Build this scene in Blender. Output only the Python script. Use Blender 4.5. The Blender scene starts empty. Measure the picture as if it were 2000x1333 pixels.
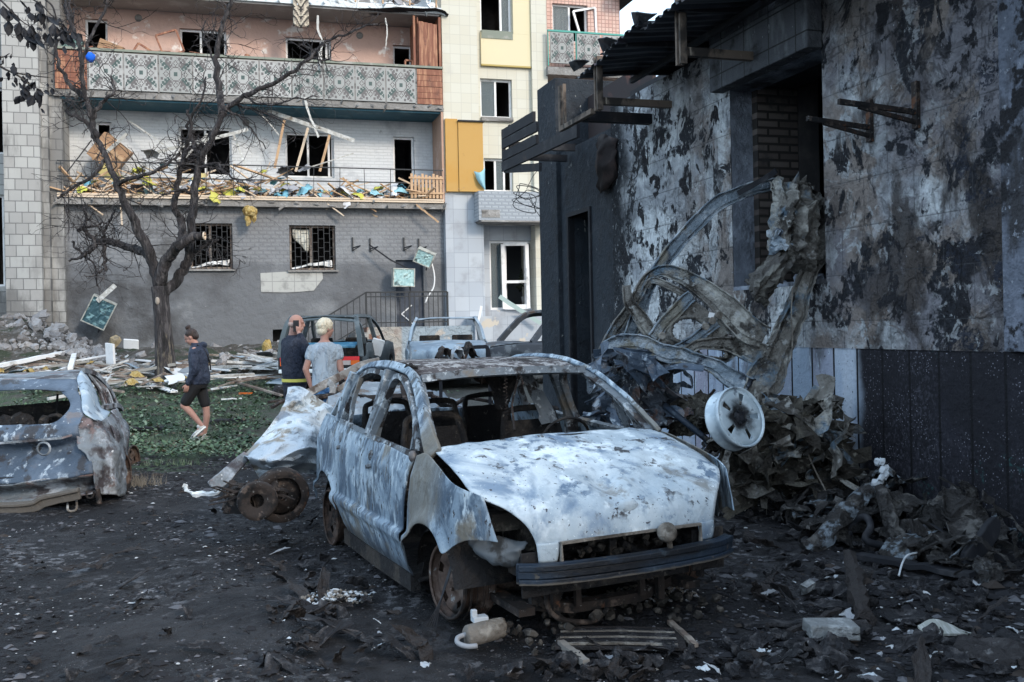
import bpy, bmesh, math, random
from mathutils import Vector as V, Matrix, noise as N
random.seed(7)
C = bpy.context.scene.collection
R = math.radians
# ---------------------------------------------------------------- camera, sky, sun, exposure
FPX, CH, ROLL = 1944.0, 1.6, math.atan(.02)
cam = bpy.data.cameras.new('camera'); camo = bpy.data.objects.new('camera', cam); C.objects.link(camo)
cam.sensor_width = 36; cam.lens = 36 * FPX / 2000; cam.shift_y = -26.5 / 2000; cam.clip_end = 2000
camo.location = (0, 0, CH)
camo.rotation_euler = (Matrix.Rotation(R(90), 3, 'X') @ Matrix.Rotation(-ROLL, 3, 'Z')).to_euler()
bpy.context.scene.camera = camo
w = bpy.data.worlds.new("World"); bpy.context.scene.world = w; w.use_nodes = True
nt = w.node_tree; bg = nt.nodes['Background']
sky = nt.nodes.new('ShaderNodeTexSky'); sky.sky_type = 'NISHITA'; sky.sun_disc = False
SE, SR = R(27), R(140)
sky.sun_elevation = SE; sky.sun_rotation = SR; sky.air_density = 1.3; sky.dust_density = 3.0; sky.ozone_density = 2.0
wm = nt.nodes.new('ShaderNodeMix'); wm.data_type = 'RGBA'; wn = nt.nodes.new('ShaderNodeTexNoise'); wn.inputs['Scale'].default_value = 2.2; wn.inputs['Detail'].default_value = 5
wr = nt.nodes.new('ShaderNodeMapRange'); wr.inputs[1].default_value = .25; wr.inputs[2].default_value = .6; wr.inputs[3].default_value = .45; wr.inputs[4].default_value = .8
nt.links.new(wn.outputs[0], wr.inputs[0]); nt.links.new(wr.outputs[0], wm.inputs[0]); nt.links.new(sky.outputs[0], wm.inputs[6]); wm.inputs[7].default_value = (5.6, 7.2, 9.0, 1)
nt.links.new(wm.outputs[2], bg.inputs[0]); bg.inputs[1].default_value = 0.15
sl = bpy.data.lights.new('sun', 'SUN'); sl.energy = 1.3; sl.angle = R(11); sl.color = (1, .88, .74)
so = bpy.data.objects.new('sun', sl); C.objects.link(so)
sd = V((math.sin(SR) * math.cos(SE), math.cos(SR) * math.cos(SE), math.sin(SE)))
so.rotation_euler = sd.to_track_quat('Z', 'Y').to_euler(); so.location = (0, 0, 30)
vs = bpy.context.scene.view_settings
vs.view_transform = 'Standard'; vs.look = 'None'; vs.exposure = 0.85; vs.gamma = 1

# ---------------------------------------------------------------- measuring helpers (pixels of the 2000 px photograph -> metres)
def uv(px, py):
    u = px - 1000; v = py - 666.5; c, s = math.cos(ROLL), math.sin(ROLL)
    return c * u - s * v, s * u + c * v + 26.5
def P(px, py, Y):
    u, v = uv(px, py); return V((u / FPX * Y, Y, CH - v / FPX * Y))
def ray(px, py, o, n):
    d = P(px, py, 1.) - V((0, 0, CH)); t = (o - V((0, 0, CH))).dot(n) / d.dot(n)
    return V((0, 0, CH)) + d * t
def sm(a, b, x):
    t = max(0, min(1, (x - a) / (b - a))); return t * t * (3 - 2 * t)
def gz(x, y):
    r = .75 * sm(14.5, 20, y) + .4 * sm(20, 25, y)
    return r * (1 - .42 * sm(-5, -2.5, x))

# ---------------------------------------------------------------- mesh builder
class MB:
    def __init__(s): s.v = []; s.f = []; s.m = []
    def add(s, vs, fs, mi=0):
        o = len(s.v); s.v += [V(p) for p in vs]
        for f in fs: s.f.append([i + o for i in f]); s.m.append(mi)
        return s
    def box(s, c, d, rot=None, mi=0, taper=1.):
        x, y, z = [k / 2 for k in d]; c = V(c)
        q = [V((a * x * (taper if k > 0 else 1), b * y * (taper if k > 0 else 1), k * z)) for k in (-1, 1) for a, b in ((-1, -1), (1, -1), (1, 1), (-1, 1))]
        if rot is not None: q = [rot @ p for p in q]
        return s.add([p + c for p in q], [(3, 2, 1, 0), (4, 5, 6, 7), (0, 1, 5, 4), (1, 2, 6, 5), (2, 3, 7, 6), (3, 0, 4, 7)], mi)
    def bb(s, a, b, mi=0):   # box between two corners
        return s.box([(a[i] + b[i]) / 2 for i in range(3)], [abs(a[i] - b[i]) for i in range(3)], None, mi)
    def bar(s, a, b, w_, h_, up=(0, 0, 1), mi=0):   # rectangular bar
        return s.sweep([a, b], w_, h_, up, mi)
    def sweep(s, pts, w_, h_, up=(0, 0, 1), mi=0, closed=False):
        pts = [V(p) for p in pts]; n = len(pts); vs = []; up = V(up)
        ws = w_ if isinstance(w_, (list, tuple)) else [w_] * n
        hs = h_ if isinstance(h_, (list, tuple)) else [h_] * n
        for i, p in enumerate(pts):
            t = (pts[min(i + 1, n - 1)] - pts[max(i - 1, 0)]).normalized()
            a = t.cross(up)
            if a.length < 1e-3: a = t.cross(V((1, 0, 0)))
            a.normalize(); b = a.cross(t).normalized()
            for sa, sb in ((-1, -1), (1, -1), (1, 1), (-1, 1)): vs.append(p + a * sa * ws[i] / 2 + b * sb * hs[i] / 2)
        fs = [(3, 2, 1, 0), tuple(range(4 * n - 4, 4 * n))]
        for i in range(n - 1):
            for k in range(4): fs.append((4 * i + k, 4 * i + (k + 1) % 4, 4 * i + 4 + (k + 1) % 4, 4 * i + 4 + k))
        return s.add(vs, fs, mi)
    def tube(s, pts, r, n=8, mi=0, cap=True):
        pts = [V(p) for p in pts]; m = len(pts)
        rs = r if isinstance(r, (list, tuple)) else [r] * m
        vs = []; a = None
        for i, p in enumerate(pts):
            t = (pts[min(i + 1, m - 1)] - pts[max(i - 1, 0)])
            t = t.normalized() if t.length > 1e-9 else V((0, 0, 1))
            if a is None: a = t.orthogonal().normalized()
            else:
                a = a - t * a.dot(t); a = a.normalized() if a.length > 1e-6 else t.orthogonal().normalized()
            b = t.cross(a)
            for k in range(n):
                an = 2 * math.pi * k / n; vs.append(p + (a * math.cos(an) + b * math.sin(an)) * rs[i])
        fs = [(i * n + k, i * n + (k + 1) % n, i * n + n + (k + 1) % n, i * n + n + k) for i in range(m - 1) for k in range(n)]
        if cap: fs += [tuple(range(n - 1, -1, -1)), tuple(range((m - 1) * n, m * n))]
        return s.add(vs, fs, mi)
    def grid(s, rows, mi=0, skip=None):
        nr, nc = len(rows), len(rows[0]); vs = [p for r_ in rows for p in r_]
        fs = [(i * nc + j, i * nc + j + 1, i * nc + nc + j + 1, i * nc + nc + j) for i in range(nr - 1) for j in range(nc - 1) if not (skip and skip(i, j))]
        return s.add(vs, fs, mi)
    def patch(s, ctrl, nu=12, nv=12, mi=0):   # smooth patch through a control net
        rows = [spl(r_, nu) for r_ in ctrl]
        cols = [spl([r_[j] for r_ in rows], nv) for j in range(len(rows[0]))]
        return s.grid([[c[i] for c in cols] for i in range(len(cols[0]))], mi)
    def ell(s, c, r, n=12, m=8, rot=None, mi=0):
        c = V(c); r = (r, r, r) if not hasattr(r, '__len__') else r; vs = []; fs = []
        for i in range(m + 1):
            th = math.pi * i / m
            for k in range(n):
                ph = 2 * math.pi * k / n; p = V((r[0] * math.sin(th) * math.cos(ph), r[1] * math.sin(th) * math.sin(ph), r[2] * math.cos(th)))
                vs.append(c + (rot @ p if rot is not None else p))
        for i in range(m):
            for k in range(n): fs.append((i * n + k, i * n + n + k, i * n + n + (k + 1) % n, i * n + (k + 1) % n))
        return s.add(vs, fs, mi)
    def lathe(s, prof, c, ax, n=28, mi=0, a0=0, a1=2 * math.pi, skip=None):   # prof: (radius, along)
        ax = V(ax).normalized(); a = ax.orthogonal().normalized(); b = ax.cross(a); c = V(c)
        full = abs(a1 - a0 - 2 * math.pi) < 1e-6; nn = n if full else n + 1; vs = []
        for k in range(nn):
            an = a0 + (a1 - a0) * k / n
            for r_, l in prof: vs.append(c + (a * math.cos(an) + b * math.sin(an)) * r_ + ax * l)
        m = len(prof)
        fs = [(k * m + j, ((k + 1) % nn) * m + j, ((k + 1) % nn) * m + j + 1, k * m + j + 1) for k in range(n) for j in range(m - 1) if not (skip and skip(k, j))]
        return s.add(vs, fs, mi)
    def prism(s, poly, n, mi=0):   # polygon extruded by vector n
        n = V(n); k = len(poly); vs = [V(p) for p in poly] + [V(p) + n for p in poly]
        return s.add(vs, [tuple(range(k - 1, -1, -1)), tuple(range(k, 2 * k))] + [(i, (i + 1) % k, k + (i + 1) % k, k + i) for i in range(k)], mi)
    def chunk(s, c, d, mi=0, rnd=random, rough=.35):   # irregular broken lump
        c = V(c); rot = Matrix.Rotation(rnd.random() * 6.28, 3, 'Z') @ Matrix.Rotation(rnd.uniform(-.7, .7), 3, 'X') @ Matrix.Rotation(rnd.uniform(-.7, .7), 3, 'Y')
        q = []
        for z in (-1, 0, 1):
            for k in range(6):
                an = k * math.pi / 3 + rnd.uniform(-.3, .3); r_ = (1 if z == 0 else .75) * rnd.uniform(1 - rough, 1 + rough * .4)
                q.append(rot @ V((math.cos(an) * r_ * d[0] / 2, math.sin(an) * r_ * d[1] / 2, (z + rnd.uniform(-.2, .2)) * d[2] / 2)) + c)
        fs = [(5, 4, 3, 2, 1, 0), (12, 13, 14, 15, 16, 17)] + [(z * 6 + k, z * 6 + (k + 1) % 6, z * 6 + 6 + (k + 1) % 6, z * 6 + 6 + k) for z in (0, 1) for k in range(6)]
        return s.add(q, fs, mi)
    def mirror_y(s):
        o = len(s.v); s.v += [V((p.x, -p.y, p.z)) for p in s.v[:o]]
        n = len(s.f)
        for i in range(n): s.f.append([j + o for j in reversed(s.f[i])]); s.m.append(s.m[i])
        return s
    def crumple(s, amp, sc=1., seed=0, rid=False):
        o = V((seed * 3.7, seed * 1.3, seed * 7.1))
        for p in s.v:
            q = (p + o) * sc
            d = N.noise_vector(q) + N.noise_vector(q * 2.3) * .5
            if rid: d = d + N.noise_vector(q * 5.1) * .3
            p += d * amp
        return s
    def xf(s, m):
        s.v = [m @ p for p in s.v]; return s
    def build(s, name, mats, parent=None, smooth=False, thick=0, bevel=0, sub=0, remesh=0, offs=0):
        me = bpy.data.meshes.new(name); me.from_pydata([tuple(p) for p in s.v], [], s.f)
        mats = mats if isinstance(mats, (list, tuple)) else [mats]
        for m in mats: me.materials.append(m)
        if len(mats) > 1: me.polygons.foreach_set('material_index', s.m)
        if smooth: me.polygons.foreach_set('use_smooth', [True] * len(s.f))
        me.update()
        o = bpy.data.objects.new(name, me); C.objects.link(o)
        if parent is not None: o.parent = parent
        if remesh:
            k = o.modifiers.new('r', 'REMESH'); k.mode = 'VOXEL'; k.voxel_size = remesh; k.use_smooth_shade = True
            k = o.modifiers.new('s', 'SMOOTH'); k.factor = .5; k.iterations = 3
        if thick:
            k = o.modifiers.new('t', 'SOLIDIFY'); k.thickness = thick; k.offset = offs
        if bevel:
            k = o.modifiers.new('b', 'BEVEL'); k.width = bevel; k.segments = 2; k.limit_method = 'ANGLE'
        if sub:
            k = o.modifiers.new('u', 'SUBSURF'); k.levels = sub; k.render_levels = sub
        return o
def spl(pts, n):   # Catmull-Rom resample to n points
    pts = [V(p) for p in pts]; m = len(pts)
    if m == 2: return [pts[0].lerp(pts[1], i / (n - 1)) for i in range(n)]
    out = []
    for i in range(n):
        t = i / (n - 1) * (m - 1); k = min(int(t), m - 2); u = t - k
        p0 = pts[k - 1] if k > 0 else pts[0] * 2 - pts[1]; p1 = pts[k]; p2 = pts[k + 1]; p3 = pts[k + 2] if k + 2 < m else pts[-1] * 2 - pts[-2]
        out.append(.5 * (2 * p1 + (p2 - p0) * u + (2 * p0 - 5 * p1 + 4 * p2 - p3) * u * u + (3 * p1 - p0 - 3 * p2 + p3) * u ** 3))
    return out
def lin(vals, n):
    m = len(vals); o = []
    for i in range(n):
        t = i / (n - 1) * (m - 1); k = min(int(t), m - 2); o.append(vals[k] + (vals[k + 1] - vals[k]) * (t - k))
    return o
def tag(o, label=None, cat=None, group=None, kind=None):
    if label: o['label'] = label
    if cat: o['category'] = cat
    if group: o['group'] = group
    if kind: o['kind'] = kind
    return o
def thing(name, label, cat, loc=(0, 0, 0), rz=0, group=None):
    o = bpy.data.objects.new(name, None); C.objects.link(o); o.empty_display_size = .1
    o.location = loc; o.rotation_euler = (0, 0, rz)
    return tag(o, label, cat, group)
def dup(root, loc=None, rot=None, label=None, group=None, scale=None):
    def cp(o, par):
        c = o.copy(); C.objects.link(c); c.parent = par
        for ch in o.children: cp(ch, c)
        return c
    r_ = cp(root, None)
    if loc is not None: r_.location = loc
    if rot is not None: r_.rotation_euler = rot
    if scale is not None: r_.scale = scale
    if label: r_['label'] = label
    if group: r_['group'] = group
    return r_

# ---------------------------------------------------------------- procedural materials
def mat(name, base, layers=(), rough=.8, metal=0., bump=None, spec=.3, alpha=None):
    m = bpy.data.materials.new(name); m.use_nodes = True; nt = m.node_tree; L = nt.links.new; nn = nt.nodes.new
    bs = nt.nodes['Principled BSDF']; bs.inputs['Roughness'].default_value = rough; bs.inputs['Metallic'].default_value = metal
    bs.inputs['Specular IOR Level'].default_value = spec
    tc = nn('ShaderNodeTexCoord'); co = tc.outputs['Object']
    def mapped(sc, off=(0, 0, 0), src=None):
        k = nn('ShaderNodeMapping'); L(src or co, k.inputs[0]); sc = (sc, sc, sc) if not hasattr(sc, '__len__') else sc
        k.inputs['Scale'].default_value = sc; k.inputs['Location'].default_value = off; return k.outputs[0]
    def rng(s, lo, hi):
        k = nn('ShaderNodeMapRange'); L(s, k.inputs[0]); k.inputs[1].default_value = lo; k.inputs[2].default_value = hi
        k.interpolation_type = 'SMOOTHSTEP'; return k.outputs[0]
    def math2(op, a, b):
        k = nn('ShaderNodeMath'); k.operation = op
        for i, q in enumerate((a, b)):
            if hasattr(q, 'links'): L(q, k.inputs[i])
            else: k.inputs[i].default_value = q
        return k.outputs[0]
    cnt = [0]
    def mask(sp):
        t = sp[0]; cnt[0] += 1; off = (cnt[0] * 3.1, cnt[0] * 5.7, cnt[0] * 2.3)
        if t == 'n':   # scale, lo, hi, detail, distortion
            k = nn('ShaderNodeTexNoise'); L(mapped(sp[1], off), k.inputs['Vector']); k.inputs['Scale'].default_value = 1
            k.inputs['Detail'].default_value = sp[4] if len(sp) > 4 else 6; k.inputs['Roughness'].default_value = .62
            k.inputs['Distortion'].default_value = sp[5] if len(sp) > 5 else 0
            return rng(k.outputs[0], sp[2], sp[3])
        if t == 'v' or t == 'e' or t == 'c':
            k = nn('ShaderNodeTexVoronoi'); L(mapped(sp[1], off), k.inputs['Vector']); k.inputs['Scale'].default_value = 1
            if t == 'e': k.feature = 'DISTANCE_TO_EDGE'
            return rng(k.outputs['Color' if t == 'c' else 'Distance'], sp[2], sp[3])
        if t == 'g':   # axis, a, b, wobble, wobble scale
            sx = nn('ShaderNodeSeparateXYZ'); L(co, sx.inputs[0]); s = sx.outputs['XYZ'.index(sp[1])]
            if len(sp) > 4:
                k = nn('ShaderNodeTexNoise'); L(mapped(sp[5] if len(sp) > 5 else 1., off), k.inputs['Vector']); k.inputs['Scale'].default_value = 1; k.inputs['Detail'].default_value = 6
                s = math2('ADD', s, math2('MULTIPLY', math2('SUBTRACT', k.outputs[0], .5), sp[4]))
            return rng(s, sp[2], sp[3])
        if t == 'b':   # plane, width, height, mortar, offset, z0 : joints
            sx = nn('ShaderNodeSeparateXYZ'); L(co, sx.inputs[0]); cb = nn('ShaderNodeCombineXYZ')
            L(sx.outputs['XYZ'.index(sp[1][0])], cb.inputs[0]); L(sx.outputs['XYZ'.index(sp[1][1])], cb.inputs[1])
            k = nn('ShaderNodeTexBrick'); L(cb.outputs[0], k.inputs['Vector']); k.inputs['Scale'].default_value = 1
            k.inputs['Brick Width'].default_value = sp[2]; k.inputs['Row Height'].default_value = sp[3]; k.inputs['Mortar Size'].default_value = sp[4]
            k.inputs['Mortar Smooth'].default_value = .1
            k.offset = sp[5] if len(sp) > 5 else 0
            return k.outputs['Fac']
        if t == 'k':   # per-tile random value, same plane/size as 'b'
            sx = nn('ShaderNodeSeparateXYZ'); L(co, sx.inputs[0]); cb = nn('ShaderNodeCombineXYZ')
            L(sx.outputs['XYZ'.index(sp[1][0])], cb.inputs[0]); L(sx.outputs['XYZ'.index(sp[1][1])], cb.inputs[1])
            k = nn('ShaderNodeTexBrick'); L(cb.outputs[0], k.inputs['Vector']); k.inputs['Scale'].default_value = 1
            k.inputs['Brick Width'].default_value = sp[2]; k.inputs['Row Height'].default_value = sp[3]; k.inputs['Mortar Size'].default_value = 0
            k.offset = sp[6] if len(sp) > 6 else 0
            k.inputs['Color1'].default_value = (0, 0, 0, 1); k.inputs['Color2'].default_value = (1, 1, 1, 1)
            return rng(k.outputs['Color'], sp[4], sp[5])
        if t == 'd':   # distance from the object's own origin
            k = nn('ShaderNodeVectorMath'); k.operation = 'LENGTH'; L(co, k.inputs[0]); q = nn('ShaderNodeTexNoise'); L(mapped(sp[4], off), q.inputs['Vector']); q.inputs['Scale'].default_value = 1; q.inputs['Detail'].default_value = 6
            return rng(math2('ADD', k.outputs['Value'], math2('MULTIPLY', math2('SUBTRACT', q.outputs[0], .5), sp[3])), sp[1], sp[2])
        if t == 'up':
            ge = nn('ShaderNodeNewGeometry'); sx = nn('ShaderNodeSeparateXYZ'); L(ge.outputs['Normal'], sx.inputs[0]); return rng(sx.outputs[2], sp[1], sp[2])
        if t == 'r':
            oi = nn('ShaderNodeObjectInfo'); return rng(oi.outputs['Random'], sp[1], sp[2])
        if t == 'i': return math2('SUBTRACT', 1, mask(sp[1]))
        if t == 'm':
            o = mask(sp[1])
            for q in sp[2:]: o = math2('MULTIPLY', o, mask(q))
            return o
        if t == 'mx':
            return math2('MAXIMUM', mask(sp[1]), mask(sp[2]))
    cur = None
    def col(c): return (*c, 1) if hasattr(c, '__len__') else (c, c, c, 1)
    for ly in layers:
        c, sp = ly[0], ly[1]; amt = ly[2] if len(ly) > 2 else 1
        k = nn('ShaderNodeMix'); k.data_type = 'RGBA'
        f = mask(sp)
        if amt != 1: f = math2('MULTIPLY', f, amt)
        L(f, k.inputs[0])
        if cur is None: k.inputs[6].default_value = col(base)
        else: L(cur, k.inputs[6])
        k.inputs[7].default_value = col(c); cur = k.outputs[2]
    if cur is None: bs.inputs['Base Color'].default_value = col(base)
    else: L(cur, bs.inputs['Base Color'])
    if bump:
        h_ = None
        for sp, amt in bump:
            q = math2('MULTIPLY', mask(sp), amt); h_ = q if h_ is None else math2('ADD', h_, q)
        k = nn('ShaderNodeBump'); k.inputs['Strength'].default_value = 1; k.inputs['Distance'].default_value = 1
        L(h_, k.inputs['Height']); L(k.outputs[0], bs.inputs['Normal'])
    if alpha is not None: bs.inputs['Alpha'].default_value = alpha
    return m
M = {}
M['white'] = mat('white_plastic', .72, [((.35, .35, .33), ('n', 2., .5, .75))], .5)
M['glass'] = mat('glass', (.10, .14, .16), rough=.08, spec=.6, alpha=.45)
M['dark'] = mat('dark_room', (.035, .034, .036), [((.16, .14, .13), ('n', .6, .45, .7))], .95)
M['soot'] = mat('soot_metal', (.012, .013, .017), [((.05, .05, .055), ('n', 6., .5, .8)), ((.06, .04, .03), ('n', 3., .6, .8))], .7)
M['rust'] = mat('rusty_metal', (.026, .020, .018), [((.008, .008, .009), ('n', 7., .48, .6, 9)), ((.085, .065, .055), ('n', 13., .54, .66, 9)), ((.17, .17, .17), ('n', 30., .62, .70)), ((.10, .045, .025), ('n', 6., .60, .68, 9))], .85, bump=[(('n', 30., .3, .7), .002)])
M['wood'] = mat('pale_timber', (.50, .33, .20), [((.30, .19, .11), ('n', (3, 3, 3), .45, .7)), ((.62, .50, .38), ('r', .5, 1.)), ((.22, .16, .12), ('n', 8., .6, .75), .6)], .8)
M['oldwood'] = mat('old_timber', (.16, .12, .10), [((.30, .26, .22), ('n', (8, 8, 2), .45, .65)), ((.05, .04, .04), ('n', 3., .55, .7))], .85)
M['redwood'] = mat('red_brown_wood', (.20, .075, .045), [((.38, .19, .11), ('n', (14, 14, 1.5), .45, .65)), ((.10, .04, .03), ('n', 4., .55, .75))], .6)
M['metal_rail'] = mat('dark_railing', (.03, .032, .035), rough=.6)
M['bluecloth'] = mat('blue_cloth', (.16, .38, .48), [((.30, .52, .58), ('r', .4, 1.))], .8)
M['yellowcloth'] = mat('yellow_cloth', (.46, .45, .08), [((.52, .42, .20), ('r', .5, 1.))], .8)
M['greycloth'] = mat('grey_junk', (.30, .30, .32), [((.05, .05, .06), ('r', .45, .7)), ((.62, .62, .64), ('r', .7, .9))], .85)
M['browncard'] = mat('brown_cardboard', (.36, .22, .13), [((.22, .14, .09), ('n', 4., .5, .7))], .8)

# ---------------------------------------------------------------- ground
gm = mat('ash_ground', (.007, .007, .010), [
    ((.030, .029, .032), ('n', 1.3, .47, .62, 10)),
    ((.060, .060, .066), ('m', ('n', .7, .50, .62, 8), ('n', 16., .46, .60, 8))),
    ((.20, .20, .215), ('m', ('n', .65, .53, .64, 9), ('n', 12., .50, .60, 9))),
    ((.009, .009, .012), ('n', 2.3, .55, .68, 8)),
    ((.34, .34, .35), ('m', ('v', 55., .16, .08), ('n', 2., .48, .62))),
    ((.20, .17, .15), ('m', ('v', 28., .2, .1), ('n', 3.1, .5, .65))),
    ((.085, .08, .07), ('g', 'Y', 12.6, 15.5, 1.5, 1.)),
    ((.045, .075, .04), ('m', ('g', 'Y', 11.3, 12.2, 1.2, 1.), ('g', 'X', -3.4, -4.6, 1., .8), ('n', 3., .35, .6))),
    ], .85, spec=.35, bump=[(('n', 14., .3, .75, 8), .03), (('n', 60., .3, .7), .008)])
def ground():
    b = MB()
    xs = [-300, -120, -60, -35, -22] + [-16 + i * .5 for i in range(20)] + [-6 + i * .06 for i in range(205)] + [6.5 + i * .7 for i in range(10)] + [18, 40, 120, 300]
    ys = [-100, -20, -5, 0, 1.5] + [2.6 + i * .06 for i in range(165)] + [12.6 + i * .25 for i in range(56)] + [27, 32, 50, 120, 400]
    rows = []
    for y in ys:
        r_ = []
        for x in xs:
            z = gz(x, y)
            if -20 < x < 15 and 1 < y < 27:
                q = V((x, y, 0))
                z += .035 * N.noise(q * .9) + .022 * N.noise(q * 2.7) + .018 * abs(N.noise(q * 7)) + .012 * N.noise(q * 16)
                z += .14 * sm(2.2, 3.0, x + .31 * (y - 9.5) * .9 - .0) * abs(N.noise(q * 2.2)) if y < 12 else 0
            r_.append((x, y, z - .015))
        rows.append(r_)
    b.grid(rows); o = b.build('ground', gm, smooth=True); tag(o, kind='structure')
ground()
# ================================================================ the damaged apartment building
FO = V((-11.7, 25.7, 0)); FA = math.atan2(.277, .961)
FD = V((math.cos(FA), math.sin(FA), 0)); FN = V((-math.sin(FA), math.cos(FA), 0))
def fac(px, py, r=0.):
    q = ray(px, py, FO + FN * r, FN) - FO
    return q.dot(FD), q.z
BL = thing('apartment_building', 'bomb damaged apartment block with tiled walls, ornamental balconies and empty windows', 'building', FO, FA)
pinkw = mat('pink_plaster', (.52, .35, .29), [((.58, .46, .42), ('g', 'Z', 9.9, 8.6, .8, 1.)), ((.72, .66, .62), ('n', 2.2, .58, .68, 4)), ((.34, .22, .18), ('n', (1.5, 1.5, 4), .63, .78))], .85, bump=[(('n', 6., .3, .7), .01)])
whitew = mat('white_brick_plaster', (.62, .64, .66), [((.42, .44, .47), ('n', 1.3, .5, .72)), ((.24, .25, .26), ('n', 5., .64, .75)), ((.45, .47, .49), ('b', 'XZ', .26, .09, .008, .5), .45)], .85, bump=[(('b', 'XZ', .26, .09, .012, .5), -.008)])
groundw = mat('grey_relief_tile', (.21, .215, .225), [
    ((.135, .14, .15), ('g', 'Z', 3.55, 3.45)),
    ((.13, .135, .145), ('m', ('g', 'Z', 3.45, 3.5), ('b', 'XZ', .22, .11, .02, .5)), .5),
    ((.26, .27, .28), ('n', .7, .5, .7, 5), .6), ((.075, .075, .08), ('n', .5, .52, .72, 5), .7),
    ((.05, .048, .048), ('m', ('g', 'X', 3.6, 2.4, .8, 1.), ('n', .9, .42, .6)), .7),
    ((.36, .36, .36), ('n', 9., .7, .76))], .9, bump=[(('m', ('g', 'Z', 3.45, 3.5), ('b', 'XZ', .22, .11, .03, .5)), -.005), (('n', 5., .3, .7), .015)])
pilt = mat('old_white_tile', (.38, .375, .36), [((.28, .27, .26), ('k', 'XZ', .3, .28, .3, .9, .5), .6), ((.16, .155, .15), ('n', (.9, .9, .35), .48, .62, 6), .85), ((.13, .125, .12), ('m', ('g', 'Z', 5., 2., 1.5, .8), ('n', (2, 2, 1), .4, .6)), .8), ((.10, .10, .10), ('b', 'XZ', .3, .28, .008, .5), .8)], .8, bump=[(('b', 'XZ', .3, .28, .012, .5), -.008)])
creamt = mat('cream_tile', (.56, .54, .46), [((.50, .46, .36), ('k', 'XZ', .3, .28, .2, .9), .4), ((.40, .38, .33), ('b', 'XZ', .3, .28, .008), .55), ((.42, .40, .36), ('n', .9, .6, .75), .6)], .7)
bluet = mat('blue_grey_tile', (.36, .39, .43), [((.46, .49, .52), ('k', 'XZ', .42, .42, .3, .9), .6), ((.22, .24, .27), ('b', 'XZ', .42, .42, .006), .8), ((.26, .27, .29), ('n', 1.4, .5, .7), .7), ((.5, .45, .38), ('m', ('n', 1.7, .6, .64), ('g', 'Z', 3., 2.2)))], .7)
pinkt = mat('pink_small_tile', (.56, .36, .30), [((.62, .45, .38), ('k', 'XZ', .12, .12, .2, .8), .7), ((.28, .16, .14), ('b', 'XZ', .12, .12, .012), .8)], .7)
yellowp = mat('yellow_panel', (.62, .55, .37), [((.70, .60, .38), ('n', .8, .5, .8), .5)], .8)
orangep = mat('ochre_panel', (.46, .27, .08), [((.46, .25, .06), ('n', 1.2, .45, .7)), ((.30, .17, .06), ('n', 5., .62, .75), .7)], .7)
conc = mat('slab_concrete', (.22, .21, .20), [((.34, .33, .32), ('n', 2.5, .5, .7)), ((.09, .085, .08), ('n', (1, 3, 6), .52, .68))], .9, bump=[(('n', 12., .3, .7), .01)])
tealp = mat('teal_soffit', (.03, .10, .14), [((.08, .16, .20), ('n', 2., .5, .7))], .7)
greycap = mat('grey_green_cap', (.20, .22, .18), [((.34, .33, .30), ('n', 3., .5, .7))], .7)
whitecap = mat('white_edge', (.62, .66, .68), [((.35, .36, .36), ('n', 4., .55, .7))], .6)
brickm = mat('rough_brick', (.24, .14, .11), [((.34, .30, .27), ('n', 4., .5, .65)), ((.10, .08, .07), ('b', 'XZ', .25, .085, .014, .5))], .9)

def wall(b, s0, s1, z0, z1, r, holes=(), mi=0, reveal=.25):
    S = sorted({s0, s1, *[v for h_ in holes for v in h_[:2]]}); Z = sorted({z0, z1, *[v for h_ in holes for v in h_[2:4]]})
    S = [v for v in S if s0 <= v <= s1]; Z = [v for v in Z if z0 <= v <= z1]
    for i in range(len(S) - 1):
        for j in range(len(Z) - 1):
            cs, cz = (S[i] + S[i + 1]) / 2, (Z[j] + Z[j + 1]) / 2
            if any(h_[0] < cs < h_[1] and h_[2] < cz < h_[3] for h_ in holes): continue
            b.add([(S[i], r, Z[j]), (S[i + 1], r, Z[j]), (S[i + 1], r, Z[j + 1]), (S[i], r, Z[j + 1])], [(0, 1, 2, 3)], mi)
    for a, c, e, g in [h_[:4] for h_ in holes]:
        for q in (((a, e), (c, e)), ((c, e), (c, g)), ((c, g), (a, g)), ((a, g), (a, e))):
            (p1, z1_), (p2, z2_) = q
            b.add([(p1, r, z1_), (p1, r + reveal, z1_), (p2, r + reveal, z2_), (p2, r, z2_)], [(0, 1, 2, 3)], mi)
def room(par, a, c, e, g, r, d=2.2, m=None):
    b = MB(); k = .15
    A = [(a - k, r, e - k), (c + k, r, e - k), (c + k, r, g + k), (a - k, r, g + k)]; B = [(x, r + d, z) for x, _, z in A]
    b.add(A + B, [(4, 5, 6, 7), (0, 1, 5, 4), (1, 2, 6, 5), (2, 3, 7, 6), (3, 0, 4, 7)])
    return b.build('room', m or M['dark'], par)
def rect(x0, y0, x1, y1, r):
    a, z1 = fac(x0, (y0), r); c, _ = fac(x1, y0, r); _, z0 = fac(x0, y1, r); return (a, c, z0, z1)
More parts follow.
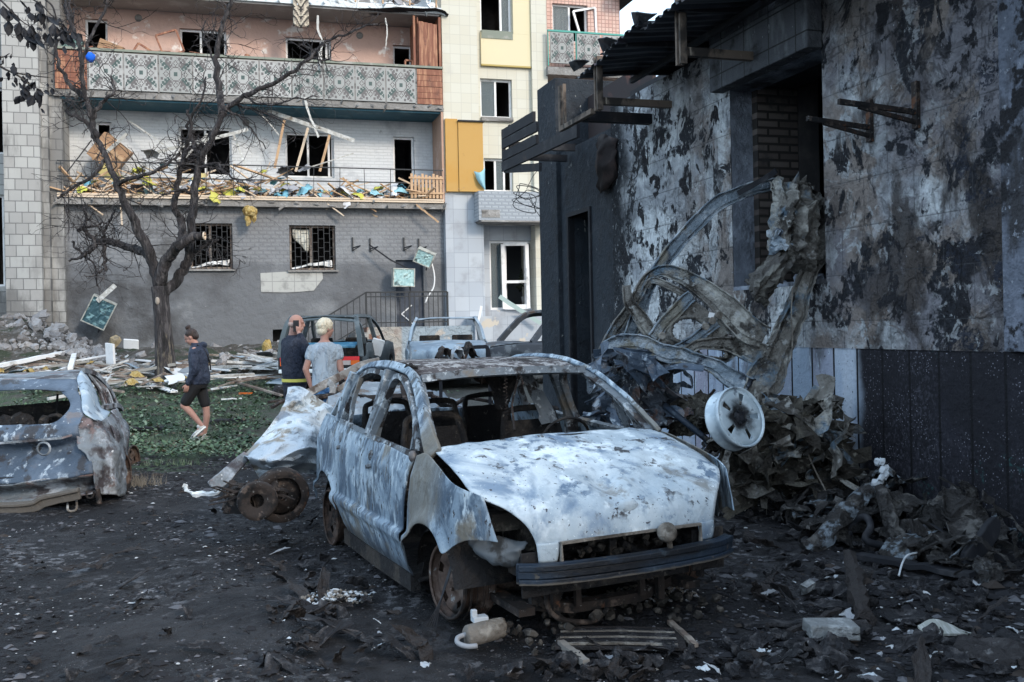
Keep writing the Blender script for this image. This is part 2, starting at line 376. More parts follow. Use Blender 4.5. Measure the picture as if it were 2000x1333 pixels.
def window(par, h_, r, m=None, mull=(.5,), fw=.06, glass=False, gp=None, bars=False):
    a, c, e, g = h_; b = MB(); y = r + .12; m = m or M['white']
    for q in (((a, e), (a + fw, g)), ((c - fw, e), (c, g))): b.bb((q[0][0], y, q[0][1]), (q[1][0], y + .06, q[1][1]))
    b.bb((a + fw, y, e), (c - fw, y + .06, e + fw)); b.bb((a + fw, y, g - fw), (c - fw, y + .06, g))
    for t in mull:
        x = a + (c - a) * t; b.bb((x - fw / 2, y + .002, e + fw), (x + fw / 2, y + .058, g - fw))
    o = b.build('window_frame', m, par)
    if glass:
        for t0, t1 in (gp or ((0, mull[0] if mull else 1),)):
            MB().bb((a + (c - a) * t0 + fw / 2, y + .025, e + fw), (a + (c - a) * t1 - fw / 2, y + .031, g - fw)).build('pane', M['glass'], o)
    return o
# --- wall planes (r = metres behind the balcony front)
UW, GW, PW, RW, WW = 1.35, .30, .05, .45, 1.1
sL, _ = fac(112, 400, 0); sR, _ = fac(866, 400, 0)
zl = 5.03; zu = 7.83; zt = 10.63      # undersides of the three balcony slabs
W3 = [rect(165, 36, 209, 150, UW), rect(350, 55, 441, 160, UW), rect(557, 72, 646, 170, UW), rect(767, 88, 804, 200, UW)]
W2 = [rect(186, 238, 217, 345, UW), rect(348, 247, 451, 342, UW), rect(556, 258, 651, 346, UW), rect(767, 267, 808, 396, UW)]
W1 = [rect(370, 436, 453, 526, GW), rect(564, 440, 654, 528, GW)]
DR = rect(772, 508, 826, 640, GW)
vent = rect(532, 644, 558, 668, GW)
b = MB(); wall(b, sL - .3, sR + .1, zu + .2, zt, UW, W3); wp = b.build('wall', pinkw, BL); wp['label'] = 'pink plastered upper balcony wall'
b = MB(); wall(b, sL - .3, sR + .1, zl + .2, zu, UW, W2); ww = b.build('wall', whitew, BL); ww['label'] = 'white plastered lower balcony wall'
b = MB(); wall(b, sL - .3, sR + .1, .2, zl, GW, W1 + [DR, vent]); wg = b.build('wall', groundw, BL); wg['label'] = 'grey ground floor wall, tiled relief above smooth plaster'
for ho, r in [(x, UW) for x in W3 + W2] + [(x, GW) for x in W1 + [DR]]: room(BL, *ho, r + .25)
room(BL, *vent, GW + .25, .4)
for i, ho in enumerate(W3): window(BL, ho, UW, mull=((), (.45,), (.78, .9), ())[i])
for i, ho in enumerate(W2): window(BL, ho, UW, mull=((), (.5,), (.47, .9), ())[i])
for ho in W1:   # barred windows
    o = window(BL, ho, GW, M['oldwood'], (.47,), .06)
    b = MB(); a, c, e, g = ho; n = 8
    for i in range(n + 1):
        x = a + (c - a) * i / n; b.bar((x, GW + .04, e), (x, GW + .04, g), .018, .018, (1, 0, 0))
        for j in range(5):
            z = e + (g - e) * ((j + (.5 if i % 2 else .1)) / 5)
            if i < n: b.bar((x, GW + .04, z), (x + (c - a) / n, GW + .04, z), .014, .014)
    b.build('window_grille', M['metal_rail'], BL)
    b = MB(); b.box(((a + c) / 2, GW - .02, e - .03), (c - a + .12, .14, .05)); b.build('window_sill', conc, BL)
    b = MB(); b.patch([[(a + .05, GW + .1, e + .02), (a + (c - a) * .5, GW + .06, e + .12), (c - .1, GW + .12, e + .1)], [(a + .05, GW + .1, e + .06), (a + (c - a) * .5, GW + .06, e + .2), (c - .1, GW + .12, e + .28)]], 10, 4); b.crumple(.04, 4., 3)
    b.build('torn_lining', M['white'], BL, thick=.01)
# torn curtain in the second barred window
a, c, e, g = W1[1]
b = MB(); b.patch([[(a + .1, GW + .2, g - .08), (a + .4, GW + .25, g - .1), (a + .62, GW + .2, g - .08)], [(a + .12, GW + .2, g - .35), (a + .4, GW + .15, g - .42), (a + .6, GW + .22, g - .3)], [(a + .3, GW + .2, g - .5), (a + .5, GW + .2, g - .75), (a + .58, GW + .2, g - .45)]], 8, 8)
b.build('curtain', mat('torn_curtain', (.55, .54, .48), [((.3, .28, .22), ('n', 3., .5, .7))], .9), BL, True, thick=.008)
# patch of lost plaster on the ground floor
b = MB(); q = [fac(*p, GW) for p in ((508, 534), (560, 531), (629, 531), (630, 545), (612, 568), (588, 570), (560, 572), (509, 571))]
b.prism([(s, GW - .001, z) for s, z in q][::-1], (0, -.02, 0)); b.build('render_patch', mat('bare_patch', (.40, .40, .38), [((.26, .26, .25), ('n', 3., .45, .65)), ((.2, .2, .2), ('b', 'XZ', .6, .3, .012), .6)], .9), BL)
# slabs
for zz, m, nm in ((zl, conc, 'lowest'), (zu, conc, 'middle'), (zt, whitecap, 'top')):
    b = MB(); b.bb((sL - .05, 0, zz), (sR + .05, UW, zz + .17))
    for i in range(26):
        x = sL + (sR - sL) * i / 25; b.chunk((x, .01, zz + random.uniform(.02, .15)), (.4, .06, .06))
    b.build('balcony_slab', [m], BL)
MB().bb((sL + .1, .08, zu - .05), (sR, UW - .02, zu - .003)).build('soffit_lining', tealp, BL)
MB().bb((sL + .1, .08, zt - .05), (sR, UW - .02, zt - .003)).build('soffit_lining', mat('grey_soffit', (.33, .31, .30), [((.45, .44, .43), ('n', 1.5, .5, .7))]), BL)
# light fittings on the upper walls
for px, py in ((270, 36), (702, 70), (480, 240)):
    s, z = fac(px, py, UW); b = MB(); b.lathe([(.10, 0), (.10, -.03), (.07, -.05), (0, -.05)], (s, UW, z), (0, 1, 0), 16); b.build('wall_vent', conc, BL)
# door panel and frame at the ground floor
a, c, e, g = DR
b = MB(); b.bb((a, GW + .1, e), (c, GW + .16, g)); b.bb((a + .12, GW + .07, e + .15), (c - .12, GW + .1, e + .9)); b.build('door', mat('dark_blue_door', (.045, .055, .075), [((.10, .11, .13), ('n', 3., .5, .7))], .6), BL)
b = MB()
for p1, p2 in (((a + .45, g - 1.0), (a + .15, g - 1.25)), ((a + .15, g - 1.25), (a + .55, g - 1.6)), ((a + .55, g - 1.6), (a + .2, g - 1.95))): b.bar((p1[0], GW + .04, p1[1] - .3), (p2[0], GW + .04, p2[1] - .3), .03, .02, (0, 1, 0))
b.build('torn_door_lining', M['white'], BL)
# --- ornamental mosaic parapet panels
orn_m = [mat('mosaic_white', (.38, .38, .37), [((.24, .25, .24), ('r', .2, 1.), .7), ((.28, .28, .27), ('n', 3., .5, .7))], .7), mat('mosaic_grey', (.13, .12, .12), rough=.7), mat('mosaic_green', (.07, .10, .095), rough=.7)]
def orn(i, j):   # 27 x 27 mosaic cells, symmetric cross ornament
    x, y = abs(i), abs(j); a, c = max(x, y), min(x, y)
    if a <= 1: return 2
    if a <= 5 and x + y <= 7: return 1 if (a == 5 or x + y == 7) else 0
    if abs(a - 8) + c == 2: return 1
    if abs(a - 8) + c <= 1: return 0
    if c >= 3 and x + y >= 9 and abs(x - y) <= 5 and a <= 12:
        if a - c <= 1 and x + y > 17: return 0
        if (x + y) % 4 == 3 and a - c > 2: return 0
        return 2 if x > y else 1
    if a in (11, 12) and c in (3, 4): return 1
    return 0
om = MB(); NC = 13
for i in range(-NC, NC + 1):
    for j in range(-NC, NC + 1):
        s = .94 / (2 * NC + 1); x = (i - .5) * s; z = (j - .5) * s
        om.add([(x, 0, z), (x + s, 0, z), (x + s, 0, z + s), (x, 0, z + s)], [(0, 1, 2, 3)], orn(i, j))
om.bb((-.47, .004, -.47), (.47, .05, .47), 0)
p0, _ = fac(172, 150, 0); p1, _ = fac(812, 180, 0); npan = 10; pw = (p1 - p0) / npan
first = None; zmid = zu + .17 + .52
for i in range(npan):
    if first is None: first = om.build('parapet_panel', orn_m, BL); o = first
    else: o = first.copy(); C.objects.link(o); o.parent = BL
    o.location = (p0 + pw * (i + .5), -.03, zmid); o.scale = (pw / .94 * .95, 1, 1.04)
b = MB()
for i in range(npan + 1): b.bb((p0 + pw * i - .025, -.025, zu + .17), (p0 + pw * i + .025, .03, zmid + .52))
b.bb((p0, .025, zu + .17), (p1, .04, zmid + .5))
b.build('parapet_frame', conc, BL)
MB().bb((sL - .02, -.06, zmid + .52), (sR + .05, .08, zmid + .58)).build('parapet_cap', greycap, BL)
for a, c, n in ((sL, p0 - .03, 7), (p1 + .03, sR + .03, 6)):   # boarded ends of the parapet
    b = MB(); z = zu + .18; hh = 1.0 / n
    for i in range(n): b.bb((a, -.03 - .01 * (i % 2), z + i * hh + .004), (c, .02, z + i * hh + hh - .006))
    o = b.build('timber_boarding', M['redwood'], BL)
# wooden enclosure on the right end of the upper balcony
b = MB(); a, _ = fac(818, 100, 0); zb = zmid + .6
for i in range(4): b.bb((a + i * .135, 0.0 + .01 * (i % 2), zb), (a + i * .135 + .13, .03, zt - .25 - .02 * i))
b.bb((sR - .05, 0, zb), (sR + .02, 1.2, zt - .1)); b.bb((a - .16, 0, zb), (a - .1, .08, zt - .1)); b.bb((a-.03, .1, zb), (a+.01, 1.2, zt - .1))
b.build('balcony_cabin', M['redwood'], BL)
b = MB(); a0, _ = fac(700, 60, 0); b.patch([[(a0, -.05, zt - .02), (a0 + 1, -.25, zt + .0), (sR - .1, -.2, zt + .08), (sR + .25, -.1, zt - .02)], [(a0, .3, zt - .04), (a0 + 1, .3, zt - .04), (sR, .3, zt + .02), (sR + .2, .3, zt - .12)]], 12, 5)
b.crumple(.03, 3, 2); b.build('bent_flashing', M['soot'], BL, thick=.01)
# lower balcony railing
b = MB()
for z in (zl + .17 + .95, zl + .17 + .55): b.bar((sL, .02, z), (sR, .02, z + random.uniform(-.02, .02)), .03, .03)
for i in range(15):
    x = sL + .1 + (sR - sL - .2) * i / 14; b.bar((x, .02, zl + .17), (x + random.uniform(-.04, .04), .0, zl + 1.12), .016, .016, (1, 0, 0))
b.build('balcony_railing', M['metal_rail'], BL)
b = MB()
for z in (zl + .2, zl + .26): b.bar((sL, -.03, z), (sR, -.03, z - .01), .05, .045)
b.build('timber_rail', M['wood'], BL)
b = MB()
for i in range(9): b.bb((sR - .95 + i * .105, -.02, zl + .3), (sR - .95 + i * .105 + .07, .0, zl + 1.0 - .03 * (i % 3)))
for z in (.42, .85): b.bb((sR - 1., -.045, zl + z), (sR, -.022, zl + z + .05))
b.build('slatted_end', M['wood'], BL)
MB().bb((sR - .02, .02, zl + .2), (sR + .04, 1.3, zu)).build('end_panel', mat('old_pink_board', (.42, .27, .20), [((.55, .42, .36), ('n', 2., .5, .7))]), BL)
# top balcony railing
b = MB()
for z in (.25, .6, .95): b.bar((sL, .0, zt + .17 + z), (sR, .0, zt + .17 + z), .04, .05)
for i in range(14): x = sL + .1 + (sR - sL - .2) * i / 13; b.bar((x, .0, zt + .17), (x, .0, zt + 1.2), .05, .04, (1, 0, 0))
b.build('timber_railing', M['wood'], BL)
MB().bb((sL, UW, zt), (sR, UW + .1, zt + 2.9)).build('wall', whitew, BL)
# left tiled pilasters with brick at the foot
for (x0, x1, r, zt_, m) in ((-40, 8, .8, 12.5, 'w'), (8, 79, -.35, 13, 'p'), (79, 96, -.10, 13, 'p'), (96, 124, .12, 13, 'p')):
    a, _ = fac(x0, 400, r); c, _ = fac(x1, 400, r); b = MB()
    if m == 'w':
        hs = [rect(-30, 170, 6, 300, r), rect(-30, 380, 6, 560, r)]
        wall(b, a, c, .3, zt_, r, hs)
        b.build('wall', pilt, BL)
        for ho in hs: room(BL, *ho, r + .25); window(BL, ho, r)
        continue
    b.bb((a, r, 1.75), (c, 1.6, zt_)); b.build('tiled_pilaster', pilt, BL)
    b = MB(); k = 0
    for zi in range(18):
        z = .4 + zi * .078
        if z > 1.72: break
        off = .12 * (zi % 2); x = a + .03
        while x < c - .05:
            w_ = min(.235, c - .02 - x)
            b.bb((x, r + .03 + random.uniform(0, .04), z), (x + w_, r + .3, z + .066)); x += .25 - off; off = 0
    b.build('exposed_brickwork', mat('bare_brick', (.36, .34, .32), [((.24, .17, .14), ('n', 3., .5, .65))]), BL)
# right part of the building: pilaster, yellow bay, far wing
def seg(x0, x1, r, z0, z1, m, holes=(), label=None, name='wall', back=True):
    a, _ = fac(x0, 300, r); c, _ = fac(x1, 300, r); b = MB(); wall(b, a, c, z0, z1, r, holes)
    if back: b.add([(a, r, z0), (a, r + 1.5, z0), (a, r + 1.5, z1), (a, r, z1)], [(0, 1, 2, 3)]); b.add([(c, r, z0), (c, r + 1.5, z0), (c, r + 1.5, z1), (c, r, z1)], [(3, 2, 1, 0)])
    o = b.build(name, m, BL)
    if label: o['label'] = label
    for ho in holes: room(BL, *ho, r + .25)
    return a, c
_, zq = fac(900, 378, PW)
seg(867, 936, PW, zq, 14, creamt, label='cream tiled strip beside the balconies')
seg(867, 941, PW, .2, zq, bluet)
h1 = [rect(936, -45, 997, 60, RW), rect(937, 153, 999, 229, RW), rect(944, 309, 1001, 374, RW)]
seg(936, 1042, RW, zq - .1, 14, creamt, h1)
b = MB(); a, z1 = fac(937, 64, RW); c, z0 = fac(1040, 132, RW)
b.bb((a, RW - .08, z0), (c + .02, RW - .002, z1)); q = rect(998, -60, 1041, 66, RW); b.bb((q[0], RW - .08, z1 + .002), (c + .02, RW - .002, 14)); b.build('yellow_cladding', yellowp, BL)
MB().bb((a, RW - .1, z0 - .05), (c + .02, RW - .005, z0 - .004)).build('cladding_edge', mat('ochre_edge', (.42, .32, .12)), BL)
for i, ho in enumerate(h1):
    o = window(BL, ho, RW, mull=((.68,), (.5,), (.42, .72))[i], glass=True, gp=((.68, 1),) if i == 0 else ((.0, .5),) if i == 1 else ((.42, .72),))
    MB().bb((ho[0], RW - .1, ho[2] - .12 - (.12 if i == 0 else 0)), (ho[1], RW + .1, ho[2] - .002)).build('window_sill', greycap if i == 0 else conc, BL)
# an opened sash in the first window
ho = h1[0]; x = ho[0] + (ho[1] - ho[0]) * .68
seg(1042, 1072, RW - .15, .3, 14, creamt)
h2 = [rect(1078, 6, 1147, 80, WW), rect(1102, 128, 1165, 190, WW)]
ao, co_ = seg(1071, 1214, WW, 5, 14, pinkt, h2, label='pink tiled far wing')
window(BL, h2[0], WW, mull=(.5,), glass=True, gp=((0, .5),)); window(BL, h2[1], WW, mull=(.5,))
sx = h2[0][0] + (h2[0][1] - h2[0][0]) * .55   # tilted open sash
b = MB(); z0, z1 = h2[0][2] - .05, h2[0][3] - .25
b.sweep([(sx, WW - .1, z1), (sx + .25, WW - .2, z0)], .06, .05, (0, 1, 0)); b.sweep([(sx, WW - .1, z1), (sx + .75, WW - .05, z1 + .18)], .06, .05, (0, 1, 0)); b.sweep([(sx + .75, WW - .05, z1 + .18), (sx + .8, WW, z0 + .1)], .06, .05, (0, 1, 0)); b.build('open_sash', M['white'], BL)
b = MB(); b.patch([[(h2[0][0] + .08, WW + .3, h2[0][3] - .1), (h2[0][0] + .35, WW + .22, h2[0][3] - .1), (h2[0][0] + .6, WW + .3, h2[0][3] - .1)], [(h2[0][0] + .08, WW + .3, h2[0][2] + .05), (h2[0][0] + .35, WW + .25, h2[0][2]), (h2[0][0] + .62, WW + .3, h2[0][2])]], 16, 4)
b.build('curtain', mat('grey_curtain', (.22, .22, .23), [((.4, .4, .4), ('n', (14, 14, .5), .45, .6))]), BL, True)
wa, zb_ = fac(1070, 122, WW - 1.); wc, _ = fac(1262, 125, WW - 1.); _, zc = fac(1070, 60, WW - 1.)
MB().bb((wa, WW - 1, zb_ - .35), (wc, WW - .01, zb_ - .12)).build('balcony_slab', conc, BL)
b = MB(); b.bb((wa, WW - 1.02, zc - .02), (wc, WW - .96, zc + .03)); b.bb((wa, WW - 1, zb_ - .1), (wa + .03, WW - .97, zc)); b.bb((wa + .62 * 1.42, WW - 1, zb_ - .1), (wa + .62 * 1.42 + .03, WW - .97, zc))
b.build('balcony_rail', mat('green_rail', (.10, .33, .28)), BL)
for i, t in enumerate((.02, .86, 1.70)):
    if wa + t + .8 > wc: break
    o = first.copy(); C.objects.link(o); o.parent = BL; o.location = (wa + t + .42, WW - 1.03, (zb_ + zc) / 2 - .03); o.scale = (.78, 1, (zc - zb_) / .94 * .97)
# roof overhang of the far wing (dark, top edge of the picture)
a, z = fac(1214, 0, WW); b = MB(); b.bb((a - .3, WW - .9, z + .05), (a + .42, WW + 6, z + .35)); b.build('roof', M['soot'], BL)
b = MB(); wall(b, co_, co_ + .02, 5, 14, WW); b.bb((co_ - .02, WW, 5), (co_, WW + 6, 14)); b.build('gable_wall', pinkt, BL)
# ochre panels by the lower balcony
b = MB(); a, z1 = fac(868, 236, 0); c, z0 = fac(943, 376, 0); m_, _ = fac(892, 240, 0)
b.bb((a, -.06, z0), (m_, PW - .01, z1 + .05)); b.bb((m_ + .01, -.10, z0), (c, PW - .01, z1 - .03)); b.build('ochre_cladding', orangep, BL)
MB().bb((m_, -.16, z1 - .03), (c + .04, .05, z1 + .01)).build('cladding_cap', M['soot'], BL)
b = MB(); q1 = fac(925, 335, -.15); b.patch([[(q1[0], -.15, q1[1]), (q1[0] + .15, -.3, q1[1] - .05), (q1[0] + .32, -.18, q1[1] + .1)], [(q1[0] + .1, -.2, q1[1] - .3), (q1[0] + .2, -.3, q1[1] - .35), (q1[0] + .32, -.15, q1[1] - .3)], [(q1[0] + .3, -.15, q1[1] - .5), (q1[0] + .31, -.15, q1[1] - .52), (q1[0] + .33, -.15, q1[1] - .53)]], 8, 8)
b.build('torn_flashing', M['bluecloth'], BL, True, thick=.01)
# entrance canopy, glazed door, porch
a, z1 = fac(934, 373, -.5); c, z0 = fac(1085, 432, -.5)
b = MB(); b.bb((a, -.5, z0), (c, RW + .3, z1)); b.build('entrance_canopy', mat('canopy_relief', (.34, .37, .40), [((.22, .24, .27), ('b', 'XZ', .2, .1, .02, .5), .7), ((.46, .48, .50), ('n', 1.5, .5, .7), .6)], .8, bump=[(('b', 'XZ', .2, .1, .03, .5), -.01)]), BL)
MB().bb((a + .05, -.56, z0 - .05), (c, RW, z0 - .003)).build('canopy_edge', conc, BL)
MB().bb((a + .08, -.512, z0 + .08), (a + .62, -.502, z0 + .3)).build('canopy_patch', conc, BL)
de = rect(955, 470, 1070, 606, RW + .3)
a, _ = fac(940, 500, RW + .3); c, _ = fac(1100, 500, RW + .3)
b = MB(); wall(b, a - .1, c, .2, z0, RW + .3, [de]); b.build('wall', bluet, BL)
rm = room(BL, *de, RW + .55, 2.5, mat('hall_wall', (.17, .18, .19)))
o = window(BL, de, RW + .3, mull=(.28, .62), fw=.07, glass=True, gp=((0, .28), (.62, 1)))
b = MB(); x0 = de[0] + (de[1] - de[0]) * .22; x1 = de[0] + (de[1] - de[0]) * .60; y = RW + .22; zz0, zz1 = de[2] + .03, de[3] - .12
b.bar((x0, y, zz0), (x0 - .02, y, zz1), .11, .06, (0, 1, 0)); b.bar((x1, y - .15, zz0), (x1 - .02, y - .15, zz1), .11, .06, (0, 1, 0)); b.bar((x0, y, zz1), (x1, y - .15, zz1), .06, .1); b.bar((x0, y, zz0 + .05), (x1, y - .15, zz0 + .05), .06, .14); b.bar((x0, y, zz0 + .8), (x1, y - .15, zz0 + .8), .06, .08)
o = b.build('door', M['white'], BL); MB().tube([(x1 - .03, y - .2, zz0 + .9), (x1 - .06, y - .26, zz0 + .95), (x1 - .06, y - .26, zz0 + 1.15), (x1 - .03, y - .2, zz0 + 1.2)], .015).build('door_handle', M['white'], o)
# porch platform, stair railing, plinth
pa, pz = fac(715, 640, -.8); pc, _ = fac(1100, 600, -.8)
b = MB(); b.bb((pa, -.9, .2), (pa + 3.0, GW - .01, pz)); b.build('porch', [mat('flaking_plinth', (.34, .32, .29), [((.20, .10, .07), ('m', ('n', 2.5, .48, .56), ('g', 'X', pa + 1.2, pa + .2, .5, 2.))), ((.27, .32, .36), ('g', 'X', pa + .9, pa + 1.0)), ((.46, .40, .34), ('n', 1.6, .55, .62), .8), ((.15, .15, .15), ('n', 4., .6, .7))], .9, bump=[(('n', 6., .4, .6), .02)])], BL)
b = MB(); b.bb((pa + 3.0, -1.0, .2), (pc, RW + .2, pz + .25)); b.build('porch', [bluet], BL)
b = MB()
for i in range(6): b.bb((pa - .3 * (i + 1), -.9, .2), (pa - .3 * i - .002, GW - .02, pz - .15 * (i + 1) + .02))
b.build('stairs', conc, BL)
b = MB(); e1, ez = fac(873, 570, -.85); h_ = pz + .95
b.bar((pa, -.85, h_), (e1, -.85, h_), .05, .04); b.bar((pa, -.85, pz + .12), (e1, -.85, pz + .12), .03, .03); b.bar((pa - 1.55, -.85, pz + .02), (pa, -.85, h_), .05, .04); b.bar((pa - 1.55, -.85, pz - .78), (pa, -.85, pz + .12), .03, .03); b.bar((pa, -.85, h_ - .12), (e1, -.85, h_ - .12), .03, .03)
n = 17
for i in range(n + 1): x = pa + (e1 - pa) * i / n; w_ = .05 if i in (0, n, 9) else .02; b.bar((x, -.85, pz), (x, -.85, h_), w_, w_, (1, 0, 0))
for i in range(9): x = pa - 1.55 + 1.55 * i / 9; z = pz + .02 + (h_ - pz - .02) * i / 9; b.bar((x, -.85, z - .9), (x, -.85, z), .02, .02, (1, 0, 0))
b.build('porch_railing', M['metal_rail'], BL)
# blocks beyond on the far left
# ================================================================ the burnt single storey building on the right
RO = V((.516, 16.4, 0)); RA = math.atan2(-.955, .296)
RT = V((math.cos(RA), math.sin(RA), 0)); RN = V((-math.sin(RA), math.cos(RA), 0))   # RN points into the building
def rw(px, py, off=0.):
    q = ray(px, py, RO - RN * off, RN) - RO
    return q.dot(RT), q.z
def rwp(s, off, z): return RO + RT * s - RN * off + V((0, 0, z))
BR = thing('burnt_building', 'fire blackened single storey tiled building with an open window hole and a torn metal roof', 'building', RO, RA)
s1, _ = rw(1195, 400); sw0, _ = rw(1427, 300); sw1, _ = rw(1608, 300); sp, _ = rw(1972, 500); zs = 1.98; zh = 4.05; zb = 1.36; zT = 4.45
s_soot, _ = rw(1675, 900); s_mid, _ = rw(1330, 300)
BW = .62
tilew = mat('scorched_tile_wall', (.36, .38, .41), [
    ((.68, .71, .73), ('n', (1.6, 1.6, 1.6), .40, .56, 10, .3)),
    ((.20, .165, .145), ('m', ('g', 'X', s_mid - .9, s_mid + .8, 1.4, 1.1), ('n', (1.3, 1.3, 1.3), .40, .56, 10, .5)), .9),
    ((.20, .195, .215), ('m', ('g', 'X', sw1 - .2, sw1 + .2), ('n', (1.2, 1.2, .9), .40, .56, 10, .5))),
    ((.24, .205, .185), ('m', ('g', 'X', sw1 - .3, sw1 + .6), ('n', (2.1, 2.1, 2.1), .48, .58, 10, .6))),
    ((.40, .42, .44), ('m', ('n', 2.3, .54, .58, 10, .8), ('n', .9, .42, .56))),
    ((.09, .075, .07), ('m', ('n', (.9, .9, .6), .48, .68, 10, .5), ('g', 'X', s1 + 1.2, sw1 - .3, .8, 1.)), .85),
    ((.045, .038, .036), ('m', ('g', 'X', sw1 - .2, sw1 + .8), ('n', (1.5, 1.5, .8), .48, .60, 10, .5)), .9),
    ((.018, .018, .022), ('m', ('n', (3.4, 3.4, 2.6), .54, .57, 10, .4), ('n', 1.1, .40, .52))),
    ((.020, .022, .028), ('m', ('n', (1.7, 1.7, 1.3), .55, .575, 10, .4), ('n', 11., .38, .50, 8, .4))),
    ((.025, .03, .045), ('m', ('g', 'X', sw1 + .9, sw1 + 1.3), ('n', 1.6, .50, .56, 9, 1.), ('n', 18., .44, .52, 4, 1.5)), .9),
    ((.50, .51, .51), ('m', ('n', 1.9, .55, .61, 9, .8), ('n', 7., .52, .58, 9, .5), ('g', 'X', sw1 + 1.5, sw1 - .5)), .8),
    ((.34, .35, .36), ('m', ('g', 'X', sw1, sw1 + .5), ('n', 2.2, .54, .60, 9, .8), ('n', 9., .53, .58, 9, .5)), .8),
    ((.022, .026, .032), ('g', 'X', s1 + .75, s1 + .15, 1.1, 1.6)),
    ((.30, .31, .32), ('m', ('g', 'X', s1 + 1.1, s1 + .6, .5, 2.), ('n', (16, 16, 10), .60, .63)), .8),
    ((.06, .06, .065), ('b', 'XZ', BW, .40, .005, .5), .55),
    ((.44, .47, .50), ('n', (26, 26, 14), .67, .71)),
    ((.02, .02, .022), ('m', ('g', 'Z', 4.0, 4.5, .6, 2.), ('n', 2., .45, .6)), .6),
    ], .85, spec=.25, bump=[(('n', (3.4, 3.4, 2.6), .53, .565, 10, .4), -.03), (('n', 2.3, .53, .58, 10, .8), .015), (('b', 'XZ', BW, .40, .010, .5), -.010), (('n', 9., .35, .7, 8), .025), (('n', 45., .3, .7), .005)])
panelw = mat('pale_blue_panels', (.31, .39, .50), [
    ((.44, .50, .58), ('n', (3, 3, .8), .45, .65, 8)), ((.29, .29, .36), ('k', 'XZ', .33, 3., .3, .9)),
    ((.13, .14, .165), ('n', (2, 2, .7), .54, .66, 8)), ((.40, .47, .55), ('n', (14, 14, 4), .60, .64)),
    ((.04, .045, .05), ('n', 28., .64, .68)),
    ((.010, .010, .014), ('g', 'X', s_soot - .05, s_soot + .12, .35, 1.8)),
    ((.018, .018, .026), ('m', ('g', 'X', s_soot, s_soot + .4), ('n', 1.4, .5, .7)), .7),
    ((.22, .22, .26), ('m', ('g', 'X', s_soot, s_soot + .2), ('v', 42., .24, .12), ('n', 2.6, .44, .56))), ((.035, .035, .045), ('m', ('g', 'X', s_soot, s_soot + .2), ('n', (40, 40, 30), .5, .62), ('n', 1.2, .42, .6))),
    ((.26, .26, .28), ('m', ('g', 'X', s_soot, s_soot + .2), ('n', (70, 70, 3), .68, .72), ('n', 2., .5, .6))),
    ((.03, .10, .10), ('m', ('g', 'X', s_soot + .5, s_soot + .8), ('n', 2.2, .58, .66), ('n', 30., .5, .6)), .8),
    ((.004, .004, .006), ('b', 'XZ', .33, 9., .012, 0)),
    ], .8, spec=.25, bump=[(('b', 'XZ', .33, 9., .016), -.012), (('n', 14., .3, .7), .006)])
navy = mat('navy_scorched_wall', (.016, .022, .030), [((.035, .04, .048), ('n', 1.2, .5, .7)), ((.010, .012, .016), ('n', 3., .5, .7)),
    ((.35, .35, .33), ('m', ('n', (15, 15, 7), .63, .67), ('n', 1.3, .50, .62))), ((.30, .31, .33), ('m', ('n', 2.4, .67, .70), ('g', 'X', s1 - 1.2, s1, .5, 1.)))], .75, bump=[(('n', 10., .4, .7), .008)])
lint = mat('sooty_lintel', (.085, .09, .10), [((.16, .17, .18), ('n', (4, 4, 1.5), .5, .66)), ((.022, .022, .024), ('n', 2.5, .5, .66)), ((.38, .40, .41), ('n', (9, 9, 4), .66, .69)), ((.03, .03, .03), ('b', 'XZ', .45, .3, .008))], .85, bump=[(('n', 10., .35, .7), .015)])
revm = mat('pale_reveal', (.17, .19, .23), [((.25, .28, .33), ('n', 3., .47, .6, 9)), ((.05, .05, .055), ('n', (3, 3, 1.2), .53, .66, 9)), ((.02, .02, .022), ('m', ('g', 'Z', 3., 4.2, .8, 1.), ('n', 1.5, .4, .6)), .8)], .85, bump=[(('n', 12., .35, .7), .01)])
bm_ = mat('scorched_brick', (.075, .06, .055), [((.12, .10, .09), ('k', 'YZ', .26, .085, .3, .9, .5)), ((.025, .022, .02), ('b', 'YZ', .26, .085, .014, .5)), ((.03, .03, .03), ('n', 2.2, .5, .7))], .9, bump=[(('b', 'YZ', .26, .085, .02, .5), -.02)])

# the facing wall: upper tiles, window hole, lower panels (slightly proud), door
near = 20.5  # unseen run past the camera added so the wall shades the foreground car
def rrect(x0, y0, x1, y1, off=0):
    a, _ = rw(x0, (y0 + y1) / 2, off); c, _ = rw(x1, (y0 + y1) / 2, off); _, z1 = rw(x0, y0, off); _, z0 = rw(x0, y1, off); return (a, c, z0, z1)
door = rrect(1112, 424, 1152, 700); door = (door[0], door[1], .1, door[3])
b = MB(); wall(b, s1, near, zb, 6.2, 0, [(sw0, sw1, zs, 6.3), (0, sw0, zT + .12, 6.3)], reveal=0.0); b.build('tiled_wall', tilew, BR)
# broken crest of the wall
b = MB(); s = s1
while s < sw0 - .1:
    w_ = random.uniform(.25, .62); h_ = random.choice((0, .04, .1, .16)) - (.12 if s < s1 + .5 else 0)
    b.bb((s, .004, zT - .2), (min(s + w_, sw0 - .02), .22, zT + .02 + h_)); s += w_ + .004
b.build('wall_crest', tilew, BR)
b = MB(); wall(b, s1 - .02, near, -.2, zb, -.012, [(0, 0, 0, 0)]); b.bb((s1, -.012, zb - .012), (near, 0, zb)); b.build('lower_panels', panelw, BR)
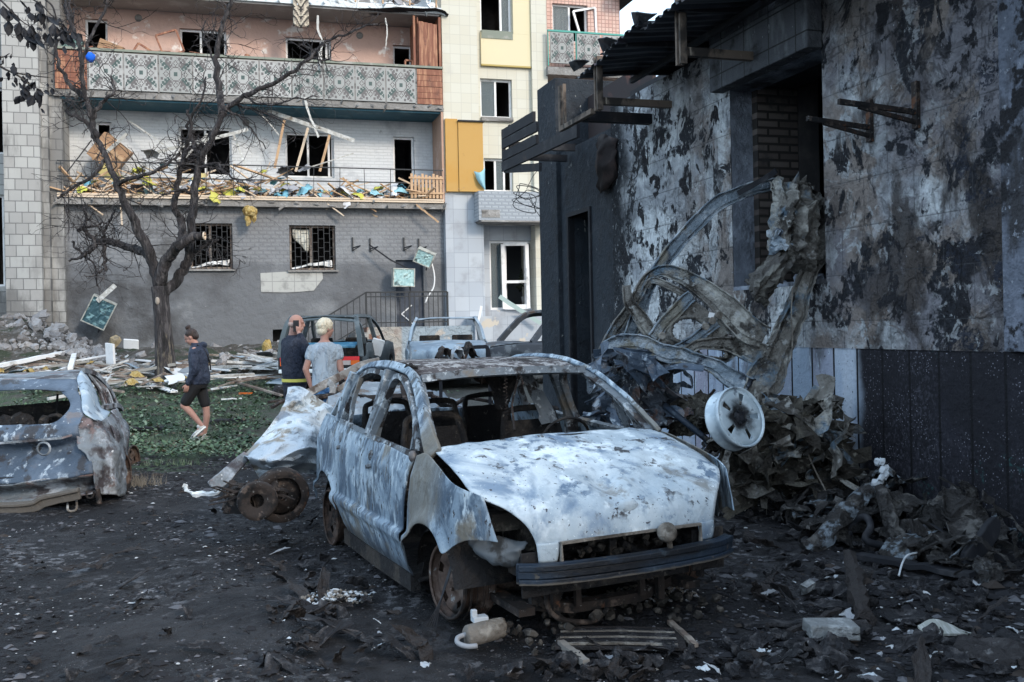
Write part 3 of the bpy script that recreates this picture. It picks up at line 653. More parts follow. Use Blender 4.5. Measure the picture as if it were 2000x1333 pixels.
# window surround
b = MB(); b.bb((sw0 - .02, .012, zs), (sw0 + .003, .26, zh)); b.bb((sw0, -.001, zs - .04), (sw1, .3, zs)); b.bb((sw1 - .003, .012, zs), (sw1 + .02, .28, zh)); b.bb((sw0, .0, zh), (sw1, .3, zh + .03)); b.build('window_reveal', revm, BR)
b = MB(); b.bb((sw0 - .3, .26, zs - .5), (sw0 + .10, .75, zh + .3)); b.build('brick_jamb', bm_, BR)
b = MB(); b.bb((sw0 - .14, -.16, zh), (sw1 + .02, -.0, zh + .5)); b.bb((sw0 - .14, -.16, zh + .503), (sw1 + .9, .05, zh + 1.1))
b.build('lintel', lint, BR, bevel=.012)
for i in range(5): MB().chunk((sw0 + .15 + i * .3, random.uniform(.05, .2), zs + .02), (.2, .12, .06)).build('broken_sill', revm, BR)
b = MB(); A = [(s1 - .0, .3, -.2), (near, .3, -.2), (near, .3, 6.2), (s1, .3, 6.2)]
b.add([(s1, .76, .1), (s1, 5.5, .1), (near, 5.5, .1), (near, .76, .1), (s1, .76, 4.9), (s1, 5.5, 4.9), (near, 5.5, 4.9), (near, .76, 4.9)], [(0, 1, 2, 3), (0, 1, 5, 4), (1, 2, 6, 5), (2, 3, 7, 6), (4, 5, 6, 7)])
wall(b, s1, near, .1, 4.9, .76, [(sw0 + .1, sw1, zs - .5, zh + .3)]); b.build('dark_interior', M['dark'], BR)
b = MB(); b.bb((sw1, .29, zs - .5), (sw1 + .3, .755, zh + .5)); b.bb((sw0, .31, zh + .04), (sw1, .75, zh + .5)); b.build('inner_wall', M['soot'], BR)
# raised strip at the near end and pipe remains above it
b = MB(); b.bb((sp, -.07, zb + .004), (near, -.003, 4.0)); b.build('pilaster_strip', mat('blue_grey_strip', (.12, .135, .17), [((.18, .20, .25), ('n', 3., .47, .6, 9)), ((.04, .04, .045), ('n', (3, 3, 1.2), .50, .64, 9)), ((.24, .26, .30), ('n', 16., .60, .66)), ((.015, .015, .018), ('m', ('n', 2.2, .54, .58, 10), ('n', 9., .4, .5)))], .85, bump=[(('n', 12., .35, .7), .015)]), BR, bevel=.01)
b = MB(); b.tube([(sp - .30, -.03, 4.25), (sp - .30, -.03, 4.9), (sp - .3, -.03, 6.)], [.05, .1, .11], 10); b.crumple(.02, 6); b.build('ash_coated_pipe', mat('ash_pipe', (.33, .36, .42), [((.04, .05, .06), ('n', 8., .5, .6))], .8), BR, True)
# dark end with the door and tall pillar
b = MB(); sd0, _ = rw(1093, 400)
wall(b, sd0, s1 + .03, -.2, 4.3, .02, [door], reveal=.5); b.build('sooty_wall', navy, BR)
b = MB(); a = door; b.bb((a[0] - .06, -.01, 0), (a[0], .1, a[3] + .06)); b.bb((a[1], -.01, 0), (a[1] + .06, .1, a[3] + .06)); b.bb((a[0], -.01, a[3]), (a[1], .1, a[3] + .06)); b.build('door_frame', M['soot'], BR)
b = MB(); b.bb((a[0] + .0, .5, 0), (a[1] + .6, .56, a[3] + .2)); b.build('inner_door', mat('smoky_passage', (.10, .085, .075), [((.05, .06, .06), ('g', 'Z', 1., 2.6, .4)), ((.22, .22, .20), ('n', 5., .64, .7)), ((.015, .015, .015), ('g', 'Z', 2.4, 3.2, .4))], .9), BR)
spl0, _ = rw(1056, 400, .02)
b = MB(); b.bb((spl0, -.05, -.2), (sd0, 1.2, 5.48)); b.build('corner_pillar', navy, BR, bevel=.01)
b = MB(); z0 = 4.3; b.bb((sd0 + .01, .5, z0 - .35), (s1 + .3, .55, 5.2)); b.build('charred_partition', mat('rust_partition', (.04, .03, .03), [((.25, .10, .07), ('n', 1.5, .55, .75))], .8), BR)
# tall blackened niche left of the tiles
b = MB(); q = rrect(1172, 285, 1207, 360); b.patch([[(q[0], -.02, q[2] - .1), ((q[0] + q[1]) / 2, -.10, q[2] - .16), (q[1], -.02, q[2])], [(q[0], -.03, (q[2] + q[3]) / 2), ((q[0] + q[1]) / 2, -.16, (q[2] + q[3]) / 2), (q[1], -.03, (q[2] + q[3]) / 2)], [(q[0], -.02, q[3]), ((q[0] + q[1]) / 2, -.08, q[3] + .1), (q[1], -.02, q[3] - .04)]], 8, 10); b.crumple(.06, 8, 1, True)
b.build('burnt_meter_box', mat('char', (.014, .010, .010), [((.04, .025, .022), ('n', 4., .5, .7))], .8), BR, True, thick=.02)
# ---- torn corrugated roof
roofm = mat('charred_corrugated_sheet', (.040, .047, .058), [((.085, .092, .10), ('n', 1.5, .5, .7)), ((.03, .012, .02), ('n', 2.5, .55, .7)), ((.15, .15, .13), ('r', .82, .9), .8), ((.012, .012, .014), ('n', (9, 1.5, 2), .5, .65))], .6, spec=.4)
so0, _ = rw(1110, 158, 1.08)
k = 0; s = so0
while s < 13.5:
    w_ = 1.05; b = MB(); nx = 42; rows = []
    z_in = 4.80 + random.uniform(-.05, .06); z_out = 4.56 + random.uniform(-.06, .06); ov = 1.08 + random.uniform(-.16, .14)
    tw = random.uniform(-.06, .06)
    for j in range(9):
        t = j / 8; row = []
        for i in range(nx + 1):
            x = s + w_ * i / nx; ph = (i / nx * 6) % 1; c = .022 if ph < .45 else -.012
            row.append((x + tw * t, -ov + (ov + 3.4) * t, z_out + (z_in - z_out) * (t * 2.2) + tw * (i / nx - .5) + c + .03 * N.noise(V((x * 1.2, t * 4, 0)))))
        rows.append(row)
    b.grid(rows); b.build('roof_sheet', roofm, BR, thick=.004)
    s += w_ * .985; k += 1
b = MB()
for i in range(3):
    s = so0 + .1 + i * .9; b = MB(); b.patch([[(s, -1.05, 4.64), (s + .5, -1.05, 4.64)], [(s + .1, -1.15, 4.73 + .02 * i), (s + .42, -1.19, 4.68)]], 5, 4); b.crumple(.02, 6, i); b.build('bent_roof_flap', roofm, BR, thick=.01)
b = MB()
for s in [so0 + .3 + i * 1.2 for i in range(10)]: b.bar((s, -.98, 4.60), (s, 2.5, 4.78), .05, .06)
b.bar((so0 + .1, -.3, 4.58), (13, -.3, 4.58), .05, .06)
b.build('charred_rafter', M['soot'], BR)
b = MB(); b.bb((s1, .3, zT), (near, .36, 4.8)); b.bb((s1, .4, zT + .03), (s1 + 2, .9, 4.7)); b.build('roof_gap_shade', M['soot'], BR)  # added black sheets standing in for the dark gap under the eave
# hanging fascia posts with their arms
grp = 'scorched timber hangers under the torn eave'
wm_ = mat('scorched_post', (.15, .115, .09), [((.03, .025, .022), ('n', (3, 3, 2), .46, .6)), ((.30, .25, .20), ('n', (12, 12, 3), .58, .68))], .8)
for px, y0, y1, ax, ay, bx, by, lab in ((1167, 112, 217, 1176, 196, 1252, 201, 'upright scorched timber hanger below the middle of the torn eave'), (1328, -4, 128, 1338, 100, 1404, 110, 'longer scorched timber hanger crossing the white sky gap')):
    s, z1 = rw(px, y0, .92); _, z0 = rw(px, y1, .92); t = thing('eave_hanger', lab, 'timber post', rwp(s, .92, z0), RA, grp)
    _, za = rw(ax, ay, .88)
    b = MB(); b.bb((-.055, -.035, 0), (-.02, .035, z1 - z0)); b.bb((.02, -.035, 0), (.055, .035, z1 - z0)); b.bb((-.02, .0, .0), (.02, .03, z1 - z0 - .02)); b.build('post', wm_, t)
    b = MB(); b.bb((-.03, .036, za - z0 - .05), (.04, .95, za - z0 + .03)); b.build('arm', wm_, t)
# the square frame at the far end of the eave
s, z1 = rw(1096, 168, .92); _, z0 = rw(1096, 248, .92); t = thing('hanging_timbers', 'scorched rectangular timber frame hanging at the far end of the eave', 'timber frame', rwp(s, .92, z0), RA)
b = MB(); b.bb((-.05, -.03, 0), (.02, .04, z1 - z0)); b.bb((.08, -.02, 0), (.11, .02, z1 - z0)); b.bb((-.05, -.03, -.06), (1.05, .03, 0)); b.build('frame', wm_, t)
b = MB(); b.bb((.6, .03, -.07), (.72, 1.0, .05)); b.build('arm', M['soot'], t)
# charred boards of the canopy
t = thing('charred_slat_canopy', 'row of black charred boards jutting out beside the dark corner pillar', 'canopy', rwp(0, 1.08, 0), RA)
def seg2(p, q, off, w_, th=.05):
    s0, z0 = rw(*p, off); s1_, z1 = rw(*q, off); return (s0, 0, z0), (s1_, 0, z1)
for i, (p, q, hh) in enumerate((((984, 262), (1043, 228), .135), ((984, 283), (1052, 247), .13), ((984, 305), (1049, 272), .13), ((984, 327), (1132, 256), .14), ((986, 331), (1055, 327), .11))):
    a, c = seg2(p, q, 1.08, hh); b = MB(); off = -.02 * (i % 2)
    n = 9; pts = [V(a).lerp(V(c), j / n) + V((0, off, .02 * N.noise(V((j, i, 0))))) for j in range(n + 1)]
    b.sweep(pts, .04, [hh * (1 + .25 * N.noise(V((j * 1.7, i * 3, 2)))) if j > n - 3 else hh for j in range(n + 1)]); b.build('charred_board', M['soot'], t)
b = MB()
for s in (1.3, 1.65): b.bb((s, .03, 3.95), (s + .05, .08, 4.55))
b.bb((1.3, .085, 4.1), (1.36, 1.05, 4.2)); b.bb((1.65, .085, 4.2), (1.71, 1.05, 4.3)); b.build('batten', M['soot'], t)
# tangled wire below the canopy
b = MB(); c0 = P(1028, 370, 14.2)
pts = [c0 + V((.16 * math.cos(a * 1.3) + .05 * math.sin(a * 3.1), .05 * math.sin(a), -.12 + .22 * math.sin(a * .9) * math.cos(a * .37))) for a in [i * .22 for i in range(110)]]
b.tube(pts, .006, 4); b.tube([c0, P(1040, 345, 14.2), P(1052, 330, 14.2)], .006, 4); b.tube([P(1033, 380, 14.2), P(1045, 410, 14.2), P(1057, 428, 14.3)], .006, 4)
tag(b.build('wire_tangle', M['metal_rail']), 'loose tangle of thin black wire hanging under the charred boards', 'wire')
b = MB(); pts = []
for px, py in ((1212, 205), (1232, 225), (1243, 270), (1246, 330), (1238, 350), (1222, 345), (1208, 330)): s, z = rw(px, py, .05); pts.append(rwp(s, .05, z))
b.tube(spl(pts, 30), .006, 4); tag(b.build('hanging_cable', M['metal_rail']), 'thin dark cable looping down over the pale peeling tiles', 'cable')
# two rusty wall brackets
for lab, v0, v1, w0, tip, foot in (('lower rusty wall bracket between window hole and dark stains', (1697, 196), (1697, 278), (1697, 250), (1608, 266), (1699, 278)), ('upper rusty wall bracket with a long diagonal strut', (1787, 160), (1787, 252), (1787, 220), (1685, 212), (1789, 250))):
    s, z1 = rw(*v0, .02); _, z0 = rw(*v1, .02); _, zw = rw(*w0, .02); L = .62 if 'lower' in lab else .72
    t = thing('wall_bracket', lab, 'bracket', rwp(s, .0, z0), RA, 'rusty brackets on the burnt wall')
    b = MB(); b.bb((-.03, -.035, 0), (.03, -.003, z1 - z0)); b.build('strap', M['rust'], t)
    b = MB(); b.sweep([(0, -.02, zw - z0), (.0, -L, zw - z0 + .05)], .03, .04); b.sweep([(0, -L * .75, zw - z0 + .02), (0, -.03, .05)], .03, .03)
    b.build('arm', M['rust'], t)
# ================================================================ the burnt out car in the foreground
CF = V((.413, -.911, 0)).normalized(); CA = math.atan2(CF.y, CF.x); CO = V((.2825, 5.763, 0))
burnt = mat('burnt_pale_paint', (.35, .41, .46), [
    ((.52, .57, .60), ('n', (1.5, 1.5, 1.5), .42, .60, 9, .5)),
    ((.13, .19, .27), ('n', (1.7, 1.9, 1.7), .50, .66, 10, .9), .92),
    ((.08, .13, .20), ('m', ('n', (15., 15., 15.), .50, .60, 10), ('n', 2.1, .47, .60)), .9),
    ((.72, .77, .80), ('m', ('n', 5., .50, .62, 10), ('n', 1.3, .45, .60))),
    ((.17, .16, .145), ('m', ('n', (2.4, 2.8, 2.), .57, .66, 10, .4), ('n', 14., .36, .50)), .8),
    ((.05, .05, .055), ('m', ('n', 12., .56, .60, 10), ('n', 2.4, .50, .58))),
    ((.05, .05, .06), ('n', (34, 34, 34), .645, .67)), ((.80, .84, .86), ('n', 60., .66, .70))],
    .6, spec=.35, bump=[(('n', 4., .3, .7, 3), .005), (('n', 45., .4, .7), .0012), (('n', (2.4, 2.8, 2.), .55, .60, 10, .4), -.0015)])
sidep = mat('burnt_side_paint', (.19, .25, .31), [
    ((.35, .42, .48), ('n', (3, 3, 1.8), .44, .60, 10, .6)),
    ((.055, .085, .125), ('n', (6., 6., 3.2), .46, .60, 10, .8), .95),
    ((.44, .51, .56), ('m', ('n', (18, 18, 7.), .50, .60, 10), ('n', 2.4, .44, .58))),
    ((.05, .06, .07), ('m', ('n', (16, 16, 8.), .52, .60, 10), ('n', 2., .46, .58))),
    ((.15, .13, .10), ('m', ('n', (3.4, 3.4, 1.8), .50, .60, 10, .4), ('n', 2., .46, .56)), .9),
    ((.035, .035, .04), ('n', (30, 30, 18), .62, .645)),
    ((.15, .135, .11), ('m', ('g', 'X', -.38, -.2, .25, 3.), ('g', 'X', .28, .02, .35, 3.)), .85),
    ((.04, .045, .055), ('g', 'Z', .34, .16, .15, 3.), .8)],
    .62, spec=.35, bump=[(('n', 5., .3, .7, 4), .005), (('n', (18, 18, 7.), .5, .6, 9), .0012)])
roofp = mat('ash_crusted_roof', (.10, .085, .085), [((.44, .42, .41), ('n', (13, 13, 13), .46, .58, 9)), ((.035, .028, .028), ('n', 3.2, .52, .62, 9)), ((.62, .61, .60), ('n', 40., .6, .68)), ((.03, .02, .02), ('g', 'Y', -.42, -.56, .2, 5.))], .9, bump=[(('n', 30., .35, .7), .01), (('n', 70., .4, .7), .004)])
pillm = mat('scorched_pillar', (.15, .17, .19), [((.035, .03, .03), ('n', 7., .50, .58, 9)), ((.42, .45, .47), ('n', 13., .54, .62, 9)), ((.18, .15, .12), ('n', 3., .55, .66))], .75, bump=[(('n', 30., .4, .7), .003)])
blk = mat('burnt_interior', (.016, .015, .016), [((.05, .042, .036), ('n', 5., .5, .64)), ((.11, .10, .09), ('n', 18., .62, .7))], .9, bump=[(('n', 20., .3, .7), .01)])
beamp = mat('blue_black_steel', (.016, .026, .042), [((.009, .011, .015), ('n', (4, 2, 9), .45, .6)), ((.07, .065, .06), ('n', 14., .60, .66)), ((.05, .07, .09), ('n', 5., .56, .66, 9)), ((.09, .08, .07), ('g', 'Z', .372, .362, .02, 12.))], .5, spec=.3, bump=[(('n', 30., .4, .7), .002)])
dustm = mat('dusty_part', (.17, .15, .13), [((.30, .28, .25), ('n', 7., .5, .65)), ((.07, .06, .05), ('n', 5., .52, .65))], .9, bump=[(('n', 20., .3, .7), .008)])
foilm = mat('crumpled_liner', (.34, .38, .42), [((.12, .11, .11), ('n', 5., .5, .62)), ((.5, .54, .58), ('n', 3., .5, .66))], .5, metal=.3)
HC = thing('burnt_car', 'burnt out pale blue hatchback facing the camera, bare bumper beam and open windscreen', 'car', CO, CA)
HC.rotation_euler = (R(0.9), 0, CA)
def yb(z, x):   # half width of the body side at height z
    k = [(.15, .775), (.24, .815), (.36, .848), (.395, .868), (.43, .868), (.455, .838), (.62, .838), (.78, .825), (.88, .795), (.95, .765)]
    for i in range(len(k) - 1):
        if z <= k[i + 1][0]: t = (z - k[i][0]) / (k[i + 1][0] - k[i][0]); y = k[i][1] + (k[i + 1][1] - k[i][1]) * max(0, t); break
    else: y = k[-1][1]
    y -= .035 * sm(-1.6, -2.95, x) + .16 * sm(.15, .78, x) * sm(.15, .78, x)
    return y
def side_patch(bot, top, sgn, nu=26, nv=30, dent=.012, seed=1, flare=None):
    bp = spl([(p[0], 0, p[1]) for p in bot], nu); tp = spl([(p[0], 0, p[1]) for p in top], nu); b = MB(); rows = []
    for j in range(nv + 1):
        t = j / nv; row = []
        for i in range(nu):
            q = bp[i].lerp(tp[i], t); y = yb(q.z, q.x)
            if flare:
                d = math.hypot(q.x - flare[0], q.z - flare[1]); y += .028 * math.exp(-((d - flare[2] - .015) / .05) ** 2)
            y += dent * N.noise(V((q.x * 3.3 + seed * 5, q.z * 3, seed)))
            row.append((q.x, sgn * y, q.z))
        rows.append(row)
    return b.grid(rows)
for sg in (-1, 1):
    # front wing
    o = side_patch([(-.385, .17), (-.335, .27), (-.285, .39), (-.19, .49), (-.06, .55), (.10, .56), (.22, .52), (.30, .455), (.37, .50), (.47, .545), (.57, .56), (.67, .565)],
        [(-.255, .895), (-.21, .905), (-.15, .92), (-.07, .915), (.03, .895), (.12, .875), (.22, .85), (.32, .825), (.40, .808), (.47, .795), (.53, .785), (.575, .775)], sg, 40, 70, .004, 2, (.03, .22, .335)).build('front_wing', sidep, HC, True, thick=.006)
    lab = 'right' if sg < 0 else 'left'
    # front door and rear door skins
    fd = side_patch([(-1.24, .16), (-.9, .155), (-.6, .16), (-.395, .17)], [(-1.235, .915), (-.9, .90), (-.55, .885), (-.265, .875)], sg, 26, 80, .004, 3)
    for p in fd.v: p.x += -.085 * math.sin(math.pi * min(1, max(0, (p.z - .16) / .74))) * sm(-.7, -1.24, p.x) + -.07 * math.sin(math.pi * (p.z - .16) / .74) * sm(-.7, -.39, p.x)
    fdo = fd.build('front_door', sidep, HC, True, thick=.008)
    rd = side_patch([(-1.90, .33), (-1.80, .17), (-1.5, .16), (-1.25, .16)], [(-2.02, .955), (-1.8, .945), (-1.5, .93), (-1.25, .915)], sg, 24, 80, .004, 5)
    for p in rd.v: p.x += -.085 * math.sin(math.pi * min(1, max(0, (p.z - .16) / .74))) * sm(-1.8, -1.24, p.x) 
    rdo = rd.build('rear_door', sidep, HC, True, thick=.008)
    for dr, (hx, hz) in ((fdo, (-1.08, .80)), (rdo, (-1.88, .84))):
        y = sg * (yb(hz, hx) + .004); b = MB(); b.lathe([(.0, .012), (.022, .012), (.03, 0), (.045, -.004)], (hx, y, hz), (0, sg, 0), 14); b.sweep([(hx - .05, y + sg * .01, hz - .07), (hx + .03, y + sg * .015, hz - .05)], .03, .022); b.build('door_handle', pillm, dr, True)
    # rear quarter
    side_patch([(-2.68, .38), (-2.66, .34), (-2.62, .30), (-2.58, .42), (-2.45, .53), (-2.27, .56), (-2.10, .52), (-1.99, .44), (-1.91, .33)],
        [(-2.66, .80), (-2.64, .88), (-2.62, .94), (-2.58, .965), (-2.5, .97), (-2.35, .97), (-2.22, .965), (-2.12, .96), (-2.03, .955)], sg, 34, 70, .006, 7, (-2.27, .2, .34)).build('rear_quarter', sidep, HC, True, thick=.006)
    # sill
    b = MB(); b.sweep([(-1.9, sg * .775, .14), (-1.1, sg * .785, .135), (-.39, sg * .78, .14)], .06, .10); b.build('sill', blk, HC)
    # pillars and roof rail
    A = [(-.10, .745, .905), (-.26, .72, 1.02), (-.46, .68, 1.15), (-.66, .635, 1.26), (-.84, .60, 1.318), (-1.05, .585, 1.352), (-1.35, .58, 1.370), (-1.7, .58, 1.362), (-2.0, .585, 1.325), (-2.20, .61, 1.235), (-2.40, .66, 1.08), (-2.54, .70, .95)]
    pts = spl([(x, sg * y, z) for x, y, z in A], 44)
    b = MB(); b.sweep(pts, lin([.12, .085, .062, .056, .056, .055, .052, .05, .05, .055], 44), lin([.028, .03, .034, .036, .036, .036, .036, .036], 44), (0, sg * .8, .6)); b.crumple(.004, 9, 2); b.build('roof_rail', sidep, HC, bevel=.006)
    b = MB(); b.sweep(spl([(-.16, sg * .715, .925), (-.5, sg * .645, 1.155), (-.80, sg * .57, 1.30)], 14), .03, .05, (0, sg * .85, .5)); b.crumple(.006, 20, 2); b.build('windscreen_pillar_flange', pillm, HC)
    # window frames of both doors
    def frame(P_, par, w1=.04, w2=.035, nm='window_frame', m=pillm):
        b = MB(); b.sweep(spl([(x, sg * y, z) for x, y, z in P_], 26), w1, w2, (0, sg, .3)); b.crumple(.003, 14, 5); return b.build(nm, m, par)
    frame([(-.33, .755, .90), (-.42, .72, 1.03), (-.55, .69, 1.13), (-.72, .66, 1.225), (-.88, .635, 1.285), (-1.0, .625, 1.305), (-1.12, .625, 1.29), (-1.2, .645, 1.20), (-1.235, .72, 1.02), (-1.235, .775, .905)], fdo, .035, .045)
    frame([(-.335, .765, .885), (-.8, .77, .90), (-1.235, .775, .915)], fdo, .03, .035, 'window_sill')
    frame([(-.48, .74, .90), (-.50, .71, 1.0), (-.56, .69, 1.10)], fdo, .025, .03, 'quarter_window_bar')
    frame([(-1.31, .775, .92), (-1.315, .72, 1.05), (-1.32, .66, 1.22), (-1.36, .62, 1.30), (-1.5, .615, 1.32), (-1.72, .615, 1.315), (-1.94, .63, 1.25), (-2.02, .68, 1.12), (-2.05, .74, .97)], rdo, .035, .045)
    frame([(-1.31, .77, .925), (-1.7, .765, .94), (-2.04, .755, .955)], rdo, .03, .035, 'window_sill')
    frame([(-1.82, .755, .95), (-1.86, .71, 1.10), (-1.87, .645, 1.27)], rdo, .025, .03, 'quarter_window_bar')
    b = MB(); b.sweep(spl([(-1.27, sg * .74, .18), (-1.36, sg * .76, .5), (-1.29, sg * .745, .9), (-1.27, sg * .68, 1.1), (-1.29, sg * .60, 1.335)], 16), .055, .09, (0, sg, 0)); b.build('middle_pillar', pillm, HC, bevel=.006)
    b = MB(); b.sweep(spl([(-2.12, sg * .73, .93), (-2.13, sg * .68, 1.1), (-2.10, sg * .61, 1.29)], 10), .05, .11, (0, sg, 0)); b.build('rear_pillar', sidep, HC, bevel=.006)
    # wheel house
    b = MB(); b.lathe([(.30, -.02), (.335, -.05), (.335, -.34), (.1, -.36)], (.03, sg * .83, .22), (0, sg, 0), 20); b.f = [q for q in b.f if min(b.v[i].z for i in q) > .2]; b.build('wheel_housing', blk, HC, True)
    b = MB(); b.lathe([(.31, -.02), (.34, -.05), (.34, -.30), (.1, -.32)], (-2.27, sg * .80, .2), (0, sg, 0), 20); b.f = [q for q in b.f if min(b.v[i].z for i in q) > .2]; b.build('wheel_housing', blk, HC, True)
# mirror stub
b = MB(); b.ell((-.30, -.80, .885), (.03, .025, .035)); b.build('mirror_mount', foilm, HC, True)
# roof skin, warped by heat
b = MB(); rows = []
xs = [-.78, -.95, -1.2, -1.5, -1.8, -2.05, -2.25]; zs_ = [1.300, 1.335, 1.362, 1.372, 1.362, 1.325, 1.25]
X = lin(xs, 36); Zr = [p.z for p in spl([(x, 0, z) for x, z in zip(xs, zs_)], 36)]
for i in range(36):
    row = []
    for j in range(41):
        u = -1 + j / 20; y = u * .575; z = Zr[i] + .022 * (1 - u * u) - .035 * math.exp(-((u - .15) / .5) ** 2) * math.exp(-((X[i] + 1.5) / .4) ** 2) + .012 * N.noise(V((X[i] * 4, u * 3, 5)))
        if i < 3: z += .008 * N.noise(V((u * 9, 1, 1)))
        row.append((X[i], y, z))
    rows.append(row)
b.grid(rows); b.build('roof', roofp, HC, True, thick=.012)
b = MB(); b.sweep(spl([(-.75, -.575, 1.298), (-.73, -.3, 1.315), (-.72, 0, 1.318), (-.73, .3, 1.312), (-.75, .575, 1.298)], 20), .05, .03, (1, 0, .4)); b.build('windscreen_header', pillm, HC)
b = MB()
for x in (-1.05, -1.45, -1.85): b.sweep(spl([(x, -.56, 1.31), (x, 0, 1.335), (x + .02, .56, 1.31)], 12), .05, .02)
b.build('roof_cross_bars', blk, HC)
b = MB(); rng2 = random.Random(3)
for i in range(16): b.chunk((-1.0 + rng2.uniform(-.25, .1), -.55 + rng2.uniform(-.05, .03), 1.352 + rng2.uniform(0, .02)), (.05, .04, .03), 0, rng2)
o = b.build('charred_seal_crumbs', blk, HC); tag(o, kind='stuff')
# bonnet
b = MB(); rows = []; nx_, ny_ = 46, 53
prof = spl([(-.125, .735, .928), (0., .738, .905), (.15, .742, .872), (.30, .745, .832), (.42, .748, .79), (.49, .742, .765), (.585, .68, .732), (.655, .615, .69), (.70, .565, .635), (.722, .535, .575), (.727, .525, .54)], nx_)
for i in range(nx_):
    row = []; x, w_, z = prof[i]
    for j in range(ny_):
        u = -1 + 2 * j / (ny_ - 1); y = u * w_; au = abs(u)
        f = (1 - u * u); zz = z + .038 * f * sm(.75, .3, x) + .012 * sm(.62, .78, au) * sm(1.0, .9, au) * sm(.6, .2, x)
        xx = x + .045 * f * sm(.3, .72, x)
        # V creases running to the badge
        cr = .52 - .36 * sm(-.1, .62, x); zz += .010 * math.exp(-((au * .74 - cr) / .05) ** 2)
        # heat dents
        zz -= .050 * math.exp(-((x - .50) / .10) ** 2 - ((y + .02) / .07) ** 2) + .028 * math.exp(-((x - .58) / .08) ** 2 - ((y - .16) / .07) ** 2) + .016 * math.exp(-((x - .3) / .12) ** 2 - ((y - .1) / .12) ** 2)
        zz += .018 * math.exp(-((x - .57) / .05) ** 2 - ((y - .07) / .05) ** 2)
        zz += .010 * N.noise(V((x * 4, y * 4, 2))) + .004 * N.noise(V((x * 11, y * 11, 3)))
        row.append((xx, y, zz))
    rows.append(row)
b.grid(rows)
for sg in (-1, 1):   # legs either side of the grille opening
    b.patch([[(.727, sg * .525, .545), (.745, sg * .47, .545), (.752, sg * .41, .548)], [(.735, sg * .522, .50), (.748, sg * .47, .50), (.755, sg * .415, .50)], [(.728, sg * .515, .45), (.742, sg * .47, .448), (.75, sg * .425, .452)]], 8, 8)
bo = b.build('bonnet', burnt, HC, True, thick=.008)
b = MB(); b.sweep([(.772, -.41, .45), (.774, -.41, .543), (.772, 0, .545), (.774, .41, .543), (.772, .41, .45)], .014, .018, (1, 0, 0)); b.build('grille_opening_flange', dustm, bo)
b = MB(); b.ell((.712, .0, .668), (.03, .075, .04), 16, 8); b.build('badge_mount', burnt, bo, True)
b = MB(); b.tube([(.30, .72, .80), (.32, .66, .785), (.31, .72, .79)], .012, 6)
# front structure: bumper beam with crush cans, horn, radiator leftovers
b = MB(); pts = spl([(.72, -.625, .405), (.80, -.45, .405), (.835, 0, .405), (.80, .45, .405), (.72, .625, .405)], 24)
b.sweep(pts, .05, .035, (0, 0, 1)); b.sweep([p + V((.012, 0, .034)) for p in pts], .045, .028, (0, 0, 1)); b.sweep([p + V((.012, 0, -.034)) for p in pts], .045, .028, (0, 0, 1)); b.sweep([p + V((-.02, 0, 0)) for p in pts], .02, .10, (0, 0, 1))
b.build('bumper_beam', beamp, HC, bevel=.004)
for sg in (-1, 1):
    b = MB(); b.bb((.45, sg * .44, .35), (.70, sg * .56, .46)); b.bb((.695, sg * .40, .28), (.71, sg * .60, .50)); b.bb((.60, sg * .49, .22), (.64, sg * .52, .38)); b.build('crush_can', blk, HC, bevel=.004)
    b = MB(); b.patch([[(.30, sg * .70, .53), (.46, sg * .64, .545), (.62, sg * .52, .535)], [(.34, sg * .72, .48), (.50, sg * .70, .47), (.62, sg * .55, .49)], [(.42, sg * .66, .42), (.54, sg * .62, .40), (.60, sg * .54, .43)]], 20, 16); b.crumple(.02, 11, 2 + sg, True)
    b.build('torn_wing_liner', mat('torn_liner', (.11, .125, .14), [((.04, .04, .04), ('n', 7., .48, .6)), ((.24, .27, .30), ('n', 5., .55, .64))], .6), HC, True, thick=.004)
    b = MB(); b.bb((.1, sg * .42, .40), (.5, sg * .47, .70)); b.bb((.32, sg * .45, .56), (.45, sg * .64, .66)); b.sweep([(.5, sg * .45, .72), (.48, sg * .6, .70), (.35, sg * .68, .76)], .05, .03); b.crumple(.012, 9, 4); b.build('inner_wing', mat('shaded_dusty_wing', (.05, .045, .04), [((.20, .18, .15), ('m', ('g', 'Z', .62, .56, .06, 6.), ('n', 9., .42, .58))), ((.012, .012, .012), ('n', 5., .5, .6))], .9, bump=[(('n', 20., .3, .7), .01)]), HC)  # dusty low down; the headlight hole's shade is painted in as dark colour above
b = MB(); b.tube([(.80, .21, .34), (.81, .20, .43), (.83, .17, .53)], [.02, .016, .012], 8); b.lathe([(0, .03), (.02, .03), (.045, .018), (.052, 0), (.045, -.012), (0, -.014)], (.84, .16, .54), (.75, -.55, .25), 20); b.build('horn', dustm, HC, True)
b = MB(); b.bb((.60, -.42, .26), (.64, .42, .30)); b.bb((.60, -.42, .50), (.63, .42, .54)); b.bb((.60, -.05, .26), (.62, -.01, .54)); b.build('radiator_support', blk, HC)
rg = random.Random(5); b = MB()
b.box((.1, .05, .36), (.55, .55, .34)); b.box((.15, -.28, .42), (.35, .2, .22)); b.ell((.35, -.22, .33), (.12, .1, .1)); b.ell((.38, .25, .30), (.1, .14, .12)); b.lathe([(.05, 0), (.09, 0), (.09, .04), (.05, .04)], (.42, -.33, .22), (1, 0, 0), 16)
for i in range(26): b.tube(spl([(rg.uniform(.1, .6), rg.uniform(-.45, .45), rg.uniform(.25, .55)) for _ in range(3)], 8), rg.uniform(.006, .018), 6)
b.crumple(.015, 8, 3, True); b.build('engine', blk, HC)
b = MB()
for i in range(90): b.chunk((rg.uniform(.25, .64), rg.uniform(-.42, .42), rg.uniform(.40, .47)), (rg.uniform(.02, .06),) * 2 + (.03,), 0, rg)
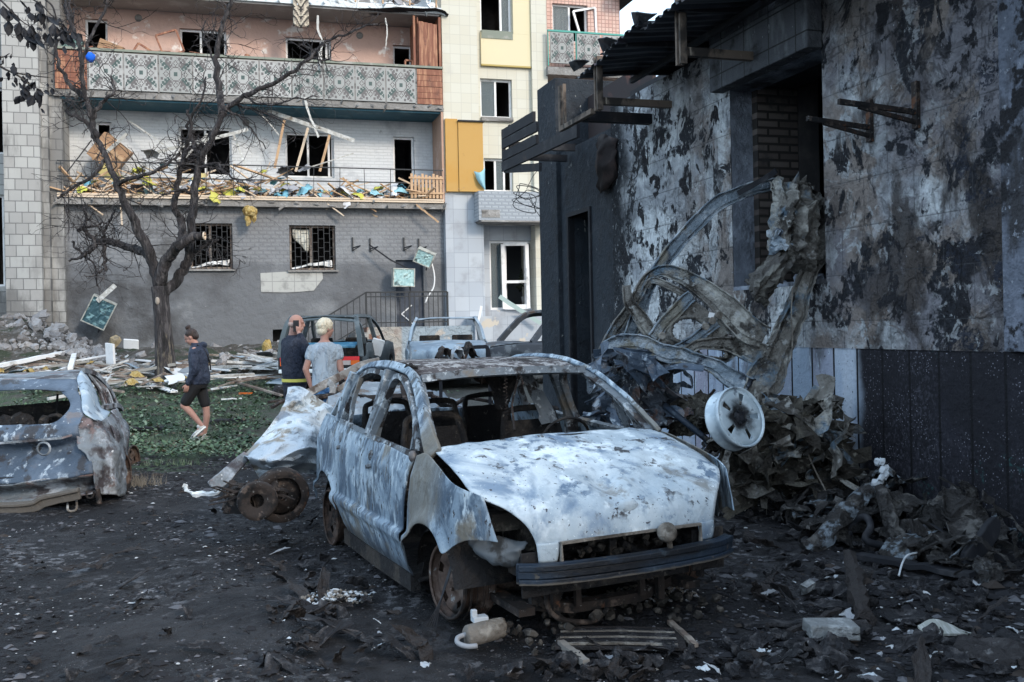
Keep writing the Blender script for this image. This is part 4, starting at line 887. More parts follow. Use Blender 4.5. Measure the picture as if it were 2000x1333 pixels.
for i in range(60): b.chunk((rg.uniform(.25, .7), rg.uniform(-.6, .6), rg.uniform(.0, .1)), (rg.uniform(.02, .08),) * 2 + (.03,), 0, rg)
o = b.build('ash_and_clinker', mat('dark_clinker', (.03, .027, .025), [((.09, .08, .07), ('n', 12., .5, .62)), ((.015, .014, .013), ('n', 7., .52, .62))], .9), HC); tag(o, kind='stuff')
b = MB()
for sg in (-1, 1):
    b.tube([(.0, sg * .62, .2), (.1, sg * .35, .18), (.3, sg * .3, .2)], .03, 8); b.tube([(.35, sg * .42, .30), (.42, sg * .30, .10), (.40, sg * .1, .08)], .018, 8); b.bb((.48, sg * .30, .10), (.52, sg * .34, .36)); b.bb((.50, sg * .18, .14), (.53, sg * .21, .36))
    b.bb((-.1, sg * .55, .14), (.55, sg * .46, .18))
b.sweep([(.35, -.5, .16), (.45, -.2, .12), (.45, .2, .12), (.35, .5, .16)], .08, .05); b.tube(spl([(.55, -.40, .34), (.58, -.38, .14), (.56, -.15, .06), (.52, -.02, .10)], 14), .014, 8); b.build('subframe', M['rust'], HC)
# floor pan, bulkhead, dashboard frame, seats
b = MB(); b.patch([[(-2.65, -.74, .2), (-1.5, -.76, .15), (-.35, -.76, .16)], [(-2.65, 0, .24), (-1.5, 0, .2), (-.35, 0, .2)], [(-2.65, .74, .2), (-1.5, .76, .15), (-.35, .76, .16)]], 10, 8); b.crumple(.02, 4); b.build('floor_pan', blk, HC, thick=.01)
b = MB(); b.patch([[(-.40, -.74, .16), (-.38, 0, .16), (-.40, .74, .16)], [(-.22, -.74, .55), (-.2, 0, .55), (-.22, .74, .55)], [(-.15, -.73, .90), (-.13, 0, .915), (-.15, .73, .90)]], 12, 8); b.crumple(.015, 5); b.build('bulkhead', blk, HC, thick=.01)
b = MB(); b.tube([(-.42, -.72, .80), (-.42, .72, .80)], .03, 8); b.tube([(-.35, .3, .86), (-.62, .36, .84)], .015, 8); b.lathe([(.17, 0), (.182, .01), (.19, 0), (.182, -.01)], (-.66, .36, .84), (-.9, 0, .4), 24); b.bb((-.5, -.12, .3), (-.4, .12, .80)); b.sweep(spl([(-.13, -.70, .93), (-.10, 0, .955), (-.13, .70, .93)], 14), .05, .02); b.crumple(.004, 12); b.build('dashboard_frame', blk, HC)
def seat(x, y, w_, tall):
    b = MB(); zt_ = tall
    b.tube(spl([(x + .05, y - w_ / 2, .40), (x - .06, y - w_ / 2, .7), (x - .12, y - w_ / 2 + .03, zt_ - .08), (x - .14, y - w_ * .3, zt_), (x - .14, y + w_ * .3, zt_), (x - .12, y + w_ / 2 - .03, zt_ - .08), (x - .06, y + w_ / 2, .7), (x + .05, y + w_ / 2, .40)], 36), .022, 8)
    b.patch([[(x - .0, y - w_ / 2, .45), (x - .0, y + w_ / 2, .45)], [(x - .08, y - w_ / 2, .7), (x - .08, y + w_ / 2, .7)], [(x - .12, y - w_ / 2 + .03, zt_ - .07), (x - .12, y + w_ / 2 - .03, zt_ - .07)]], 8, 8)
    for z in (.52, .62, .74): b.bar((x - .02 - (z - .45) * .3, y - w_ / 2, z), (x - .02 - (z - .45) * .3, y + w_ / 2, z), .02, .03)
    b.bb((x, y - w_ / 2, .30), (x + .45, y + w_ / 2, .38))
    b.crumple(.006, 9, x); return b.build('seat_frame', blk, HC, thick=0)
seat(-1.05, -.36, .46, 1.02); seat(-1.05, .36, .46, 1.02)
seat(-1.95, -.40, .40, 1.06); seat(-1.95, .0, .36, 1.04); seat(-1.95, .40, .40, 1.06)
# fallen strip and chain hanging inside the windscreen
b = MB(); b.patch([[(-1.2, .28, 1.36), (-1.2, .34, 1.36)], [(-1.1, .34, 1.1), (-1.12, .46, 1.1)], [(-1.05, .40, .92), (-1.08, .55, .92)]], 5, 10); b.crumple(.02, 8); b.build('fallen_trim_strip', pillm, HC, thick=.005)
b = MB(); b.tube([(-.76 + .012 * math.sin(i * 2.2), .0 + .014 * math.cos(i * 2.2), 1.29 - i * .008) for i in range(48)], .004, 4); b.tube([(-.9, .18, 1.34), (-.72, .02, 1.1), (-.6, -.02, .95)], .008, 6); b.build('dangling_cable', M['rust'], HC)
b = MB(); b.patch([[(-1.2, -.1, 1.36), (-1.2, .25, 1.36)], [(-1.25, .05, 1.25), (-1.2, .27, 1.2)], [(-1.25, .12, 1.05), (-1.22, .2, 1.02)]], 8, 8); b.crumple(.03, 6); b.build('sagging_headlining', blk, HC, thick=.005)
b = MB(); b.lathe([(.02, 0), (.05, .0), (.05, .01), (.02, .01)], (-.3, -.66, .83), (0, 1, 0), 10)
# tailgate: lower panel, open rear window
b = MB(); b.patch([[(-2.68, -.72, .4), (-2.76, 0, .4), (-2.68, .72, .4)], [(-2.70, -.74, .65), (-2.78, 0, .65), (-2.70, .74, .65)], [(-2.60, -.70, .93), (-2.66, 0, .95), (-2.60, .70, .93)]], 14, 8); b.crumple(.015, 4); b.build('tailgate', sidep, HC, True, thick=.01)
b = MB(); b.sweep(spl([(-2.22, -.57, 1.25), (-2.27, 0, 1.285), (-2.22, .57, 1.25)], 12), .06, .05); b.build('rear_header', pillm, HC)
# wheels: bare rims with burnt tyre wire
rimm = mat('rusted_rim', (.09, .06, .048), [((.17, .13, .11), ('n', 6., .5, .64)), ((.02, .018, .018), ('n', 4., .5, .62)), ((.22, .22, .22), ('n', 14., .64, .7))], .7, metal=.2, bump=[(('n', 25., .3, .7), .004)])
def wheel(name, c, ax, par, m=rimm, wires=True, seed=1, r=.205, lab=None):
    t = MB(); t.lathe([(r * .93, .09), (r, .095), (r * 1.02, .08), (r * .93, .06), (r * .90, .02), (r * .80, 0), (r * .80, -.05), (r * .92, -.075), (r, -.09), (r * 1.02, -.10), (r, -.105)], (0, 0, 0), (0, 1, 0), 36)
    t.lathe([(0, .055), (.035, .055), (.04, .04), (.10, .035), (.12, .05), (.155, .06), (r * .92, .04)], (0, 0, 0), (0, 1, 0), 30, skip=lambda k, j: j == 4 and k % 6 in (1, 2))
    for k in range(5): an = k * 1.2566; t.lathe([(0, .06), (.009, .06), (.009, .045)], (.055 * math.cos(an), 0, .055 * math.sin(an)), (0, 1, 0), 6)
    rot = V(ax).normalized().to_track_quat('Y', 'Z').to_matrix().to_4x4(); mt = Matrix.Translation(V(c)) @ rot
    t.xf(mt); o = t.build(name, m, par, True, thick=.004)
    if wires:
        rr = random.Random(seed); t = MB()
        for k in range(46):
            an = rr.uniform(0, 6.28); L_ = rr.uniform(.5, 2.4); y0 = rr.uniform(-.10, .09); y1 = y0 + rr.uniform(-.03, .03); rd_ = r * rr.uniform(1.0, 1.09)
            t.tube([((rd_ + .004 * math.sin(a * 7 + k)) * math.cos(an + a), y0 + (y1 - y0) * a / L_, rd_ * math.sin(an + a)) for a in [L_ * q / 12 for q in range(13)]], .0022, 3, cap=False)
        t.xf(mt); t.build('tyre_wire', M['rust'], o)
    return o
wheel('wheel', (.0, -.645, .228), (.12, -1, .02), HC, seed=1)
wheel('wheel', (.0, .72, .212), (-.10, 1, .0), HC, seed=2)
wheel('wheel', (-2.30, -.715, .205), (0, -1, 0), HC, seed=3)
wheel('wheel', (-2.30, .715, .205), (0, 1, 0), HC, seed=4)
b = MB(); b.lathe([(.02, 0), (.13, 0), (.135, .01), (.13, .02), (.05, .02)], (.0, -.60, .22), (0, 1, 0), 24); b.tube([(.02, -.6, .25), (.05, -.52, .5), (.02, -.50, .68)], .03, 8); b.build('brake_disc', M['rust'], HC, True)
b = MB()
for k in range(5):
    b.sweep(spl([(.06 + k * .012, -.88 + .01 * k, .02), (.1, -.8, .17), (.05, -.69, .38), (-.02 + .02 * k, -.62, .41)], 12), .012, .003)
b.build('peeled_tyre_strip', M['soot'], HC)
# scorched foil lump lying on the roof
t = thing('foil_lump', 'crumpled scorched metal lump lying on the car roof', 'scrap metal', (0, 0, 0)); t.location = HC.location + Matrix.Rotation(CA, 3, 'Z') @ V((-1.85, .06, 1.365))
for i, (x, m) in enumerate(((-.10, M['rust']), (.0, foilm), (.10, M['rust']))):
    b = MB(); b.patch([[(x - .05, -.06, 0), (x, -.08, .09), (x + .06, -.05, .0)], [(x - .06, 0, .02), (x + .0, 0, .10 + .02 * i), (x + .05, 0, .02)], [(x - .04, .07, -.01), (x + .01, .06, .06), (x + .06, .06, -.01)]], 14, 14); b.crumple(.025, 16, i, True); b.build('crumpled_sheet', m, t, True, thick=.003)
t.rotation_euler = (0, 0, CA + 1.5)
# ================================================================ other wrecked vehicles
navyp = mat('scorched_blue_paint', (.045, .065, .095), [((.085, .115, .16), ('n', 2., .45, .62, 8)), ((.36, .42, .48), ('m', ('n', (9, 9, 7), .55, .63, 9), ('n', 1.6, .42, .56))), ((.13, .12, .125), ('n', 3., .56, .64, 9)), ((.03, .03, .035), ('n', 4., .57, .64)), ((.40, .43, .46), ('n', 26., .66, .70))], .55, spec=.4, bump=[(('n', 5., .3, .7), .006), (('n', 30., .4, .7), .002)])
greyp = mat('scorched_grey_panel', (.15, .17, .19), [((.34, .37, .41), ('n', (3, 3, 2), .47, .6, 9)), ((.05, .045, .05), ('n', 3., .5, .6, 9)), ((.16, .12, .12), ('n', 4., .55, .64)), ((.5, .52, .54), ('n', 22., .64, .7))], .7, bump=[(('n', 5., .3, .7), .02)])
silverp = mat('silver_burnt_paint', (.20, .25, .30), [((.33, .39, .44), ('n', 1.6, .45, .6)), ((.12, .15, .19), ('n', 2.6, .55, .66, 9)), ((.25, .2, .16), ('n', 3., .6, .68))], .6)

# ---- (1) dark blue hatchback at the left edge, seen from behind.  local: x right, y forward (away), z up
YB = 9.3
def lp(px, py, Y): return P(px, py, Y)
T1 = thing('burnt_hatchback', 'burnt dark blue hatchback seen from behind, cut by the left edge', 'car', (P(60, 1000, YB).x, YB, gz(-4, YB)))
o1 = T1.location.copy()
def q1(px, py, Y=YB): return lp(px, py, Y) - o1
def pt(rows_, nu, nv, Ys=None):
    return [[q1(*p) for p in r_] for r_ in rows_], nu, nv
# tailgate upper frame round the rear window, lower panel
b = MB()
b.patch([[q1(-160, 752, 10.1), q1(-40, 745, 10.15), q1(80, 741, 10.1), q1(155, 742, 10.05)], [q1(-165, 768, 9.9), q1(-40, 765, 9.98), q1(80, 762, 9.9), q1(150, 768, 9.85)]], 18, 4)
b.patch([[q1(118, 764, 9.9), q1(140, 760, 9.88), q1(152, 768, 9.85)], [q1(137, 790, 9.7), q1(152, 792, 9.7), q1(163, 796, 9.68)], [q1(118, 818, 9.5), q1(148, 822, 9.5), q1(161, 818, 9.5)], [q1(90, 832, 9.45), q1(135, 838, 9.42), q1(152, 832, 9.42)]], 8, 12)
b.patch([[q1(-170, 828, 9.45), q1(-40, 832, 9.5), q1(90, 829, 9.45), q1(152, 830, 9.42)], [q1(-175, 858, 9.4), q1(-40, 860, 9.42), q1(90, 858, 9.38), q1(154, 850, 9.40)], [q1(-175, 875, 9.5), q1(-40, 880, 9.52), q1(90, 878, 9.48), q1(165, 868, 9.48)], [q1(-178, 925, 9.3), q1(-40, 928, 9.35), q1(100, 920, 9.3), q1(178, 900, 9.3)], [q1(-178, 945, 9.25), q1(-40, 948, 9.28), q1(100, 938, 9.25), q1(182, 925, 9.25)]], 22, 22)
b.crumple(.008, 6, 1); b.build('tailgate', navyp, T1, True, thick=.01)
b = MB(); b.sweep([q1(-170, 868, 9.34), q1(0, 866, 9.34), q1(120, 856, 9.33), q1(140, 850, 9.36)], .02, .02); b.lathe([(.05, 0), (.055, -.012), (.07, 0)], q1(85, 877, 9.33), (0, 1, 0), 16); b.build('tailgate_trim', greyp, T1)
# inner seats and wheel seen through the window
b = MB(); b.patch([[q1(-160, 800, 10.6), q1(20, 794, 10.6), q1(140, 782, 10.6)], [q1(-160, 835, 10.7), q1(20, 835, 10.7), q1(140, 832, 10.7)]], 12, 5); b.crumple(.03, 5)
b.tube([q1(112, 770, 10.4), q1(110, 800, 10.4), q1(116, 832, 10.3)], .012, 6); b.tube(spl([q1(88, 832, 9.9), q1(95, 815, 9.9), q1(115, 812, 9.9), q1(125, 822, 9.9)], 12), .02, 6)
for i in range(9): b.chunk(q1(random.uniform(-20, 90), random.uniform(818, 832), 10.0), (.2, .15, .1))
b.build('burnt_interior', blk, T1)
MB().patch([[q1(-170, 940, 9.3), q1(170, 930, 9.3)], [q1(-170, 940, 12.8), q1(170, 930, 12.8)]], 4, 4).build('floor_pan', blk, T1, thick=.02)
# roof
b = MB(); b.patch([[q1(-160, 750, 10.1), q1(0, 743, 10.15), q1(155, 741, 10.05)], [q1(-160, 738, 11.2), q1(0, 732, 11.2), q1(160, 722, 11.2)], [q1(-100, 748, 12.4), q1(30, 744, 12.4), q1(200, 738, 12.4)]], 16, 12); b.crumple(.01, 4); b.build('roof', greyp, T1, True, thick=.01)
# D pillar, rear quarter (buckled), side
b = MB(); b.patch([[q1(150, 740, 10.05), q1(158, 724, 10.2), q1(168, 728, 10.5)], [q1(158, 775, 9.8), q1(172, 760, 9.95), q1(186, 765, 10.3)], [q1(163, 806, 9.55), q1(180, 800, 9.75), q1(197, 796, 10.2)], [q1(185, 820, 9.5), q1(200, 826, 9.7), q1(214, 806, 10.1)]], 10, 16); b.crumple(.006, 7, 3); b.build('rear_pillar', mat('pale_blue_pillar', (.26, .33, .40), [((.42, .48, .52), ('n', 6., .5, .62)), ((.08, .1, .13), ('n', 5., .56, .64))], .6), T1, True, thick=.01)
b = MB(); b.patch([[q1(161, 812, 9.5), q1(180, 822, 9.52), q1(205, 818, 9.8), q1(226, 795, 10.9)], [q1(150, 850, 9.42), q1(185, 860, 9.45), q1(225, 850, 9.75), q1(248, 835, 10.9)], [q1(170, 900, 9.3), q1(200, 905, 9.4), q1(233, 890, 9.7), q1(252, 870, 10.9)], [q1(180, 935, 9.25), q1(205, 935, 9.4), q1(236, 930, 9.7), q1(250, 905, 10.9)], [q1(186, 965, 9.3), q1(215, 968, 9.5), q1(240, 965, 9.8), q1(247, 930, 10.9)]], 30, 34)
b.crumple(.035, 4.5, 2, True); b.build('buckled_rear_quarter', greyp, T1, True, thick=.01)
b = MB(); b.sweep(spl([q1(206, 820, 9.8), q1(222, 850, 9.7), q1(230, 900, 9.65), q1(238, 966, 9.75)], 16), .02, .05); b.build('wheel_arch_lip', greyp, T1)
b = MB()
for k in range(5): b.sweep(spl([q1(172 + 3 * k, 732 + 2 * k, 10.4 + k * .12), q1(192 + 4 * k, 762, 10.5 + k * .12), q1(206 + 4 * k, 800, 10.6 + k * .12)], 12), .03, .02)
b.sweep(spl([q1(160, 724, 10.2), q1(185, 732, 10.9), q1(212, 762, 11.6), q1(228, 795, 12.0)], 16), .05, .05); b.sweep(spl([q1(196, 798, 10.2), q1(226, 792, 11.2), q1(236, 800, 12.0)], 10), .05, .05)
b.build('side_window_frames', greyp, T1)
# lower rear: bumper carrier, exhaust bracket, tow loop
b = MB(); b.patch([[q1(-178, 945, 9.25), q1(0, 948, 9.25), q1(182, 925, 9.25)], [q1(-178, 965, 9.45), q1(0, 966, 9.45), q1(186, 948, 9.45)], [q1(-178, 985, 9.3), q1(0, 985, 9.3), q1(186, 965, 9.3)]], 20, 8); b.crumple(.02, 5, 2, True); b.build('rear_panel', greyp, T1, True, thick=.01)
b = MB(); pts = spl([q1(-178, 994, 9.1), q1(40, 992, 9.1), q1(90, 978, 9.1), q1(156, 964, 9.1)], 20); b.sweep(pts, .04, .11); b.sweep([p + V((0, -.03, .03)) for p in pts], .03, .03); b.crumple(.008, 7, 2); b.build('bumper_carrier', beamp, T1, bevel=.008)
b = MB(); b.tube(spl([q1(132, 982, 9.15), q1(132, 996, 9.15), q1(140, 999, 9.15), q1(149, 994, 9.15), q1(149, 978, 9.15)], 14), .011, 8); b.build('tow_loop', pillm, T1)
b = MB(); b.tube(spl([q1(168, 960, 9.3), q1(170, 972, 9.3), q1(180, 972, 9.3), q1(183, 960, 9.3)], 10), .01, 6); b.tube([q1(190, 955, 9.3), q1(194, 984, 9.3)], .025, 6); b.build('exhaust_bracket', M['rust'], T1)
wheel('wheel', q1(222, 930, 10.0) * 1, (1, 0, 0), T1, seed=8, r=.22); wheel('wheel', q1(246, 905, 12.4), (1, 0, 0), T1, seed=9, r=.22)

# ---- generic wreck shells for the far parked cars: local x forward, y left, z up
def shell(name, label, loc, rz, paint, L=4.1, Wd=.80, prof=None, hood=None, tail=None, roofz=1.38, belt=.86, green=None, frames=True, group=None, cat='car', rl=None, pil=.06):
    t = thing(name, label, cat, loc, rz, group); rl = rl or (-.1, -1.9)
    xw, xr = .75, -1.45       # windscreen base, rear window base
    rf, rr = rl               # roof front / rear
    hf = L * .5; hr = -L * .5
    for sg in (-1, 1):
        b = MB(); bot = [(hr, .38), (hr + .35, .30), (hr + .42, .45), (hr + .62, .60), (hr + .85, .60), (hr + 1.02, .45), (hr + 1.08, .25), (0, .22), (hf - 1.2, .24), (hf - 1.12, .45), (hf - .95, .60), (hf - .7, .60), (hf - .5, .45), (hf - .42, .32), (hf - .02, .36)]
        top = [(hr, tail), (hr + .15, tail + .04), (hr + .4, tail + .05), (xr - .1, belt), (-1., belt), (-.5, belt), (0, belt), (.4, belt), (xw, belt - .0), (1.0, hood + .04), (1.25, hood + .02), (1.5, hood), (1.7, hood - .03), (1.85, hood - .06), (hf - .04, hood - .1)]
        bp = spl([(x, 0, z) for x, z in bot], 60); tp = spl([(x, 0, z) for x, z in top], 60); rows = []
        for j in range(11):
            u = j / 10; rows.append([(q.x, sg * (Wd * (1 - .06 * abs(u - .45) - .06 * sm(hf - .5, hf, abs(q.x))) + .008 * N.noise(q * 4)), q.z) for q in [bp[i].lerp(tp[i], u) for i in range(60)]])
        b.grid(rows); b.build('side_panel', paint, t, True, thick=.015)
        g = Wd * .76
        b = MB(); b.sweep(spl([(xw, sg * Wd * .92, belt), ((xw + rf) / 2, sg * Wd * .86, (belt + roofz) / 2 + .03), (rf, sg * g, roofz - .03), ((rf + rr) / 2, sg * g, roofz), (rr, sg * g, roofz - .03), ((rr + xr) / 2 - .05, sg * Wd * .87, (belt + roofz) / 2 + .04), (xr - .1, sg * Wd * .93, belt)], 26), pil, .05, (0, sg, .4)); b.build('roof_rail', paint, t)
        for x in (-.35,): b = MB(); b.sweep([(x, sg * Wd * .93, belt), (x - .03, sg * g, roofz - .02)], .05, .08, (0, sg, 0)); b.build('middle_pillar', paint, t)
    b = MB(); b.patch([[(rf, -Wd * .76, roofz - .02), (rf + .03, 0, roofz + .0), (rf, Wd * .76, roofz - .02)], [((rf + rr) / 2, -Wd * .76, roofz + .01), ((rf + rr) / 2, 0, roofz + .03), ((rf + rr) / 2, Wd * .76, roofz + .01)], [(rr, -Wd * .76, roofz - .02), (rr, 0, roofz), (rr, Wd * .76, roofz - .02)]], 14, 14)
    b.crumple(.02, 2.5, 3); b.build('roof', paint, t, True, thick=.012)
    b = MB(); b.patch([[(xw, -Wd * .9, belt), (xw, 0, belt + .03), (xw, Wd * .9, belt)], [(1.3, -Wd * .9, hood + .03), (1.3, 0, hood + .07), (1.3, Wd * .9, hood + .03)], [(hf - .05, -Wd * .85, hood - .08), (hf, 0, hood - .04), (hf - .05, Wd * .85, hood - .08)], [(hf - .0, -Wd * .85, .35), (hf + .05, 0, .35), (hf, Wd * .85, .35)]], 14, 22); b.crumple(.01, 3, 1); b.build('bonnet', paint, t, True, thick=.012)
    b = MB(); b.patch([[(-2., -Wd * .8, .2), (-2, Wd * .8, .2)], [(2, -Wd * .8, .2), (2, Wd * .8, .2)]], 3, 3); b.patch([[(xw - .1, -Wd * .85, .2), (xw - .1, Wd * .85, .2)], [(xw, -Wd * .88, belt), (xw, Wd * .88, belt)]], 3, 3); b.build('burnt_interior', blk, t, thick=.02)
    for x in (hf - .82, hr + .72):
        for sg in (-1, 1): wheel('wheel', (x, sg * (Wd - .09), .24), (0, sg, 0), t, wires=False, r=.24)
    for y in (-.35, .35): b = MB(); b.box((-.3, y, .70), (.10, .44, .62), Matrix.Rotation(-.2, 3, 'Y')); b.build('seat', blk, t, bevel=.03)
    return t, (xw, xr, rf, rr, hf, hr)
# (2) boxy dark estate, tail to the camera with an intact red tail lamp
c = P(655, 735, 18.6); g2 = gz(c.x, 20.4)
T2, d2 = shell('old_saloon', 'boxy dark estate car with raised tailgate opening and an intact red and orange tail lamp', (c.x - .16, 20.4, c.z - .30), R(90 - 2), mat('dark_green_grey_paint', (.045, .055, .06), [((.10, .12, .13), ('n', 2., .5, .65)), ((.2, .22, .23), ('n', 14., .63, .7))], .6), L=4.1, Wd=.80, hood=.88, tail=.62, roofz=1.42, belt=.90, rl=(-.1, -1.75))
k = d2[5]
b = MB(); b.bb((k - .02, -.78, .42), (k + .03, .78, .66)); b.build('rear_panel', mat('black_panel', (.02, .022, .024), rough=.5), T2)
b = MB(); b.patch([[(k + .45, -.60, 1.40), (k + .45, 0, 1.43), (k + .45, .60, 1.40)], [(k + .2, -.66, 1.30), (k + .2, 0, 1.36), (k + .2, .66, 1.30)]], 12, 4)
for sg in (-1, 1): b.sweep(spl([(k + .40, sg * .60, 1.40), (k + .2, sg * .66, 1.25), (k + .08, sg * .72, .98), (k + .02, sg * .76, .66)], 12), .09, .07, (0, sg, 0))
b.build('tailgate_frame', mat('dusty_green_grey', (.07, .09, .10), [((.13, .15, .16), ('n', 4., .5, .65))], .7), T2, thick=.02)
b = MB(); b.patch([[(k + .02, -.64, .84), (k + .02, .64, .84)], [(k + .22, -.66, .92), (k + .22, .66, .92)]], 4, 4); b.build('parcel_shelf', mat('blue_ledge', (.05, .16, .26), [((.12, .26, .36), ('n', 4., .5, .6))], .5), T2, thick=.03)
redl = mat('red_lamp', (.62, .02, .025), rough=.25, spec=.6); orl = mat('orange_lamp', (.60, .12, .02), rough=.25); clr = mat('reversing_lamp', (.42, .36, .34), rough=.3)
for sg in (-1, 1):
    b = MB(); b.bb((k - .045, sg * .40, .50), (k - .021, sg * .75, .68)); o = b.build('tail_lamp', M['soot'], T2)
    b = MB(); b.bb((k - .06, sg * .415, .60), (k - .046, sg * .735, .67), 0); b.bb((k - .06, sg * .415, .515), (k - .046, sg * .57, .598), 2); b.bb((k - .06, sg * .575, .515), (k - .046, sg * .735, .598), 1); b.build('lamp_lens', [redl, orl, clr], o)
b = MB(); b.bb((k - .09, -.76, .38), (k - .03, .76, .45)); b.build('chrome_bumper', mat('chrome_strip', (.75, .8, .82), rough=.3, metal=.4), T2, bevel=.01)
MB().bb((k - .035, -.24, .50), (k - .022, .24, .62)).build('number_plate', M['white'], T2)
# (3) silver wreck nose to the camera
c = P(880, 700, 19.3)
T3, d3 = shell('silver_car', 'pale silver burnt saloon parked nose out below the porch steps', (c.x - .2, 21.1, .46), R(-90 + 5), silverp, L=4.1, Wd=.84, hood=.80, tail=.85, roofz=1.36, belt=.88, rl=(-.0, -1.0), pil=.09)
# (4) collapsed hatchback by the dark wall
T4, d4 = shell('dark_grey_car', 'collapsed dark grey blue hatchback half hidden by the black corner pillar', (P(1040, 690, 20.5).x + .30, 20.9, .44), R(-90 - 62), mat('dark_navy_shell', (.05, .06, .075), [((.13, .15, .17), ('n', 4., .5, .62, 9)), ((.09, .07, .06), ('n', 3., .54, .64))], .7), L=3.9, Wd=.80, hood=.80, tail=.82, roofz=1.46, belt=.85, rl=(.1, -1.55), pil=.13)
# black curved door frame standing on the bonnet behind the foreground car
b = MB(); b.sweep(spl([P(852, 700, 9.4), P(868, 690, 9.4), P(905, 681, 9.4), P(940, 678, 9.4), P(951, 680, 9.4), P(955, 700, 9.4), P(956, 730, 9.4)], 30), .035, .05, (0, 1, 0)); b.sweep([P(852, 700, 9.4), P(880, 700, 9.4), P(956, 730, 9.4)], .04, .04, (0, 1, 0))
b.sweep([P(860, 700, 9.4), P(862, 960, 9.5)], .03, .04, (0, 1, 0)); b.sweep([P(956, 730, 9.4), P(958, 950, 9.5)], .03, .04, (0, 1, 0))
tag(b.build('door_frame_arch', M['soot']), 'black curved door frame standing upright just behind the burnt car roof', 'car door')

# ---- (5) flattened wreck directly behind the foreground car with a crumpled pale bonnet
T5 = thing('flattened_wreck', 'flattened grey wreck with a pale crumpled bonnet sheet, crushed low behind the foreground car', 'car', (-.6, 9.2, 0)); o5 = T5.location.copy()
def q5(px, py, Y): return P(px, py, Y) - o5
sheetm = mat('pale_crumpled_sheet', (.36, .41, .46), [((.50, .55, .58), ('n', 1.5, .45, .6)), ((.16, .19, .23), ('n', 2.6, .54, .62, 9)), ((.22, .20, .17), ('n', 2.4, .56, .61, 9)), ((.10, .10, .10), ('n', 9., .64, .68)), ((.28, .27, .27), ('g', 'Z', .36, .20, .2, 3.), .7)], .55, spec=.4, bump=[(('n', 14., .3, .7), .004)])
b = MB()
b.patch([[q5(562, 757, 8.9), q5(585, 757, 8.9), q5(625, 780, 8.8), q5(660, 808, 8.7)],
         [q5(553, 790, 8.7), q5(588, 795, 8.65), q5(622, 815, 8.6), q5(668, 830, 8.6)],
         [q5(528, 830, 8.4), q5(580, 835, 8.2), q5(625, 850, 8.3), q5(668, 860, 8.5)],
         [q5(478, 888, 8.1), q5(540, 880, 7.8), q5(610, 880, 8.0), q5(660, 885, 8.3)],
         [q5(482, 893, 7.9), q5(535, 905, 7.7), q5(600, 875, 7.9), q5(650, 895, 8.2)],
         [q5(505, 932, 8.0), q5(555, 918, 8.2), q5(600, 925, 8.3), q5(645, 925, 8.5)]], 40, 40)
for p in b.v:
    q = p * 2.2; r_ = 1 - abs(N.noise(q + V((3, 1, 9)))) * 3; r2 = 1 - abs(N.noise(q * 2.4 + V((7, 1, 2)))) * 3; w_ = abs(((p.x * 1.1 - p.z * .9 + .25 * N.noise(q)) * 2.6) % 1 - .5) * 2; p += V((.35, -1, .1)) * (.10 * max(0, r_) + .06 * max(0, r2) + .10 * w_ - .09) + V((0, 1, 0)) * .02 * N.noise(p * 9)
b.build('crumpled_bonnet', sheetm, T5, False, thick=.006)
b = MB(); b.sweep(spl([q5(412, 952, 7.7), q5(435, 935, 7.75), q5(462, 908, 7.9), q5(482, 890, 8.0)], 16), [.10] * 3 + lin([.11, .08], 13), .05, (0, 1, 0)); b.crumple(.008, 8); b.build('torn_bumper_end', greyp, T5, bevel=.01)
b = MB(); b.sweep(spl([q5(590, 775, 9.4), q5(640, 748, 9.6), q5(700, 716, 9.8), q5(740, 705, 9.9)], 18), .08, .06, (0, 1, 0)); b.sweep(spl([q5(640, 745, 9.6), q5(650, 762, 9.5), q5(636, 805, 9.4)], 10), .06, .05, (0, 1, 0)); b.sweep(spl([q5(655, 765, 9.7), q5(705, 735, 9.9), q5(780, 720, 10.2)], 10), .05, .05, (0, 1, 0))
b.crumple(.012, 5); b.build('bent_roof_rail', mat('ash_rail', (.20, .19, .18), [((.36, .35, .34), ('n', 7., .5, .62)), ((.08, .06, .05), ('n', 5., .52, .62))], .8), T5, bevel=.008)
b = MB(); b.patch([[q5(640, 775, 9.3), q5(730, 755, 9.9), q5(830, 765, 10.), q5(900, 790, 9.6)], [q5(640, 800, 9.1), q5(740, 778, 9.4), q5(840, 790, 9.4), q5(910, 805, 9.2)], [q5(645, 840, 8.9), q5(760, 830, 9.), q5(850, 835, 9.), q5(920, 845, 9.)]], 50, 26)
for p in b.v: r_ = 1 - abs(N.noise(p * 2.6)) * 2; p += V((0, -.6, 1)) * .06 * max(0, r_) ** 2 
b.build('collapsed_roof', mat('dull_grey_sheet', (.20, .23, .26), [((.32, .36, .40), ('n', 3., .5, .6)), ((.13, .10, .08), ('n', 4., .54, .62, 9))], .65), T5, True, thick=.008)
b = MB(); b.patch([[q5(690, 795, 9.0), q5(900, 800, 9.), q5(1050, 790, 9.)], [q5(690, 900, 8.9), q5(900, 910, 8.9), q5(1050, 900, 8.9)]], 40, 20); b.crumple(.09, 2.5, 4, True); b.build('crushed_side', greyp, T5, True, thick=.01)
rg = random.Random(11); b = MB()
for i in range(26):
    p = q5(rg.uniform(620, 1060), rg.uniform(770, 850), rg.uniform(9, 10)); b.tube(spl([p, p + V((rg.uniform(-.4, .4), rg.uniform(-.2, .2), rg.uniform(-.1, .25))), p + V((rg.uniform(-.6, .6), rg.uniform(-.2, .2), rg.uniform(-.3, .1)))], 8), rg.uniform(.01, .03), 5)
b.build('twisted_struts', M['rust'], T5)
